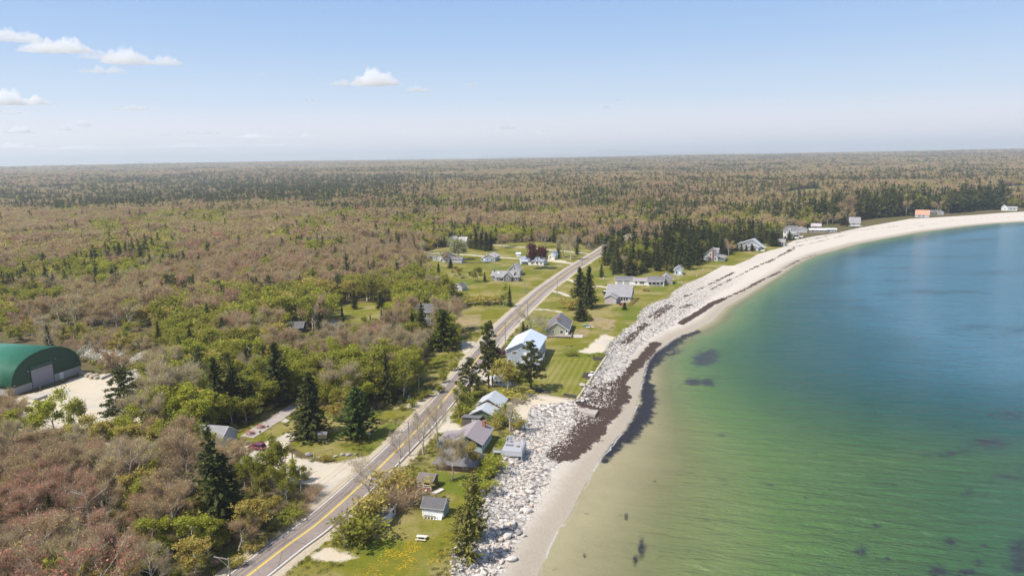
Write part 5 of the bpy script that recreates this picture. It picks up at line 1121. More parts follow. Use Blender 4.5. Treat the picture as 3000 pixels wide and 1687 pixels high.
# shore boulders (individual) and the cobble mass
g = np.random.default_rng(77)
big_px = [(1554,1432,1.9),(1497,1620,1.9),(1486,1560,2.0),(1553,1375,1.9),(1470,1630,1.6),(1505,1525,2.1),(1495,1527,1.7),(1515,1542,1.6),(1545,1485,2.0),(1533,1484,1.9),(1520,1546,1.5),(1496,1555,1.5),(1489,1590,1.7),(1404,1681,2.0),(1416,1668,1.4),(1432,1675,1.2),(1479,1533,1.5),(1463,1553,1.4),(1466,1572,1.5),(1534,1552,1.3),(1480,1340,1.5),(1492,1342,1.5),(1505,1343,1.3),(1514,1346,1.4),(1525,1350,1.4),(1481,1354,1.2),(1476,1366,1.3),(1462,1380,1.3),(1470,1390,1.2),(1499,1360,1.4),(1512,1362,1.2),(1570,1380,1.6),(1545,1455,1.4),(1556,1466,1.4),(1500,1268,1.6),(1515,1272,1.4),(1530,1277,1.5),(1545,1282,1.4),(1560,1284,1.5),(1508,1280,1.2),(1708,1140,2.3),(1718,1172,1.7),(1705,1180,1.6),(1738,1182,1.4),(1695,1182,1.5),(1735,1100,1.6),(1725,1125,1.5)]
stonesP = [G(x, y, -.9) for x, y, _ in big_px]
blabel = 'pale boulder in the rubble bank between the cottages and the sand'
def shore_z(P_): return land_z(P_[:, 0], P_[:, 1])
zz_ = shore_z(np.array(stonesP))
for (bx, by), bz, (_, _, s) in zip(stonesP, zz_, big_px):
    o = mobj('boulder', rnd.choice(ROCKS)); o.location = (bx, by, bz+s*.16); k = s*rnd.uniform(.66, .86); o.scale = (k, k*rnd.uniform(.8, 1), k); o.rotation_euler = (rnd.gauss(0, .15), rnd.gauss(0, .15), rnd.uniform(0, 6.28))
    tag(o, blabel, 'boulder', 'boulders of the rubble bank')
# scatter stones between turf and sand
cand = []
vv = VEG[2:42]; 
for i in range(len(vv)-1):
    a, b2 = vv[i], vv[i+1]; L = np.linalg.norm(b2-a); d = np.hypot(*((a+b2)/2))
    if d > 430: break
    n = int(L*30*(4.2 if d < 230 else 2.0)); t_ = g.random(n); tn = (b2-a)/L; nn = np.array([tn[1], -tn[0]])
    cand.append(a+np.outer(t_, b2-a)+np.outer(g.uniform(-.6, 30, n), nn))
cand = np.vstack(cand)
dv = seg_dist(cand, VEG, False); dv = np.where(inside(cand, VEGP), dv, -dv); dw = seg_dist(cand, WAT, False); dw = np.where(inside(cand, WATP), dw, -dw)
bt = dv/np.maximum(dv-dw, 1)
sandy = sdf(cand, [GA([(1455,1210),(1500,1246),(1545,1248),(1555,1232),(1600,1232),(1625,1215),(1690,1215),(1692,1170),(1555,1150),(1500,1150)])]) > -.2
wr = strips(cand, wrack_items)
keep_ = (dv > -.5) & (bt < .60+g.normal(0, .05, len(cand))) & (~sandy | (g.random(len(cand)) < .10)) & ((wr < .5) | (g.random(len(cand)) < .6))
cand, dv, dw = cand[keep_], dv[keep_], dw[keep_]; zc = beach_z(dv, dw); n = len(cand); rr = np.hypot(cand[:, 0], cand[:, 1])
sz = np.clip(g.lognormal(-1.28, .44, n), .15, 1.1)*np.where(rr < 210, 1.0, 1.05); sz = np.where(bt[keep_] > .45, sz*.7, sz)
order = np.argsort(-sz/rr); ind = order[:235]; rest_ = order[235:]
for i in ind:
    o = mobj('boulder', rnd.choice(ROCKS)); s = float(sz[i])*1.15; o.location = (cand[i, 0], cand[i, 1], zc[i]+s*.12); o.scale = (s, s, s); o.rotation_euler = (rnd.gauss(0, .2), rnd.gauss(0, .2), rnd.uniform(0, 6.28)); tag(o, blabel, 'boulder', 'boulders of the rubble bank')
print('STONES', n)
SHORE_REST = (np.column_stack([cand[rest_], zc[rest_]+sz[rest_]*.1]), sz[rest_])
# ---- retaining walls of the mown lawn
WALLC = plain('pale_cap_timber', (0.52, 0.45, 0.34), .8, .12, 2); WALLB = plain('pink_granite_block', (0.44, 0.36, 0.32), .9, .2, 1.5)
p0, p1, p2 = np.array(G(1690,1169)), np.array(G(1776,1044)), np.array(G(1557,1151))
r = empty('sea_wall', (*p0, 0), 0, 'straight sea wall with pale timber cap along the mown lawn', 'wall'); d = p1-p0
MB().obox((0, 0, -.75), (d[0], d[1], -.75), .35, 1.6).build('wall_face', WOODW, r); MB().obox((0, 0, .12), (d[0], d[1], .12), .5, .12).build('cap', WALLC, r)
d2 = p2-p0; L2 = np.linalg.norm(d2); nb = 12
for i in range(nb):
    u0 = p0+d2*(i+.04)/nb; u1 = p0+d2*(i+.96)/nb; o = MB().obox((0, 0, 0), (*(u1-u0), 0), .8, .9+.1*(i % 3)).build('stone_block', WALLB); o.location = (*(u0+np.array([-.2, -.9])), -.35+.03*(i % 2)); tag(o, 'pink granite block in the low wall below the mown lawn', 'stone block', 'granite blocks of the lawn wall')
m = MB(); soil = plain('dark_mulch', (0.05, 0.04, 0.035), .95, .3, 2)
slab_sheet('mulch_bed', [(1557,1147),(1692,1166),(1688,1158),(1560,1136)], soil, -.1, .10, 'dark mulch strip behind the granite block wall', 'garden bed')
slab_sheet('mulch_bed', [(1704,1107),(1711,1091),(1741,1092),(1730,1109)], soil, -.1, .10, 'dark garden bed holding a white rock beside the sea wall', 'garden bed')
slab_sheet('mulch_bed', [(1738,1055),(1737,1045),(1772,1047),(1764,1056)], soil, -.1, .10, 'dark garden bed at the far corner of the sea wall', 'garden bed')
o = mobj('boulder', rock_mesh('boulder', 93, .8, plain('white_rock', (.6, .58, .54)))); o.location = (*G(1731, 1102), .4); o.scale = (1.3, 1.3, 1.2); tag(o, 'white rock sitting on the dark garden bed', 'boulder')
# concrete blocks by the arched building
for i, (x, y) in enumerate(((241,1096),(252,1099),(263,1100),(257,1104),(270,1104),(282,1103),(269,1109),(283,1110))):
    o = MB().box(-.8, .8, -.45, .45, 0, .9).build('concrete_block', plain('block_concrete', (.47, .40, .31), .9, .12, 2, bump=.1), None, .04); o.location = (*G(x, y), 0); o.rotation_euler[2] = math.radians(72+rnd.uniform(-4, 4)); tag(o, 'big pale concrete block in the cluster right of the arched building', 'concrete block', 'concrete blocks by the arched building')
def low_wall(px, label):
    w = [np.array(G(*p)) for p in px]; m = MB()
    for a, b2 in zip(w, w[1:]): m.obox((*(a-w[0]), .4), (*(b2-w[0]), .4), .6, .8)
    o = m.build('low_wall', CONC); o.location = (*w[0], 0); tag(o, label, 'wall')
low_wall([(296,1112),(330,1098)], 'low concrete wall running from the block cluster'); low_wall([(80,1166),(106,1174),(138,1162)], 'low angled concrete wall in front of the arched building')
for x, y, lb in ((114, 1140, 'yellow guard post left of the roller door'), (180, 1114, 'yellow guard post right of the roller door')):
    o = MB().bar((0, 0, 0), (0, 0, 1.2), .12, None, 10).build('guard_post', YELP); q = G(x, y); o.location = (q[0]+.6, q[1]-.3, 0); tag(o, lb, 'bollard')
# ---- utility poles and wires
POLE = plain('grey_pole_wood', (0.27, 0.235, 0.21), .9, .2, 2)
def pole(base, h, label, arm=None, braces=True, tilt=(0, 0)):
    r = empty('utility_pole', (*base, ZG(*base)-.1), 0, label, 'utility pole', 'utility poles along the road and lawns'); r.rotation_euler = (tilt[0], tilt[1], 0)
    MB().bar((0, 0, 0), (0, 0, h), .17, .11, 8).build('pole', POLE, r)
    if arm is not None:
        ax, ay, ln, off = arm; a = (-ax*off, -ay*off, h-.25); b2 = (ax*(ln-off), ay*(ln-off), h-.25)
        c_ = MB().obox(a, b2, .10, .13).build('crossarm', POLE, r)
        if braces: MB().obox((ax*(ln-off)*.72, ay*(ln-off)*.72, h-.3), (0, 0, h-1.6), .05, .05).build('brace', POLE, r)
        for q in (0.08, .55): MB().bar((b2[0]*(1-q)+a[0]*q, b2[1]*(1-q)+a[1]*q, h-.2), (b2[0]*(1-q)+a[0]*q, b2[1]*(1-q)+a[1]*q, h+.02), .05).build('insulator', METAL, r)
    return np.array([base[0], base[1], h])
pt = {}
pt[1] = pole(G(669, 1631.5, 9.5), 9.5, 'grey utility pole with one sided arm at the bottom edge of the road', (-.95, .3, 2.9, .1))
m = MB().bar((0, 0, 0), (0, 0, 6.6), .10, .09).build('guy_post', POLE); q = G(669, 1631.5, 9.5); m.location = (q[0]-.5, q[1]-.2, 0); tag(m, 'thin second post standing against the nearest utility pole', 'post')
pt[2] = pole(G(864, 1396), 8.4, 'leaning bare pole without arms at the gravel lot corner', None, True, (0, -.05))
pt[3] = pole(G(1200, 1333), 8.6, 'utility pole with a long arm reaching over the road', (-.96, .25, 3.3, .1))
pt[4] = pole(G(1481, 1017), 9.6, 'utility pole with short crossarm beside the blue house', (-.97, .2, 1.8, .9), False)
pt[5] = pole(G(1546, 935), 8.5, 'bare utility pole on the road edge beyond the sage house', None); pt[6] = pole(G(1632.6, 868.6), 10.0, 'utility pole right of the road by the farm driveway', None)
pt[7] = pole(G(1537.7, 859), 7.2, 'thin pole on the farmhouse lawn near the road', None); pt[8] = pole(G(1365.7, 834.8), 6.0, 'pale leaning pole alone in the field left of the farmhouse', None, True, (0, -.07))
pt[9] = pole(G(1452, 785), 9.0, 'utility pole on the lawn behind the farmhouse', None); pt[10] = pole(G(1705.6, 778), 13.0, 'tall utility pole where the road meets the spruces', (-.97, .2, 1.8, .9), False)
pt[11] = pole(G(1566.7, 722), 8.5, 'utility pole on the upper lane behind the beech', None)
for x, y, lb in ((1878,668,'utility pole rising from the woods, nearest of the far line'),(1911,655,'utility pole rising from the woods, second of the far line'),(1926,648,'utility pole rising from the woods, third of the far line'),(1953,640,'utility pole rising from the woods, last of the far line'),(2311,652,'utility pole with crossarm beside the far road'),(2237,672,'bare utility pole left of the far road'),(2285,675,'short pole behind the tall white house')):
    bx, by = G(x, y); pole((bx, by), 13.0 if x < 2000 else 11.0, lb, (-.97, .2, 2.4, 1.2) if x != 2285 else None, False)
def wire(a, b2, sag, label, r_=.016):
    n = 14; m = MB(); P_ = [a+(b2-a)*k/n+np.array([0, 0, -4*sag*(k/n)*(1-k/n)]) for k in range(n+1)]
    for p, q in zip(P_, P_[1:]): m.bar(p-a, q-a, r_, None, 4)
    o = m.build('power_line', BLKM); o.location = a; tag(o, label, 'wire', 'overhead wires along the road')
wl = 'thin black overhead wire strung between utility poles beside the road'
def off(p, x, y, z): return p+np.array([x, y, z])
back = np.array([pt[1][0]-9, pt[1][1]-26, 9.2])
for dx, dz in ((-2.6, -.1), (-1.3, -.1), (-.1, -1.6)):
    wire(off(back, dx, 0, dz), off(pt[1], dx, dx*-.3, dz), .3, wl); wire(off(pt[1], dx, dx*-.3, dz), off(pt[3], dx, dx*-.25, dz), .8, wl); 
for dx in (-.8, .7): wire(off(pt[3], -.3, 0, -.2), off(pt[4], dx, 0, -.2), .9, wl); wire(off(pt[4], dx, 0, -.2), off(pt[5], 0, 0, -.1-.3*(dx > 0)), .6, wl)
for dz in (-.1, -.7): wire(off(pt[5], 0, 0, dz), off(pt[6], 0, 0, dz), .6, wl); wire(off(pt[6], 0, 0, dz), off(pt[10], 0, 0, dz-2), 1.0, wl)
wire(off(pt[4], 0, 0, -.5), np.array([5.0, 250.0, 5.5]), .3, 'service wire from the pole to the blue house')
wire(off(pt[1], 0, 0, -.6), np.array([-58.0, 138.0, .3]), 0.02, 'guy wire slanting from the nearest pole into the roadside brush', .02)
wire(off(pt[5], 0, 0, -.4), off(pt[7], 0, 0, -.2), .4, wl); wire(off(pt[7], 0, 0, -.2), off(pt[9], 0, 0, -.3), .5, wl)
# ---- signs and small road furniture
def sign(px, py, w, h, z0, col, label, rz, name='road_sign', post=TRIM_W, double=False):
    r = empty(name, (*G(px, py), 0), math.radians(rz), label, 'sign')
    m = MB(); MB().box(-.04, .04, -.04, .04, 0, z0+h*.5).build('post', post, r)
    if double: MB().box(-.04, .04, -.04, .04, 0, z0+h*.5)
    MB().box(-w/2, w/2, -.075, -.042, z0, z0+h).build('panel', plain(name+'_panel', col, .5, .05), r); return r
sign(1081, 1283, .85, .75, .9, (.42, .46, .62), 'small pale blue sign on a post at the lawn edge', 10); sign(1198, 1168, .45, 1.05, .05, (.22, .40, .62), 'narrow blue marker panel by the roadside path', 5)
sign(1313, 1103, .4, .4, .5, (.68, .60, .22), 'small yellow roadside marker left of the road', 0); sign(864.6, 1240, .8, .9, .1, (.50, .44, .40), 'low blank board on the grass by the big spruce', 8)
sign(857, 1506, .38, .38, .45, (.75, .74, .70), 'white mailbox like marker in the brush beside the road', 20); sign(1768, 818, .6, .8, .5, (.7, .7, .68), 'white sign post at the driveway by two spruces', 0)
r = empty('yard_sign', (*G(1317.5, 1238), 0), math.radians(-8), 'white hanging yard sign beside the driveway', 'sign'); MB().box(-.06, .06, -.06, .06, 0, 1.9).build('post', TRIM_W, r); MB().box(-1.05, -.06, -.05, .05, 1.62, 1.74).build('arm', TRIM_W, r); MB().box(-.95, -.15, -.025, .025, .85, 1.5).build('panel', TRIM_W, r)
r = empty('road_sign', (*G(836, 1470), 0), math.radians(62), 'grey back of a road sign among the roadside trees', 'sign'); MB().box(-.06, .06, -.06, .06, 0, 3.0).build('post', POLE, r); MB().box(-.9, .9, .061, .10, 1.9, 3.1).build('panel', plain('sign_back', (.42, .40, .38)), r)
# ---- cars
def car(loc, rz, col, label, wagon=True, L=4.6, W_=1.85, roofcol=None):
    r = empty('parked_car', (*loc, 0), math.radians(rz), label, 'car', 'cars parked by the houses'); paintm = NT('car_paint'); PM = paintm.done(paintm.bsdf(col, .22, .6, None, .25, **{'Coat Weight': .6})) if True else None
    prof = [(-L/2, .45), (-L/2, .95), (-L/2+.15, 1.05), (-L/2+.35, 1.08), (L/2-1.35, 1.02), (L/2-.25, .86), (L/2, .68), (L/2, .42)]
    m = MB(); n = len(prof); V = [(x, -W_/2, z) for x, z in prof]+[(x, W_/2, z) for x, z in prof]
    m.poly(V, [tuple(range(n)), tuple(range(2*n-1, n-1, -1))]+[(i, n+i, n+(i+1) % n, (i+1) % n) for i in range(n)]); body = m.build('body', PM, r, .05)
    cab = [(-L/2+.12, 1.05), (-L/2+.42, 1.58), (-L/2+.8, 1.66), (L/2-2.35, 1.62), (L/2-1.45, 1.03)]; k = len(cab); ins = .16
    V = [(x, -W_/2+(.06 if z < 1.1 else ins), z) for x, z in cab]+[(x, W_/2-(.06 if z < 1.1 else ins), z) for x, z in cab]
    m = MB().poly(V, [tuple(range(k)), tuple(range(2*k-1, k-1, -1))]+[(i, k+i, k+(i+1) % k, (i+1) % k) for i in range(k)]); m.build('window_glass', GLASS, r)
    rf = MB().box(-L/2+.45, L/2-2.3, -W_/2+.17, W_/2-.17, 1.60, 1.70); rf.build('roof', roofcol or PM, r, .04)
    for s in (-1, 1):
        for x in (-L/2+.55, -.25, L/2-2.1): MB().obox((x, s*(W_/2-.06), 1.05), (x-.05, s*(W_/2-ins+.01), 1.62), .07, .05).build('pillar', PM, r)
        for x in (-L/2+.85, L/2-.9):
            w = MB().bar((x, s*(W_/2-.22), .34), (x, s*(W_/2+.01), .34), .34, None, 16).build('wheel', BLKM, r); MB().bar((x, s*(W_/2-.02), .34), (x, s*(W_/2+.02), .34), .2, None, 12).build('rim', METAL, w)
        MB().box(-L/2-.02, -L/2+.12, s*.78-.1, s*.78+.1, .8, 1.0).build('tail_light', plain('tail_light_red', (.6, .02, .02), .3), r); MB().box(L/2-.1, L/2+.015, s*.7-.15, s*.7+.15, .62, .78).build('headlight', PLASTIC, r)
    MB().box(-L/2-.03, -L/2+.02, -.25, .25, .62, .75).build('number_plate', PLASTIC, r); return r
car(G(753, 1316), 160, (.20, .012, .045), 'dark red estate car parked on the gravel below the picnic tables'); car(G(1778, 861), 20, (.012, .013, .016), 'black car with pale roof beside the mauve house', roofcol=PLASTIC)
car(G(1301, 765), -10, (.05, .07, .10), 'dark car behind the long grey house under a flowering tree')
# trailer, boats, mower
r = empty('box_trailer', (*G(1458, 1120), 0), math.radians(-8), 'white box trailer parked on the gravel behind two pines', 'trailer'); MB().box(-2.0, 2.0, -.95, .95, .55, 2.0).build('box', PLASTIC, r, .04); MB().obox((2.0, 0, .5), (3.0, 0, .5), .12, .1).build('tow_bar', METAL, r)
for s in (-1, 1): MB().bar((-.2, s*.75, .33), (-.2, s*1.0, .33), .33, None, 14).build('wheel', BLKM, r)
def hull(L, W_, H, prow=.35, n=12):
    V = []; F = []
    for i in range(n+1):
        t_ = i/n; x = -L/2+L*t_; w = W_/2*(1-max(0, (t_-.45)/.55)**2.2); z0 = .18*max(0, (t_-.6)/.4)**2*H*3
        V += [(x, -w, H+prow*t_**3), (x, -w*.72, H*.35+z0), (x, 0, z0), (x, w*.72, H*.35+z0), (x, w, H+prow*t_**3)]
    for i in range(n):
        for j in range(4): a = i*5+j; F.append((a, a+1, a+6, a+5))
        F.append((i*5+4, i*5, i*5+5, i*5+9))
    F.append((0, 4, 3, 2, 1)); return MB().poly(V, F)
r = empty('motor_boat', (*G(916, 950), .5), math.radians(4), 'white shrink wrapped boat on a trailer beside the dark garage', 'boat'); hull(7.0, 2.4, 1.2).build('hull', PLASTIC, r); m = MB().poly([(-3.4, -1.15, 1.2), (2.6, -.9, 1.35), (2.6, .9, 1.35), (-3.4, 1.15, 1.2), (-2.6, 0, 2.3), (1.8, 0, 2.0)], [(0, 1, 5, 4), (1, 2, 5), (2, 3, 4, 5), (3, 0, 4), (3, 2, 1, 0)]); m.build('cover', PLASTIC, r)
for s in (-1, 1): MB().bar((-.6, s*.9, -.2), (-.6, s*1.15, -.2), .32, None, 12).build('trailer_wheel', BLKM, r)
TARPB = plain('blue_tarp', (.17, .25, .42), .5, .2); r = empty('covered_boat', (*G(1430, 769.5), .4), math.radians(-8), 'boat under a blue tarp in front of the small grey cottage', 'boat'); hull(5.2, 2.0, .8).build('hull', PLASTIC, r); MB().poly([(-2.6, -1.02, .75), (2.5, -.5, 1.0), (2.5, .5, 1.0), (-2.6, 1.02, .75), (-2.2, 0, 1.5), (2.0, 0, 1.3)], [(0, 1, 5, 4), (1, 2, 5), (2, 3, 4, 5), (3, 0, 4), (3, 2, 1, 0)]).build('tarp', TARPB, r)
r = empty('kayak', (*G(1718, 955), .0), math.radians(-15), 'turquoise kayak lying on the grass by the sage house', 'kayak'); hull(3.2, .75, .32, .1).build('hull', plain('turquoise_plastic', (.06, .42, .46), .4), r); MB().bar((0, 0, .33), (.6, 0, .33), .25, .2, 10).build('cockpit_rim', BLKM, r)
r = empty('kayak', (*G(1729, 960), .0), math.radians(-28), 'white kayak lying beside the turquoise one', 'kayak'); hull(3.6, .85, .32, .1).build('hull', PLASTIC, r); MB().bar((0, 0, .33), (.6, 0, .33), .25, .2, 10).build('cockpit_rim', BLKM, r)
r = empty('lawn_mower', (*G(1819, 894.5), 0), math.radians(20), 'small red ride on mower near the mauve house', 'mower'); RD = plain('mower_red', (.5, .02, .03), .4); MB().box(-.2, .85, -.3, .3, .35, .8).build('bonnet', RD, r, .06); MB().box(-.75, -.25, -.28, .28, .6, .7).box(-.8, -.7, -.28, .28, .7, 1.05).build('seat', BLKM, r); MB().box(-.5, .5, -.5, .5, .14, .3).build('cutting_deck', RD, r); MB().bar((-.1, 0, .8), (-.25, 0, 1.05), .03).bar((-.25, 0, 1.04), (-.25, 0, 1.07), .17, None, 10).build('steering_wheel', BLKM, r)
for x, rr_ in ((-.55, .26), (.6, .2)):
    for s in (-1, 1): MB().bar((x, s*.36, rr_), (x, s*.5, rr_), rr_, None, 12).build('wheel', BLKM, r)
# lawn chairs
def chair(loc, rz, label, grp, mat=PLASTIC):
    r = empty('lawn_chair', (*loc, 0), math.radians(rz), label, 'chair', grp)
    MB().slab([(-.28, -.3, .36), (.28, -.3, .36), (.28, .25, .30), (-.28, .25, .30)], .04).build('seat', mat, r); m = MB()
    m.slab([(-.28, .23, .30), (.28, .23, .30), (.28, .55, .98), (-.28, .55, .98)], .04); m.build('backrest', mat, r)
    for s in (-1, 1):
        MB().box(s*.34-.06, s*.34+.06, -.34, .38, .56, .6).build('armrest', mat, r); MB().box(s*.31-.03, s*.31+.03, -.33, -.25, 0, .56).build('leg', mat, r); MB().obox((s*.31, .2, .32), (s*.31, .5, 0), .06, .06).build('leg', mat, r)
for i, lb in enumerate(('leftmost of four white plastic chairs against the white shed', 'second from left of four white plastic chairs at the white shed', 'third from left of four white plastic chairs at the white shed', 'rightmost of four white plastic chairs at the white shed')):
    q = G(1248+i*9.5, 1515.5+i*1.3); chair(q, 168+rnd.uniform(-14, 14)*1, lb, 'white chairs by the white shed')
for x, y, lb in ((1988,829,'left white lawn chair of the pair above the beach'),(1996,828,'right white lawn chair of the pair above the beach'),(2042,809,'single white lawn chair facing the bay near the shaded cottage'),(2060,790,'white lawn chair below the house with skylights'),(1988,809,'white lawn chair under the tiny blue green cottage')): chair(G(x, y), 200, lb, 'white lawn chairs above the beach')
# barrel, platform
r = empty('trash_barrel', (*G(1248.2, 1447), 0), 0, 'grey metal barrel with pale lid beside the brown cabin', 'barrel'); m = MB().bar((0, 0, 0), (0, 0, .85), .3, .31, 14).build('drum', METAL, r); MB().bar((0, 0, .85), (0, 0, .92), .34, .3, 14).build('lid', TRIM_W, r)
r = empty('wooden_platform', (*G(1282, 1440), 0), math.radians(50), 'weathered wooden platform strewn with scraps beside the brown cabin', 'platform')
MB().box(-1.5, 1.5, -.7, .7, .02, .18).build('boards', WOODW, r); m = MB()
for i in range(5): x = -1.2+i*.55; m.slab([(x, -.4, .22), (x+.4, -.45, .22), (x+.45, .1, .24), (x, .2, .24)], .04)
m.build('scraps', TRIM_W, r)
# hedge and clipped bushes are in the planting below
# ---- two people on the beach
def person(loc, rz, pose, top, legs, label):
    z = float(land_z(*loc)[0]); r = empty('person', (*loc, z), math.radians(rz), label, 'person')
    if pose == 'stand': J = [(0, 0, .93, .13), (0, .01, 1.2, .14), (0, 0, 1.42, .11), (0, 0, 1.52, .055), (0, -.01, 1.66, .095), (.1, 0, .88, .095), (.11, -.02, .48, .06), (.11, .02, .08, .045), (.12, -.12, .03, .04), (-.1, 0, .88, .095), (-.11, -.02, .48, .06), (-.11, .04, .08, .045), (-.12, -.10, .03, .04), (.19, 0, 1.4, .06), (.25, .02, 1.12, .045), (.24, -.06, .86, .035), (-.19, 0, 1.4, .06), (-.25, .02, 1.12, .045), (-.24, -.06, .86, .035)]
    else: J = [(0, 0, .14, .14), (0, .04, .42, .14), (0, .06, .62, .11), (0, .05, .72, .055), (0, .03, .86, .095), (.1, -.06, .14, .095), (.13, -.42, .42, .06), (.13, -.72, .08, .045), (.13, -.84, .06, .04), (-.1, -.06, .14, .095), (-.13, -.42, .40, .06), (-.13, -.70, .08, .045), (-.13, -.82, .06, .04), (.19, .05, .6, .06), (.26, -.1, .38, .045), (.15, -.36, .44, .035), (-.19, .05, .6, .06), (-.26, -.1, .38, .045), (-.15, -.36, .44, .035)]
    E = [(0, 1), (1, 2), (2, 3), (3, 4), (0, 5), (5, 6), (6, 7), (7, 8), (0, 9), (9, 10), (10, 11), (11, 12), (2, 13), (13, 14), (14, 15), (2, 16), (16, 17), (17, 18)]
    def skin(name, idx, mat, k):
        mp = {j: i for i, j in enumerate(idx)}; me = bpy.data.meshes.new(name); me.from_pydata([J[j][:3] for j in idx], [(mp[a], mp[b2]) for a, b2 in E if a in mp and b2 in mp], []); me.materials.append(mat)
        o = mobj(name, me, r); md = o.modifiers.new('skin', 'SKIN'); o.modifiers.new('smooth', 'SUBSURF').levels = 1
        for i, j in enumerate(idx): me.skin_vertices[0].data[i].radius = (J[j][3]*k, J[j][3]*k)
        me.skin_vertices[0].data[0].use_root = True; return o
    skin('body', list(range(19)), plain('skin', (.45, .27, .19), .6, .05), 1.0); skin('shirt', [1, 0, 2, 13, 14, 16, 17], top, 1.18); skin('trousers', [0, 5, 6, 7, 9, 10, 11], legs, 1.2)
    hd = J[4]; m = bmesh.new(); bmesh.ops.create_icosphere(m, subdivisions=2, radius=.11)
    for v in m.verts: v.co = Vector((v.co.x, v.co.y*1.05+.02, v.co.z*.95+.03 if v.co.z > -.02 else .0))+Vector(hd[:3])
    me = bpy.data.meshes.new('hair'); m.to_mesh(me); m.free(); me.materials.append(plain('brown_hair', (.06, .035, .02))); mobj('hair', me, r)
person(G(1991, 936, -1.6), 150, 'sit', plain('white_cloth', (.75, .75, .8), .9, .05), plain('green_cloth', (.10, .16, .10)), 'person in white sitting on the sand near the weed line')
person(G(2001, 936, -1.6), 30, 'stand', plain('tan_cloth', (.35, .27, .2)), plain('brown_cloth', (.2, .15, .11)), 'person in tan clothes standing on the beach')
# ================================================================ plants one can point at
def heightto(x, y, topy):
    lo, hi = 0.0, 40.0
    for _ in range(30):
        m = (lo+hi)/2
        if PX(x, y, m)[1] > topy: lo = m
        else: hi = m
    return lo
HERO_CLEAR = []
def hero(kind, base, topy, label, wide=1.0, name=None, clear=2.2, cat=None, var=None, crown=None, tilt=(0, 0), trunk=None, rz=None, group=None):
    x, y = G(*base); h = heightto(x, y, topy); HERO_CLEAR.append((x, y, clear))
    return plant(kind, x, y, max(h, .6), label, group, cat, var, rz, wide, True, crown, trunk, name, tilt)
def hero_mesh(name, groups, mats): return pack(name, groups, mats)
g = np.random.default_rng(31)
r_ = g_spruce(g, 10, 3.3, 30, 14, 8, .23, 3, z0=.03, gap=.05); BIGSPR = hero_mesh('crown', [r_[1]], [F_SPR])
r_ = g_spruce(g, 10, 3.1, 26, 12, 8, .23, 3, z0=.10, gap=.04, power=.7); BIGSPR2 = hero_mesh('crown', [r_[1]], [F_SPR])
r_ = g_spruce(g, 10, 4.4, 15, 11, 9, .30, 4, z0=.08, gap=.05, power=.75, droop=.05); WPINE = hero_mesh('crown', [r_[1]], [F_WPINE])
r_ = g_spruce(g, 10, 2.4, 18, 10, 7, .22, 3, z0=.3, gap=.2); THINSPR = hero_mesh('crown', [r_[1]], [F_SPR])
r_ = g_spruce(g, 10, 1.9, 30, 13, 6, .16, 3, z0=.03, gap=.03); SILV = hero_mesh('crown', [r_[1]], [F_SILV])
r_ = g_shrub(g, 10, 3.0, 9000, .26, 26); r_ = (r_[0], r_[1])
CEDAR = hero_mesh('crown', [g_spruce(g, 10, 3.4, 24, 14, 8, .26, 4, z0=.02, gap=.02, power=.5, droop=.0)[1]], [foliage_mat('cedar_sprays', [(0, (.105, .125, .02)), (1, (.13, .15, .024))], trans=.25)])
BEECH = KINDS['leafy_tree'].near[0][1].copy(); BEECH = hero_mesh('crown', [g_leafy(g, 10, 4.3, 9000, .2, nl=12)[1]], [F_PURP])
BLOSS = hero_mesh('crown', [g_leafy(g, 10, 5.2, 5200, .26, nl=12)[1]], [F_PALE])
WHITEB = hero_mesh('foliage', [g_shrub(g, 2, 1.2, 1500, .08, 12)[1]], [F_BLOS])
DEADW = hero_mesh('trunk', [limbs(g, 10, 16, 3.2, .25, .22, fork=2, up=.5)[0:1], limbs(g, 10, 16, 3.4, .2, .22, fork=2, up=.45)[1:2]], [B_DEAD, B_DEAD])
F_OLIVE = foliage_mat('olive_needles', [(0, (.205, .195, .052)), (1, (.265, .240, .065))], trans=.25, per_leaf=.45)
def olive(R, p, z0=.02): return hero_mesh('crown', [g_spruce(g, 10, R, 22, 13, 9, .24, 4, z0=z0, gap=.38, power=p, droop=.1)[1]], [F_OLIVE])
THIN = []
for k in range(3): q_ = g_bare(g, 10, 3.2, 1100, .016, 1.5, 260, .07); THIN.append((hero_mesh('trunk', [q_[0]], [B_GREY]), hero_mesh('crown', [q_[1], q_[2]], [F_GREY, F_RED if k == 0 else F_DULL])))
def thin(i): return dict(trunk=THIN[i][0], crown=THIN[i][1])
PB = []
for k in range(3): q_ = g_pine(g, 10, 2.6+.4*k, 15, 44, .17, z0=.22+.06*(k == 0)); PB.append((hero_mesh('trunk', [q_[0]], [B_DARK]), hero_mesh('crown', [q_[1]], [F_PINE])))
def pineb(i): return dict(trunk=PB[i][0], crown=PB[i][1])
# around the picnic lawn
hero('spruce_tree', (914, 1280), 1088, 'huge dense spruce behind the notice kiosk on the picnic lawn', 1.1, crown=BIGSPR, clear=6)
hero('pine_tree', (1046, 1284), 1128, 'broad soft green white pine right of the notice kiosk', 1.05, name='white_pine', crown=WPINE, clear=6)
hero('spruce_tree', (815, 1183), 1000, 'tall dark spruce behind the long concrete slab', 1.0, crown=BIGSPR2, clear=4)
hero('spruce_tree', (690, 1225), 1072, 'dark spruce casting deep shade left of the picnic lawn', 1.15, crown=BIGSPR2, clear=4, rz=1); hero('spruce_tree', (640, 1238), 1045, 'tall dark spruce by the low grey roofed building', .9, crown=BIGSPR, clear=4, rz=2)
hero('spruce_tree', (735, 1195), 1085, 'shorter dark spruce at the shaded corner of the picnic lawn', 1.1, crown=BIGSPR2, clear=4, rz=4)
hero('spruce_tree', (1135, 1185), 1020, 'slim dark spruce beside the roadside path', .8, var=1, clear=3)
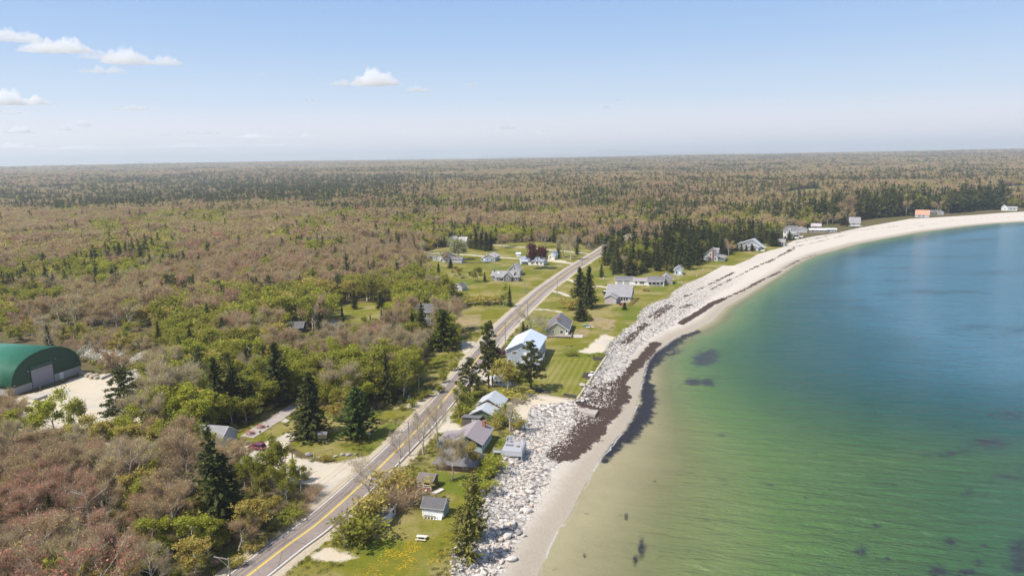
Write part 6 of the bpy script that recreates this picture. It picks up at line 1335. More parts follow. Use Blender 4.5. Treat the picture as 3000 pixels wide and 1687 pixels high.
hero('spruce_tree', (636, 1563), 1238, 'very tall half bare spruce rising from the foreground brush', .78, crown=THINSPR, clear=5); hero('spruce_tree', (672, 1556), 1330, 'dark spruce close beside the very tall half bare one', 1.1, crown=BIGSPR2, clear=3)
hero('spruce_tree', (205, 1315), 1255, 'little dark spruce among pale saplings by the gravel yard', 1.0, var=0, clear=2)
hero('pine_tree', (372, 1262), 1080, 'open crowned pine at the edge of the gravel yard', 1.2, clear=5, **pineb(1))
hero('grey_tree', (515, 1215), 1045, 'pale leafless round crowned tree right of the gravel yard', 1.35, clear=4); hero('bare_tree', (45, 1245), 1150, 'leafless tree on the near edge of the gravel yard', 1.2, clear=4)
hero('leafy_tree', (155, 1290), 1150, 'airy green tree in front of the arched building', 1.25, clear=4, var=2); hero('leafy_tree', (228, 1300), 1152, 'slender sapling pair seen against the gravel yard', .7, clear=3, var=1); hero('leafy_tree', (110, 1275), 1180, 'small fresh green tree left of the airy one', 1.2, clear=3)
for i, (x, y, t_) in enumerate(((742,1440,1330),(790,1432,1295),(830,1420,1265),(760,1418,1350),(715,1430,1345),(850,1440,1340),(880,1440,1350),(810,1460,1360),(770,1475,1380),(845,1475,1390))): hero('leafy_tree', (x, y), t_, 'bright green young birch in the clump below the parked red car', .85, clear=2.0, group='young birches below the parked car')
hero('grey_tree', (715, 1350), 1285, 'thin pale bush touching the left end of the red car', 1.2, clear=2, name='bare_shrub')
hero('bare_tree', (262, 1592), 1398, 'dead bleached snag with bare branches in the lower left thicket', 1.0, name='dead_tree', trunk=DEADW, crown=KINDS['bare_shrub'].near[0][1], clear=4); hero('bare_tree', (628, 1545), 1362, 'dead grey trunk in front of the very tall spruce', .7, name='dead_tree', trunk=DEADW, crown=KINDS['bare_shrub'].near[1][1], clear=2, rz=1.2)
for x, y, t_, w, k, lb in ((130,1545,1440,1.5,'red_maple','reddish maple crown, upper one in the lower left thicket'),(210,1640,1490,1.6,'red_maple','wide reddish maple crown in the lower left thicket'),(60,1660,1520,1.5,'red_maple','reddish maple at the lower left corner'),(110,1430,1310,1.5,'red_maple','reddish maple below the pale saplings'),(385,1480,1300,1.35,'grey_tree','tall grey leafless tree left of the low building'),(330,1450,1310,1.4,'grey_tree','wide grey leafless tree in the middle of the thicket'),(560,1440,1260,1.1,'bare_tree','brown leafless tree in front of the low grey roof'),(510,1430,1275,1.1,'bare_tree','brown leafless tree left of the low grey roof'),(460,1640,1500,1.3,'leafy_tree','round green tree near the bottom of the thicket'),(430,1500,1360,1.3,'budding_tree','olive green tree in the middle of the thicket'),(570,1680,1560,1.5,'budding_tree','rust yellow bushy tree at the bottom edge'),(745,1570,1445,1.35,'budding_tree','rust coloured bushy tree beside the road'),(700,1610,1520,1.6,'bare_tree','leafless brush tree beside the road'),(420,1690,1600,1.0,'spruce_tree','bright young spruce at the bottom edge')):
    hero(k, (x, y), t_, lb, w, clear=3.5)
# right of the road, near
hero('bare_tree', (1172, 1368), 1262, 'reddish leafless tree between the road and the log cabin', 1.15, clear=2, **thin(0)); hero('bare_tree', (1283, 1318), 1165, 'tall thin leafless tree beside the purple roofed house', .8, clear=2, **thin(1)); hero('bare_tree', (1240, 1330), 1200, 'leafless roadside tree crossing the yellow line', 1.1, clear=2, **thin(1))
hero('grey_tree', (1082, 1480), 1350, 'pale sparse tree leaning over the road', 1.6, clear=2, **thin(2), tilt=(.05, -.18)); hero('leafy_shrub', (1058, 1575), 1490, 'big rounded bush at the end of the grey flat shed', 1.7, clear=2); hero('olive_shrub', (1098, 1535), 1440, 'olive bush leaning on the grey flat shed', 1.3, clear=2); hero('grey_tree', (1010, 1600), 1500, 'leafless sapling beside the road by the grey shed', 1.0, clear=2, **thin(1)); hero('leafy_shrub', (1015, 1590), 1555, 'low bright bush where the lawn meets the road', 2.6, clear=2)
hero('olive_shrub', (1150, 1460), 1385, 'brownish thicket bush between road and brown cabin', 1.9, clear=2); hero('bare_shrub', (1195, 1480), 1410, 'tall dry brush left of the brown cabin', 1.8, clear=2); hero('bare_shrub', (1130, 1500), 1440, 'dry brush below the olive thicket', 2.0, clear=2); hero('olive_shrub', (1185, 1420), 1365, 'roadside bush above the brown cabin', 1.5, clear=2)
hero('pine_tree', (1392, 1560), 1366, 'shore spruce leaning seaward, the taller of the pair by the rocks', .60, name='spruce_tree', crown=olive(3.6, .62), clear=3); hero('pine_tree', (1372, 1622), 1450, 'bushy wide shore spruce overhanging the boulders', .72, name='spruce_tree', crown=olive(4.2, .5), clear=3)
hero('pine_tree', (1350, 1570), 1480, 'low spruce between the white shed and the rocks', .8, name='spruce_tree', crown=olive(4.0, .5), clear=3)
hero('leafy_tree', (1324, 1405), 1275, 'white barked tree in front of the log cabin', 1.0, clear=2, name='birch_tree', crown=KINDS['grey_tree'].near[0][1]); hero('budding_tree', (1369, 1372), 1292, 'willow like tree in front of the dark hipped roof', 1.5, clear=2); hero('leafy_shrub', (1425, 1400), 1365, 'bright green bush at the corner above the boulders', 2.4, clear=2); hero('leafy_shrub', (1410, 1440), 1400, 'low green bush on the bank above the boulders', 2.0, clear=2); hero('leafy_shrub', (1450, 1372), 1335, 'grassy bush below the sun deck', 2.0, clear=2)
hero('bare_tree', (1494, 1262), 1165, 'leaning leafless tree beside the sandy yard', 1.1, clear=2, **thin(2), tilt=(.0, .22)); hero('leafy_shrub', (1475, 1245), 1200, 'fresh green bush at the corner of the dark green cottage', 1.8, clear=2); hero('olive_shrub', (1515, 1250), 1222, 'small bush at the foot of the leaning tree', 1.8, clear=2); hero('olive_shrub', (1440, 1260), 1225, 'bush between brick chimney and green cottage', 1.5, clear=2)
for x, y, t_, lb in ((1345,1225,1130,'white stemmed birch nearest the road by the green cottage'),(1372,1215,1140,'white stemmed birch beside the dark flat roofed shed'),(1360,1180,1120,'slim birch under the bushy roadside pine')): hero('leafy_tree', (x, y), t_, lb, .7, clear=2, name='birch_tree')
hero('leafy_shrub', (1362, 1222), 1180, 'green bush left of the dark flat roofed shed', 1.5, clear=2)
hero('pine_tree', (1432, 1137), 948, 'tallest pine beside the road by the blue house', .72, clear=3, **pineb(0)); hero('pine_tree', (1443, 1128), 1002, 'second tall pine beside the gravel drive', .85, clear=3, **pineb(1)); hero('pine_tree', (1378, 1170), 1048, 'bushy dark pine hiding the road bend', 1.1, clear=3, **pineb(2)); hero('pine_tree', (1556, 1146), 1000, 'dark pine in front of the blue house', 1.0, clear=3, **pineb(2))
hero('leafy_tree', (1488, 1160), 1040, 'pale barked tree with thin leaves in front of the blue house', 1.1, clear=2, name='birch_tree', crown=KINDS['budding_tree'].near[1][1]); hero('leafy_tree', (1507, 1150), 1080, 'thin sapling beside the pale barked tree', .9, clear=2); hero('olive_shrub', (1530, 1172), 1140, 'brown brush by the mulch strip', 3.0, clear=2)
hero('leafy_shrub', (1466, 1047), 1022, 'round purple bush at the corner of the blue house', 1.3, clear=2, crown=hero_mesh('foliage', [g_shrub(g, 2, 1.1, 1600, .09, 14)[1]], [F_LILA])); hero('leafy_shrub', (1672, 1042), 1030, 'dark green low bush on the sandy path', 3.6, clear=2)
hero('grey_tree', (1560, 985), 905, 'pale leafless round tree left of the sage house', 1.7, clear=2, **thin(2)); hero('grey_tree', (1590, 985), 925, 'grey leafless tree against the sage house wall', 1.3, clear=2, **thin(1)); hero('spruce_tree', (1533, 985), 940, 'blue green young spruce behind the blue roof', 1.3, clear=2); hero('spruce_tree', (1545, 982), 950, 'second young spruce behind the blue roof', 1.3, clear=2)
hero('spruce_tree', (1701, 938), 876, 'small bushy spruce on the lawn behind the sage house', 1.5, crown=BIGSPR, clear=2); hero('spruce_tree', (1699, 884), 781, 'left of two tall spruces between road and mauve house', 1.0, crown=BIGSPR2, clear=2); hero('spruce_tree', (1726, 902), 778, 'right of two tall spruces between road and mauve house', .85, crown=BIGSPR2, clear=2, rz=2); hero('olive_shrub', (1672, 905), 872, 'olive bush left of the two tall spruces', 2.0, clear=2); hero('leafy_shrub', (1729, 940), 926, 'round bush beside the small bushy spruce', 1.6, clear=2)
hero('spruce_tree', (1762, 812), 772, 'lone small spruce on the lawn before the dark grove', 1.1, var=2, clear=2)
hero('leafy_shrub', (1830, 908), 886, 'clipped cone shaped bush near the red mower', .9, clear=2, crown=hero_mesh('foliage', [g_spruce(g, 2, .8, 16, 12, 6, .12, 3, z0=.02, power=.5)[1]], [foliage_mat('clipped_green', [(0, (.06, .095, .02)), (1, (.07, .11, .024))], trans=.1)]))
for i, (x, y) in enumerate(((1842,896),(1849,892),(1856,888),(1862,883))): hero('leafy_shrub', (x, y), y-11, 'dark clipped hedge bush along the deck of the mauve house', 1.4, clear=1, group='hedge bushes of the mauve house', crown=KINDS['olive_shrub'].near[0][1])
for x, y in ((1884,852),(1892,853),(1900,854)): hero('olive_shrub', (x, y), y-9, 'brown clipped bush in front of the long white house', 1.5, clear=1, group='bushes before the long white house')
for x, y, t_ in ((2158,736,712),(2172,737,714),(2202,736,712),(2186,736,716)): hero('spruce_tree', (x, y), t_, 'small round spruce in front of the wide grey house', 1.7, clear=1, group='small spruces before the wide grey house')
for x, y, t_ in ((2312,704,676),(2300,708,690),(2325,702,690),(2262,722,675),(2272,722,680),(2475,660,632),(2466,661,640),(2484,664,646)): hero('pine_tree', (x, y), t_, 'dark wind shaped spruce between the beach houses', 1.3, clear=1, name='spruce_tree', crown=BIGSPR2, group='spruces between the far beach houses')
# left of the road, around the farmhouses
hero('leafy_tree', (1577, 787), 716, 'dark purple beech in front of the white house', .95, crown=BEECH, clear=3, name='purple_beech'); hero('leafy_tree', (1342, 762), 702, 'pale flowering tree in front of the tall shingled house', 1.0, crown=BLOSS, clear=3, name='flowering_tree'); hero('leafy_tree', (1220, 757), 715, 'pale flowering tree at the left end of the lane', 1.1, crown=BLOSS, clear=3, name='flowering_tree')
hero('leafy_tree', (1262, 740), 708, 'yellowish round tree at the edge of the woods', 1.1, crown=KINDS['budding_tree'].near[0][1], clear=3); hero('grey_tree', (1672, 762), 690, 'tall pale leafless tree by the road end', .8, clear=2); hero('spruce_tree', (1690, 745), 690, 'dark spruce beside the tall pole at the road end', .9, clear=2); hero('spruce_tree', (1636, 755), 695, 'dark slim spruce by the blue roofed cottage', .8, clear=2); hero('grey_tree', (1650, 755), 690, 'grey tree by the blue roofed cottage', .9, clear=2)
hero('bare_tree', (1596, 725), 672, 'reddish bare tree behind the purple beech', 1.3, clear=2, name='red_maple', crown=KINDS['red_maple'].near[0][1])
for x, y, t_ in ((1395,730,675),(1410,732,680),(1425,735,676),(1438,733,684),(1380,728,684)): hero('spruce_tree', (x, y), t_, 'dark spruce in the clump behind the small grey cottage', 1.25, clear=2, group='spruces behind the small grey cottage')
for x, y, t_ in ((1470,727,685),(1485,724,682),(1545,720,690)): hero('bare_tree', (x, y), t_, 'rusty leafless tree along the upper lane', 1.3, clear=2, group='leafless trees along the upper lane')
for x, y, t_, k, w, lb in ((1352,872,852,'leafy_shrub',2.4,'round bright green bush beside the grey roofed shed'),(1494,898,835,'spruce_tree',.75,'slim spruce in the field below the farmhouse'),(1330,905,830,'pine_tree',1.2,'dark pine by the sandy field left of the road'),(1390,890,862,'olive_shrub',3.0,'olive thicket in the field below the farmhouse'),(1440,890,862,'olive_shrub',2.6,'brush in the middle of the field below the farmhouse'),(1475,895,858,'leafy_tree',1.2,'small leafy tree in the field below the farmhouse'),(1480,860,832,'leafy_tree',1.0,'sapling in front of the farmhouse porch'),(1400,826,775,'leafy_tree',1.0,'leafy tree beside the pale leaning pole'),(1385,825,785,'leafy_tree',1.0,'leafy tree left of the pale leaning pole'),(1335,808,775,'budding_tree',1.2,'budding tree in the field below the long grey house'),(1345,815,780,'budding_tree',1.2,'second budding tree below the long grey house'),(1285,800,768,'spruce_tree',1.3,'small dark spruce in front of the long grey house'),(1320,786,758,'spruce_tree',1.3,'bushy spruce against the long grey house'),(1420,822,795,'spruce_tree',1.0,'tiny spruce left of the farmhouse'),(1300,770,735,'grey_tree',1.4,'grey tree overlapping the long grey house roof'),(1295,870,800,'leafy_tree',1.2,'green tree above the dark two storey house'),(1315,880,800,'leafy_tree',1.1,'green tree by the grey roofed shed'),(1270,880,805,'grey_tree',1.1,'grey tree above the dark two storey house'),(1300,1020,905,'spruce_tree',1.1,'broad yellow green cedar right of the dark two storey house'),(1238,1010,886,'spruce_tree',1.0,'pointed dark spruce in front of the dark two storey house'),(1120,968,902,'spruce_tree',1.0,'silver grey spruce in the woods, right one'),(1086,962,920,'spruce_tree',1.0,'silver grey spruce in the woods, left one'),(940,970,885,'spruce_tree',1.0,'dark spruce behind the covered boat'),(1005,975,895,'spruce_tree',.9,'spruce beside the small sandy yard'),(1115,905,855,'spruce_tree',1.2,'round dark spruce on the back lawn'),(1040,905,855,'spruce_tree',1.2,'dark spruce left on the back lawn'),(1200,1000,900,'leafy_tree',1.0,'yellow green tree left of the pointed spruce'),(1075,1010,925,'leafy_tree',1.0,'leafy tree in front of the small sandy yard'),(1160,1050,965,'leafy_tree',1.2,'bright leafy tree below the dark house'),(1225,1140,1040,'leafy_tree',.8,'bright green poplar by the roadside field, right one'),(1190,1150,1025,'leafy_tree',.8,'bright green poplar by the roadside field, left one'),(766,905,858,'red_maple',1.6,'round reddish tree above the dark garage'),(120,985,925,'grey_tree',1.5,'spreading bare tree above the arched building'),(470,1045,940,'spruce_tree',.9,'dark pointed spruce right of the white blossom bushes')):
    cr = CEDAR if 'cedar' in lb else SILV if 'silver' in lb else BIGSPR if 'bushy' in lb or 'round dark' in lb else None
    hero(k, (x, y), t_, lb, w, clear=2.5, crown=cr, name='cedar_tree' if 'cedar' in lb else None)
for i, (x, y, t_) in enumerate(((252,1045,1008),(275,1058,1020),(300,1062,1026),(325,1070,1030),(345,1065,1030),(405,1068,1040),(425,1055,1028),(440,1062,1036),(560,1000,978),(600,985,965))): hero('leafy_shrub', (x, y), t_, 'white flowering bush beyond the arched building', 1.5, clear=1.5, crown=WHITEB, group='white flowering bushes beyond the arched building')
for x, y, t_, k, w, lb in ((548,1368,1228,'bare_tree',1.2,'brown leafless tree hiding the left end of the low grey roof'),(600,1372,1245,'leafy_tree',1.0,'fresh green tree before the low grey roofed building'),(575,1350,1270,'grey_tree',1.2,'pale tree before the low grey roofed building'),(25,1335,1205,'leafy_tree',1.3,'green tree at the left edge below the gravel yard'),(300,1345,1215,'budding_tree',1.1,'budding tree on the near edge of the gravel yard'),(255,1345,1250,'grey_tree',1.2,'pale tree on the near edge of the gravel yard'),(420,1300,1150,'grey_tree',1.3,'pale leafless tree right of the open crowned pine'),(450,1250,1090,'grey_tree',1.2,'pale leafless tree on the sandy slope'),(65,1330,1225,'leafy_tree',1.2,'second green tree at the left below the gravel yard')):
    hero(k, (x, y), t_, lb, w, clear=2.5)
# planting along the turf edges
for i, (x, y) in enumerate(((1290,1150),(1262,1160),(1240,1165),(1212,1190),(1180,1200),(1300,1120),(1330,1085),(1232,1175))): hero('leafy_shrub', (x, y), y-rnd.uniform(16, 28), 'low green roadside bush on the left verge', 1.4, clear=1, group='bushes on the left road verge')
for i, (x, y) in enumerate(((905,1468),(890,1500),(870,1510),(845,1530),(820,1550),(790,1580),(760,1600),(735,1620),(700,1650),(680,1665),(925,1450),(905,1440))): hero(rnd.choice(['leafy_shrub', 'olive_shrub', 'bare_shrub']), (x, y), y-rnd.uniform(18, 34), 'low verge brush beside the road below the gravel lot', 1.7, clear=1, group='verge brush below the gravel lot', name='verge_shrub')
# ================================================================ the woods
protect_px = [
  [(700,1268),(760,1225),(850,1180),(895,1168),(905,1185),(850,1225),(760,1290),(700,1290)], [(760,1290),(880,1300),(960,1300),(1090,1320),(1050,1340),(930,1350),(870,1330),(840,1310)],
  [(20,1185),(150,1160),(245,1100),(330,1100),(345,1115),(330,1160),(240,1165),(150,1195)], [(-20,985),(80,985),(180,1010),(240,1060),(245,1105),(40,1165),(-20,1165)],
  [(880,1500),(920,1420),(900,1380),(985,1370),(1110,1310),(1060,1400),(985,1455)], [(735,1310),(830,1280),(850,1300),(790,1320),(760,1330)],
  [(1305,905),(1420,890),(1500,905),(1445,985),(1400,1010),(1330,960)], [(1225,1120),(1330,1040),(1375,1040),(1340,1090),(1270,1150),(1170,1200)],
  [(1240,770),(1420,775),(1600,768),(1690,780),(1600,845),(1540,890),(1490,915),(1410,890),(1350,850)], [(1225,735),(1300,722),(1500,712),(1700,720),(1740,742),(1690,775),(1240,765)],
  [(830,945),(915,940),(970,945),(985,995),(930,985),(830,975)], [(970,905),(1160,890),(1165,930),(1000,945)], [(1215,880),(1280,878),(1280,930),(1230,960)],
  [(1310,690),(1365,690),(1365,725),(1310,725)], [(2290,572),(2330,560),(2400,557),(2425,575),(2420,590),(2300,592)], [(2905,552),(3000,548),(3000,572),(2930,578)],
  [(1105,580),(1160,578),(1160,602),(1105,602)], [(1395,1003),(1400,1010),(1370,1030),(1350,1005)], [(560,1265),(650,1262),(660,1300),(560,1300)], [(720,1285),(775,1290),(775,1325),(720,1325)],
  [(730,1350),(862,1290),(870,1400),(840,1420)]]
protPX = [np.array(p, float) for p in protect_px]
groves_px = [[(1760,775),(1790,735),(1870,712),(1960,705),(2060,708),(2150,718),(2190,732),(2150,748),(2085,752),(2060,775),(2045,790),(1990,792),(1960,800),(1900,806),(1800,812),(1790,790)],
  [(2165,728),(2250,712),(2290,700),(2270,690),(2190,700)], [(2310,652),(2460,628),(2640,616),(2790,614),(2740,624),(2670,632),(2560,640),(2480,650),(2400,660)], [(2770,628),(2930,612),(2960,598),(2780,608)]]
groveP = [GA(p) for p in groves_px]
def scatter():
    out = []; r = 118.0; g = np.random.default_rng(5)
    while r < 14000:
        s = max(5.8, 0.0060*r) if r > 330 else 4.4
        a0, a1 = math.radians(-41), math.radians(40)
        n = int(r*(a1-a0)/s); a = np.linspace(a0, a1, n)+g.uniform(-.45, .45, n)*s/r; rr = r+g.uniform(-.5, .5, n)*s
        out.append(np.column_stack([rr*np.sin(a), rr*np.cos(a), np.full(n, s)])); r += s
    return np.vstack(out)
Q = scatter(); nbase = len(Q)
def conifers():
    out = []; r = 250.0; g = np.random.default_rng(15)
    while r < 9000:
        s = max(5.4, .0062*r); a0, a1 = math.radians(-41), math.radians(40); n = int(r*(a1-a0)/s); a = np.linspace(a0, a1, n)+g.uniform(-.45, .45, n)*s/r; rr = r+g.uniform(-.5, .5, n)*s
        out.append(np.column_stack([rr*np.sin(a), rr*np.cos(a), np.full(n, s*.8)])); r += s
    E = np.vstack(out); ex, ey, _ = PX(E[:, 0], E[:, 1], inland(E[:, 0], E[:, 1]))
    m2 = vnoise(E[:, 0], E[:, 1], 55, 61); m3 = vnoise(E[:, 0], E[:, 1], 240, 62); m4 = vnoise(E[:, 0], E[:, 1], 900, 63)
    ej = ey+(m2-.5)*26; lo = np.interp(ex, [0, 200, 420, 600, 1000, 1250], [622, 636, 632, 600, 606, 588]); up_ = np.interp(ex, [0, 350, 600, 1000, 1250], [566, 536, 524, 536, 522])
    base = np.clip((m2-.52)*3, 0, 1)*np.clip((m3-.42)*5, 0, 1)*.6+.035
    den = base*np.where(ey > 640, np.where(ex > 1000, .8, .6), 1.0)
    den = np.where(ey < 620, np.maximum(den, np.clip((m3-.40)*4, 0, .8)*np.clip((m4-.3)*3, .25, 1)), den)
    den = np.where((ex < 1300) & (ej < lo) & (ej > up_), np.where(m2 > .38, .70, .22)*np.clip((1330-ex)/250, 0, 1), den)
    den = np.where((ex > 1500) & (ey < 600) & (ey > 455), np.maximum(den, .45*np.clip((m3-.3)*4, 0, 1)+.1), den)
    return E[g.random(len(E)) < den]
Q = np.vstack([Q, conifers()]); QP = Q[:, :2]; qr = np.hypot(QP[:, 0], QP[:, 1])
qm = qr < 3500
def dsig(line, poly):
    d = np.full(len(QP), 5000.); d[qm] = seg_dist(QP[qm], line, False); return np.where(inside(QP, poly), d, -d)
q_veg = dsig(VEG, VEGP)
q_road = line_sdf(QP, [(road_c, 0.0)]); q_lawn = sdf(QP, lawnP); q_grav = np.maximum(sdf(QP, gravP), line_sdf(QP, lanes)); q_marsh = sdf(QP, marshP); q_grove = sdf(QP, groveP)
_d = np.full(len(QP), 1e9); sid = np.zeros(len(QP)); mm = np.where(qr < 700)[0]
for i in range(len(road_c)-1):
    a, b = road_c[i], road_c[i+1]; ab = b-a; PQ = QP[mm]
    t_ = np.clip(((PQ-a)@ab)/(ab@ab), 0, 1); q = PQ-a-t_[:, None]*ab; dd_ = (q*q).sum(1); cr = ab[0]*(PQ[:, 1]-a[1])-ab[1]*(PQ[:, 0]-a[0])
    m = dd_ < _d[mm]; sid[mm[m]] = np.where(cr[m] < 0, 1, -1); _d[mm[m]] = dd_[m]
inl = np.where(qr < 620, (sid < 0) & (q_road < -9), (q_veg < -30) & (q_road < -8))
ok = (q_veg < -8) & ((inl & (q_lawn < -0.5) & (q_grav < -1.0) & (q_marsh < -2)) | (q_grove > 0))
for hx, hy_, hr in house_spots: ok &= np.hypot(QP[:, 0]-hx, QP[:, 1]-hy_) > hr
con = np.arange(len(Q)) >= nbase
ok &= ~((qr > 620) & (q_grove <= 0) & (q_veg > -60) & (QP[:, 0] > 150) & (nr.random(len(QP)) < .55))
Q, QP, qr, q_grove, q_veg, con = Q[ok], QP[ok], qr[ok], q_grove[ok], q_veg[ok], con[ok]
zz = inland(QP[:, 0], QP[:, 1])*np.clip(-q_veg/200, 0, 1)
px, py, _c = PX(QP[:, 0], QP[:, 1], zz)
N = len(Q)
n1 = vnoise(QP[:, 0], QP[:, 1], 26, 21); n2 = vnoise(QP[:, 0], QP[:, 1], 70, 22); n3 = vnoise(QP[:, 0], QP[:, 1], 330, 23); u1 = nr.random(N)
names = ['spruce_tree', 'leafy_tree', 'budding_tree', 'bare_tree', 'red_maple', 'grey_tree', 'pine_tree', 'leafy_shrub', 'olive_shrub', 'bare_shrub']
Wt = np.zeros((N, 10))
def zone(m, w): Wt[m] = w
#                        spr  leaf bud  bare red  grey pine lsh  osh  bsh
zone(np.ones(N, bool),  [.46, .14, .10, .25, .02, .03, 0, 0, 0, 0])
zone((py > 640) & (px < 1150), [.10, .26, .24, .26, .05, .07, .01, 0, .01, 0])
zone((py > 640) & (px >= 1150) & (px < 1900), [.26, .26, .18, .22, .04, .04, 0, 0, 0, 0])
zone((py > 800) & (py < 960) & (px < 700), [.05, .20, .24, .22, .02, .10, 0, .06, .09, .02])
zone((py > 960) & (py < 1110) & (px < 520), [.03, .12, .22, .10, .02, .10, 0, .16, .20, .05])
zone((py > 880) & (px > 480), [.17, .54, .18, .04, .01, .04, .02, 0, 0, 0])
zone((py > 800) & (py <= 880) & (px > 700), [.24, .36, .2, .14, .03, .03, 0, 0, 0, 0])
zone((py > 1130) & (px < 520), [.06, .32, .20, .10, .06, .14, .02, .06, .04, 0])
zone((py > 1330) & (px < 520), [.08, .26, .18, .12, .16, .12, 0, .05, .03, 0])
zone((py > 1400) & (px >= 420) & (px < 700), [.12, .30, .24, .08, .0, .08, 0, .12, .06, 0])
zone((py > 1450) & (px >= 640), [0, .02, .03, 0, 0, .0, 0, .45, .30, .20])
pxj = px+(n2-.5)*420; pyj = py+(n1-.5)*16+(n2-.5)*22
lowE = np.interp(px, [0, 200, 420, 600, 1000, 1250], [625, 640, 634, 600, 604, 585]); upE = np.interp(px, [0, 350, 600, 1000, 1250], [570, 540, 528, 540, 525])
zone((pxj < 1250) & (pyj < lowE) & (pyj > upE), [.62, .12, .08, .14, 0, .04, 0, 0, 0, 0])
zone((px < 1000) & (py <= upE) & (py > 500), [.52, .06, .06, .32, .03, .01, 0, 0, 0, 0])
zone((px > 1900) & (py < 600), [.50, .10, .08, .28, .02, .02, 0, 0, 0, 0])
zone(q_grove > 0, [.95, .16, .14, .06, 0, .05, .10, 0, 0, 0])
# woods grow in patches
Wt[:, 0] *= np.clip((n2-.33)*4.5, .25, 3)*np.clip((n3-.25)*3.6, .12, 3.0); Wt[q_grove > 0, 0] = 4.5
n5 = vnoise(QP[:, 0], QP[:, 1], 48, 71)*.7+vnoise(QP[:, 0], QP[:, 1], 17, 72)*.3
Wt[:, 1] *= np.clip((n5-.40)*7, .12, 2.6); Wt[:, 2] *= np.clip((n5-.36)*6, .15, 2)
Wt[:, 3] *= np.clip((.62-n5)*7, .12, 2.6); Wt[:, 5] *= np.clip((.62-n5)*6, .1, 2); Wt[:, 4] *= np.clip((n1-.45)*5, .05, 4)
cum = np.cumsum(Wt, 1); cum /= cum[:, -1:]; kidx = (u1[:, None] > cum).sum(1); kidx[con] = 0
H0 = np.array([10.5, 8.2, 7.6, 9.2, 9.0, 8.5, 10.5, 2.3, 2.2, 1.8]); hgt = H0[kidx]*nr.uniform(.68, 1.28, N)
hgt[(q_grove > 0)] *= nr.uniform(.85, 1.65, int((q_grove > 0).sum()))
hgt[(py > 880) & (px > 480) & (py < 1330) & (kidx < 7)] *= 1.18
hgt[(py > 960) & (py < 1110) & (px < 520)] *= .62
hgt[(py > 1330) & (kidx < 7)] *= .90
hgt[(q_grove > 0) & (px > 2295)] *= 1.3
hgt = np.where((kidx == 0) & (py < 640) & (px < 1300) & (py > 520), hgt*1.15, hgt)
hgt[con] *= nr.uniform(1.05, 1.5, int(con.sum()))
dec = (kidx >= 1) & (kidx <= 5)
hgt[dec] *= 1.12; wid = np.where(dec, nr.uniform(1.05, 1.5, N), nr.uniform(.9, 1.2, N))
# nothing stands in front of the open places the photograph shows
keep = ~((q_grove > 0) & (nr.random(N) < .16)); nearm = np.where(qr < 760)[0]
for fr in (1.0, .7, .4):
    tx, ty, _ = PX(QP[nearm, 0], QP[nearm, 1], hgt[nearm]*fr); T = np.column_stack([tx, ty]); hit = np.zeros(len(nearm), bool)
    for pp in protPX: hit |= inside(T, pp)
    hit &= nr.random(len(nearm)) < .93
    keep[nearm[hit]] = False
for lst in HERO_CLEAR+[(*G(950, 1335), 5.5), (*G(1010, 1332), 6.0), (*G(750, 1325), 5.0), (*G(790, 1300), 6.0)]:
    hx, hy_, hr = lst; keep &= np.hypot(QP[:, 0]-hx, QP[:, 1]-hy_) > hr
sel = np.where(keep)[0]
vis = hgt/qr; inview = (px > -60) & (px < 3060) & (py < 1780)
zone_words = {
 'grove': 'in the dark grove behind the beach houses', 'belt': 'in the long dark belt before the horizon', 'fore': 'in the thicket at the lower left',
 'road': 'in the green woods between the picnic lawn and the road', 'yard': 'around the gravel yard of the arched building', 'mid': 'in the woodland beyond the arched building', 'farm': 'in the woods behind the grey farmhouses', 'far': 'in the far woods below the horizon', 'east': 'in the far woods behind the curving beach'}
look = {'spruce_tree': 'dark pointed spruce', 'leafy_tree': 'fresh green leafy tree', 'budding_tree': 'yellowish budding tree', 'bare_tree': 'brown leafless tree', 'red_maple': 'reddish maple in bud', 'grey_tree': 'pale grey sparse tree', 'pine_tree': 'open crowned pine', 'leafy_shrub': 'low green shrub', 'olive_shrub': 'low olive shrub', 'bare_shrub': 'low leafless brush'}
plur = {'spruce_tree': 'spruces', 'leafy_tree': 'leafy trees', 'budding_tree': 'budding trees', 'bare_tree': 'leafless trees', 'red_maple': 'red maples', 'grey_tree': 'grey trees', 'pine_tree': 'pines', 'leafy_shrub': 'green shrubs', 'olive_shrub': 'olive shrubs', 'bare_shrub': 'bare brush'}
def zone_of(i):
    if q_grove[i] > 0: return 'grove'
    x, y = px[i], py[i]
    if x > 1900: return 'east'
    if x < 1300 and upE[i] < y < lowE[i]: return 'belt'
    if y < 620: return 'far'
    if y > 1150 and x < 720: return 'fore'
    if x > 480 and y > 820: return 'road'
    if y > 960: return 'yard'
    return 'farm' if x > 900 else 'mid'
LIMIT = {0: 270, 1: 230, 2: 190, 3: 230, 4: 90, 5: 130, 6: 20, 7: 90, 8: 70, 9: 30}
indiv = np.zeros(N, bool)
for k in range(10):
    c_ = sel[(kidx[sel] == k) & inview[sel]]
    c_ = c_[np.argsort(-vis[c_])][:LIMIT[k]]; indiv[c_] = True
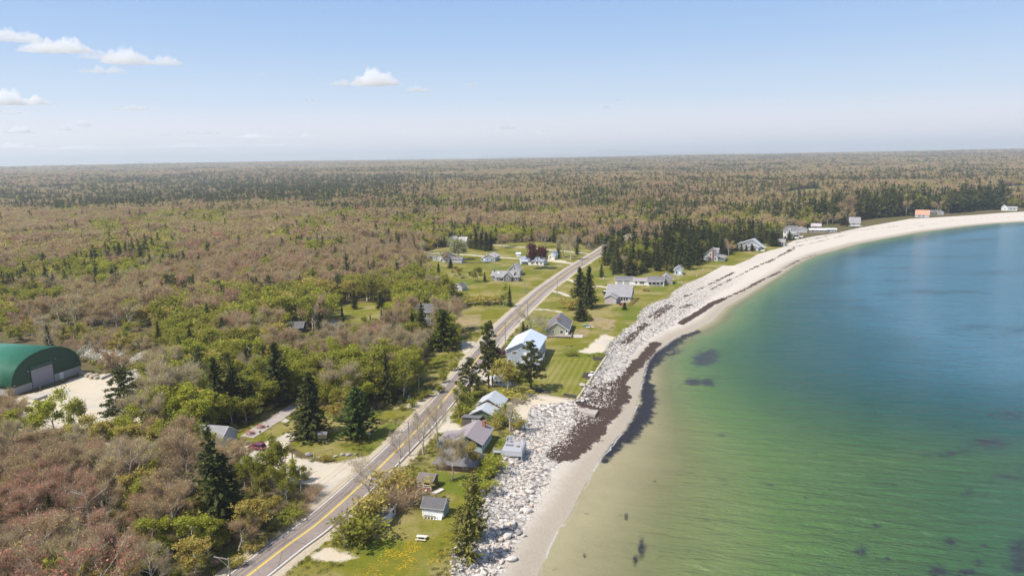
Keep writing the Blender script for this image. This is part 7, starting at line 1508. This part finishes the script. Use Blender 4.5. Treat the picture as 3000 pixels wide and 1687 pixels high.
for i in np.where(indiv)[0]:
    kn = names[kidx[i]]; K = KINDS[kn]; zn = zone_of(i)
    sc = hgt[i]/(2.0 if 'shrub' in kn else 10.0); w_ = float(wid[i])
    nm_ = kn
    e = bpy.data.objects.new(nm_, None); C.objects.link(e); e.location = (QP[i, 0], QP[i, 1], zz[i]-.05); e.rotation_euler = (rnd.gauss(0, .03), rnd.gauss(0, .03), rnd.uniform(0, 6.28)); e.scale = (sc*w_, sc*w_, sc)
    tag(e, f"{look[kn]} {zone_words[zn]}", 'shrub' if 'shrub' in kn else 'tree', f"{plur[kn]} {zone_words[zn]}")
    if qr[i] < 300:
        tm, cm = rnd.choice(K.near); mobj('stems' if 'shrub' in kn else 'trunk', tm, e); mobj('foliage' if 'shrub' in kn else 'crown', cm, e)
    else:
        o = mobj(kn, rnd.choice(K.mid)); o.matrix_world = e.matrix_basis
        o.location, o.rotation_euler, o.scale = e.location, e.rotation_euler, e.scale
        for kk in ('label', 'category', 'group'): o[kk] = e[kk]
        bpy.data.objects.remove(e); o.name = kn
# the rest: two great masses of woods (near and far), grown from points
LIB = {}
def library(cname, meshes):
    col = bpy.data.collections.new(cname)
    for i, m in enumerate(meshes): o = bpy.data.objects.new(f'{cname}_{i:03d}', m); col.objects.link(o)
    return col
def scatter_group(col):
    ng = bpy.data.node_groups.new('plant_scatter', 'GeometryNodeTree')
    ng.interface.new_socket('Geometry', in_out='INPUT', socket_type='NodeSocketGeometry'); ng.interface.new_socket('Geometry', in_out='OUTPUT', socket_type='NodeSocketGeometry')
    gi_, go = ng.nodes.new('NodeGroupInput'), ng.nodes.new('NodeGroupOutput'); ip = ng.nodes.new('GeometryNodeInstanceOnPoints'); ci = ng.nodes.new('GeometryNodeCollectionInfo')
    ci.inputs['Collection'].default_value = col; ci.inputs['Separate Children'].default_value = True; ci.inputs['Reset Children'].default_value = True
    ip.inputs['Pick Instance'].default_value = True
    def at(nm, ty):
        a = ng.nodes.new('GeometryNodeInputNamedAttribute'); a.data_type = ty; a.inputs['Name'].default_value = nm; return a.outputs[0]
    L = ng.links.new
    L(gi_.outputs[0], ip.inputs['Points']); L(ci.outputs[0], ip.inputs['Instance']); L(at('pick', 'INT'), ip.inputs['Instance Index']); L(at('turn', 'FLOAT_VECTOR'), ip.inputs['Rotation']); L(at('size', 'FLOAT_VECTOR'), ip.inputs['Scale']); L(ip.outputs[0], go.inputs[0])
    return ng
def mass(name, pts, pick, turn, size, col, label=None):
    m_ = bpy.data.meshes.new(name); m_.vertices.add(len(pts)); m_.vertices.foreach_set('co', np.asarray(pts, np.float32).ravel())
    a = m_.attributes.new('pick', 'INT', 'POINT'); a.data.foreach_set('value', np.asarray(pick, np.int32))
    for nm_, v in (('turn', turn), ('size', size)):
        a = m_.attributes.new(nm_, 'FLOAT_VECTOR', 'POINT'); a.data.foreach_set('vector', np.asarray(v, np.float32).ravel())
    o = mobj(name, m_); md = o.modifiers.new('scatter', 'NODES'); md.node_group = scatter_group(col)
    tag(o, label, None, None, 'stuff'); return o
def plant_mass(name, idx, lod, label, colname):
    ms = []; start = []
    for kn in names:
        v = {0: [], 1: KINDS[kn].mid, 2: KINDS[kn].far}[lod]; start.append((len(ms), len(v))); ms += v
    col = library(colname, ms)
    st = np.array([s for s, _ in start]); ct = np.array([c_ for _, c_ in start])
    pk = st[kidx[idx]]+nr.integers(0, 1000, len(idx)) % ct[kidx[idx]]
    sc = hgt[idx]/np.where(kidx[idx] >= 7, 2.0, 10.0); w_ = wid[idx]*np.maximum(1, Q[idx, 2]/6.2)
    sz = np.column_stack([sc*w_, sc*w_, sc]); tn = np.column_stack([np.zeros(len(idx)), np.zeros(len(idx)), nr.uniform(0, 6.28, len(idx))])
    mass(name, np.column_stack([QP[idx], zz[idx]-.1]), pk, tn, sz, col, label)
rest = sel[~indiv[sel] & (px[sel] > -250) & (px[sel] < 3250)]
a_, b_2 = rest[qr[rest] < 620], rest[qr[rest] >= 620]
plant_mass('woods', a_, 1, 'mixed spring woods of bare, budding and evergreen trees', 'wood_tree')
plant_mass('far_woods', b_2, 2, 'distant mixed woods reaching to the horizon', 'far_wood_tree')
print('TREES', N, len(sel), int(indiv.sum()), len(a_), len(b_2))
# ================================================================ ground cover: cobbles, brush, grass tufts, dandelions
g = np.random.default_rng(9)
def random_turns(n): return np.column_stack([g.normal(0, .2, n), g.normal(0, .2, n), g.uniform(0, 6.28, n)])
P_, sz = SHORE_REST; n = len(P_)
mass('cobbles', P_, g.integers(0, len(ROCKS), n), random_turns(n), np.column_stack([sz, sz*g.uniform(.75, 1, n), sz]), library('cobble', ROCKS), 'heaped pale cobbles and rubble along the top of the beach')
# loose brush under the near woods
n = 7000; r_ = np.sqrt(g.uniform(118**2, 330**2, n)); a = np.radians(g.uniform(-38, 6, n)); B_ = np.column_stack([r_*np.sin(a), r_*np.cos(a)])
rd = line_sdf(B_, [(road_c, 0.0)]); sd_ = np.zeros(n); dd_ = np.full(n, 1e9)
for i in range(len(road_c)-1):
    p, q = road_c[i], road_c[i+1]; pq = q-p; t_ = np.clip(((B_-p)@pq)/(pq@pq), 0, 1); w = B_-p-t_[:, None]*pq; e = (w*w).sum(1); cr = pq[0]*(B_[:, 1]-p[1])-pq[1]*(B_[:, 0]-p[0]); m = e < dd_; sd_[m] = np.where(cr[m] < 0, 1, -1); dd_[m] = e[m]
ok = (sd_ < 0) & (rd < -6.8) & (sdf(B_, lawnP) < -.3) & (np.maximum(sdf(B_, gravP), line_sdf(B_, lanes)) < -.6)
for hx, hy_, hr in house_spots: ok &= np.hypot(B_[:, 0]-hx, B_[:, 1]-hy_) > hr
B_ = B_[ok]; n = len(B_); ms = KINDS['leafy_shrub'].mid+KINDS['olive_shrub'].mid+KINDS['bare_shrub'].mid+KINDS['bare_shrub'].mid
s = g.uniform(.3, .95, n); mass('undergrowth', np.column_stack([B_, np.zeros(n)]), g.integers(0, len(ms), n), np.column_stack([np.zeros((n, 2)), g.uniform(0, 6.28, n)]), np.column_stack([s*1.25, s*1.25, s]), library('brush', ms), 'low tangled brush covering the floor of the near woods')
# rough grass
def tuft(seed):
    q = np.random.default_rng(seed); n = 46; a0 = np.column_stack([q.normal(0, .28, n), q.normal(0, .28, n), np.zeros(n)]); d = unit(np.column_stack([q.normal(0, .5, n), q.normal(0, .5, n), np.ones(n)])); v, f = spikes(a0, a0+d*q.uniform(.15, .5, n)[:, None], np.full(n, .03)); return v, f
GR = foliage_mat('rough_grass', [(0, (.13, .15, .028)), (.5, (.19, .19, .05)), (1, (.27, .235, .09))], .05, .4, .3, .6)
tm = []
for k in range(4): v, f = tuft(60+k); tm.append(npmesh('tuft', v, [f], [GR]))
n = 26000; r_ = np.sqrt(g.uniform(115**2, 300**2, n)); a = np.radians(g.uniform(-34, 8, n)); B_ = np.column_stack([r_*np.sin(a), r_*np.cos(a)])
rd = line_sdf(B_, [(road_c, 0.0)]); vg = seg_dist(B_, VEG, False); vg = np.where(inside(B_, VEGP), vg, -vg); lw_ = sdf(B_, lawnP); gv_ = np.maximum(sdf(B_, gravP), line_sdf(B_, lanes))
nz = vnoise(B_[:, 0], B_[:, 1], 7, 41); near_rd = (rd > -14) & (rd < -5.7)
ok = (vg < .8) & (gv_ < -.2) & (rd < -5.6) & ((near_rd & (nz > .3)) | ((vg > -3.5) & (nz > .35)) | ((np.abs(lw_) < 1.6) & (nz > .4)) | (nz > .74)) & (sdf(B_, stripP) < 0)
for hx, hy_, hr in house_spots: ok &= np.hypot(B_[:, 0]-hx, B_[:, 1]-hy_) > hr-2.5
B_ = B_[ok]; n = len(B_); s = g.uniform(.5, 1.3, n)
mass('rough_grass', np.column_stack([B_, np.full(n, -.02)]), g.integers(0, 4, n), np.column_stack([np.zeros((n, 2)), g.uniform(0, 6.28, n)]), np.column_stack([s, s, s]), library('grass_tuft', tm), 'rough grass tufts along the verges and turf edge')
# dandelions on the near lawn
def flower(seed):
    q = np.random.default_rng(seed); V = []; F = []; o = 0; m = MB()
    for i in range(6):
        x, y = q.normal(0, .16, 2); h = q.uniform(.10, .2); rr_ = q.uniform(.03, .055)
        m.poly([(x+rr_*math.cos(k*1.047), y+rr_*math.sin(k*1.047), h) for k in range(6)]+[(x, y, h+.02)], [(k, (k+1) % 6, 6) for k in range(6)])
    return m.mesh('flower', plain('dandelion_yellow', (.80, .50, .01), .7, .1))
fm = [flower(i) for i in range(3)]
n = 1500; pw = np.array([G(x, y) for x, y in zip(g.uniform(1040, 1330, n*3), g.uniform(1568, 1720, n*3))])
fx, fy, _ = PX(pw[:, 0], pw[:, 1], 0); nz = vnoise(pw[:, 0], pw[:, 1], 3.2, 51)*.6+vnoise(pw[:, 0], pw[:, 1], 1.1, 52)*.4
den = np.exp(-((fx-1210)/75)**2-((fy-1622)/32)**2)+.35*np.exp(-((fx-1150)/110)**2-((fy-1680)/30)**2)+.25*np.exp(-((fx-1285)/30)**2-((fy-1580)/30)**2)
dv = seg_dist(pw, VEG, False); ok = (g.random(len(pw)) < den*np.clip((nz-.34)*4.2, 0, 1)) & ~inside(pw, VEGP) & (dv > 1.5)
pw = pw[ok]; n = len(pw); s = g.uniform(.55, 1.0, n)
mass('dandelions', np.column_stack([pw, np.zeros(n)]), g.integers(0, 3, n), np.column_stack([np.zeros((n, 2)), g.uniform(0, 6.28, n)]), np.column_stack([s, s, s]), library('dandelion', fm), 'yellow dandelions flowering across the near lawn')
print('COVER', n)
# ================================================================ fair weather clouds, far beyond the land
def cloud_mat(name, dens):
    t = NT(name); v = t.n('VolumePrincipled'); v.inputs['Color'].default_value = (1, 1, 1, 1); v.inputs['Density'].default_value = dens; v.inputs['Anisotropy'].default_value = 0.35
    t.t.links.new(v.outputs[0], t.out.inputs['Volume']); return t.mat
CL_D, CL_M, CL_T = cloud_mat('dense_cloud', .0075), cloud_mat('soft_cloud', .0070), cloud_mat('thin_cloud', .0036)
def cloud_mesh(seed, w, hgt_, mat, n=4):
    g = np.random.default_rng(seed); bm = bmesh.new(); bmesh.ops.create_icosphere(bm, subdivisions=n+1, radius=1.0)
    k = max(4, int(2.2*w/hgt_)); cx = np.sort(g.uniform(-.42, .42, k)); cs = g.uniform(.35, 1.0, k)*(1-np.abs(cx)*1.1)
    from mathutils import noise as mn
    for v in bm.verts:
        d = np.array(v.co); x = d[0]*w/2
        top = 0.0
        for c0, s0 in zip(cx*w, cs): q = 1-((x-c0)/(s0*hgt_*.9))**2; top = max(top, s0*hgt_*math.sqrt(q) if q > 0 else 0)
        top = max(top, .22*hgt_*math.sqrt(max(0, 1-(2*x/w)**2)))
        y = d[1]*min(w, hgt_*2.2)/2; z = d[2]*top if d[2] > 0 else d[2]*hgt_*.10
        p = Vector((x, y, z)); sc_ = 2.2/hgt_
        nz = mn.fractal(p*sc_+Vector((seed*3.1, 0, 0)), .9, 2.1, 4)
        f = 1+.55*nz; v.co = Vector((p.x*(1+.10*nz), p.y*f, p.z*f+.12*hgt_*nz*(1 if d[2] > -.2 else .3)))
    me = bpy.data.meshes.new('cloud'); bm.to_mesh(me); bm.free(); me.materials.append(mat)
    me.polygons.foreach_set('use_smooth', [True]*len(me.polygons)); return me
def cloud(px, py, wpx, hpx, mat, label, alt=1300.0, group=None):
    d = _f*FPX+(px-1500)*_R+(843.5-py)*_U; d = d/np.linalg.norm(d); t_ = min(alt/max(d[2], .012), 60000.0); c = np.array([0, 0, CAM_H])+d*t_
    k = t_/FPX; o = mobj('cloud', cloud_mesh(int(px*7+py), wpx*k*1.12, hpx*k*.8, mat)); o.location = c; o.rotation_euler = (0, 0, math.atan2(-d[0], d[1])); tag(o, label, 'cloud', group)
    if mat is CL_T: pass
for a in ((45,118,120,42,CL_M,'leftmost puff of the ragged cloud chain at upper left'),(118,150,95,42,CL_D,'second puff of the cloud chain at upper left'),(200,148,110,52,CL_M,'third puff of the cloud chain, with a pointed top'),(290,172,100,26,CL_T,'faint link in the middle of the cloud chain'),(370,184,110,48,CL_D,'bright puff near the right end of the cloud chain'),(480,188,85,32,CL_M,'last puff at the right end of the cloud chain'),(310,212,90,22,CL_M,'small flat cloud hanging below the cloud chain'),(245,213,24,14,CL_T,'tiny wisp left of the small flat cloud'),
  (30,302,150,48,CL_D,'bright cloud cut by the left edge of the sky'),(35,332,66,14,CL_M,'small flat cloud under the bright left edge cloud'),
  (1060,250,180,28,CL_M,'long flat base part of the big central cloud'),(1100,246,125,56,CL_D,'heaped bright head of the big central cloud'),(1225,268,75,22,CL_M,'small soft cloud right of the big central cloud'),(907,296,36,14,CL_M,'little cloud below the big central cloud'),
  (385,322,105,18,CL_M,'flat faint cloud in the middle left of the sky'),(243,368,44,18,CL_D,'small round cloud low at left'),(60,388,64,20,CL_D,'small cloud low at far left'),(188,381,34,16,CL_M,'tiny cloud left of the small round one'),
  (1384,250,28,14,CL_M,'tiny puff right of the sky centre'),(1485,377,52,15,CL_D,'small bright cloud low over the centre of the woods'),(1818,294,30,11,CL_M,'tiny upper cloud of the pair over the bay road'),(1778,318,28,10,CL_M,'tiny lower cloud of the pair over the bay road'),(773,219,26,8,CL_T,'faint speck of cloud left of the big central cloud'),(1600,385,34,8,CL_T,'faint low cloud right of the small bright one'),
  (590,392,100,14,CL_M,'low thin cloud over the far woods, left'),(740,402,80,14,CL_M,'low thin cloud over the far woods, middle'),(825,396,44,12,CL_M,'low thin cloud over the far woods, right'),(895,400,40,12,CL_M,'low small cloud last in the thin row'),
  (250,436,220,14,CL_T,'long pale cloud bank just above the left horizon'),(560,430,280,13,CL_T,'long pale cloud bank above the horizon, middle'),(800,428,120,12,CL_T,'pale cloud bank above the horizon, right'),(40,432,90,18,CL_T,'pale cloud at the far left horizon'),(460,396,80,8,CL_T,'thin cloud left of the low thin row')): cloud(*a)
cloud(2560, 292, 900, 7, cloud_mat('faint_streak', .00045), 'faint straight streak of high cloud at right', 3000.0)
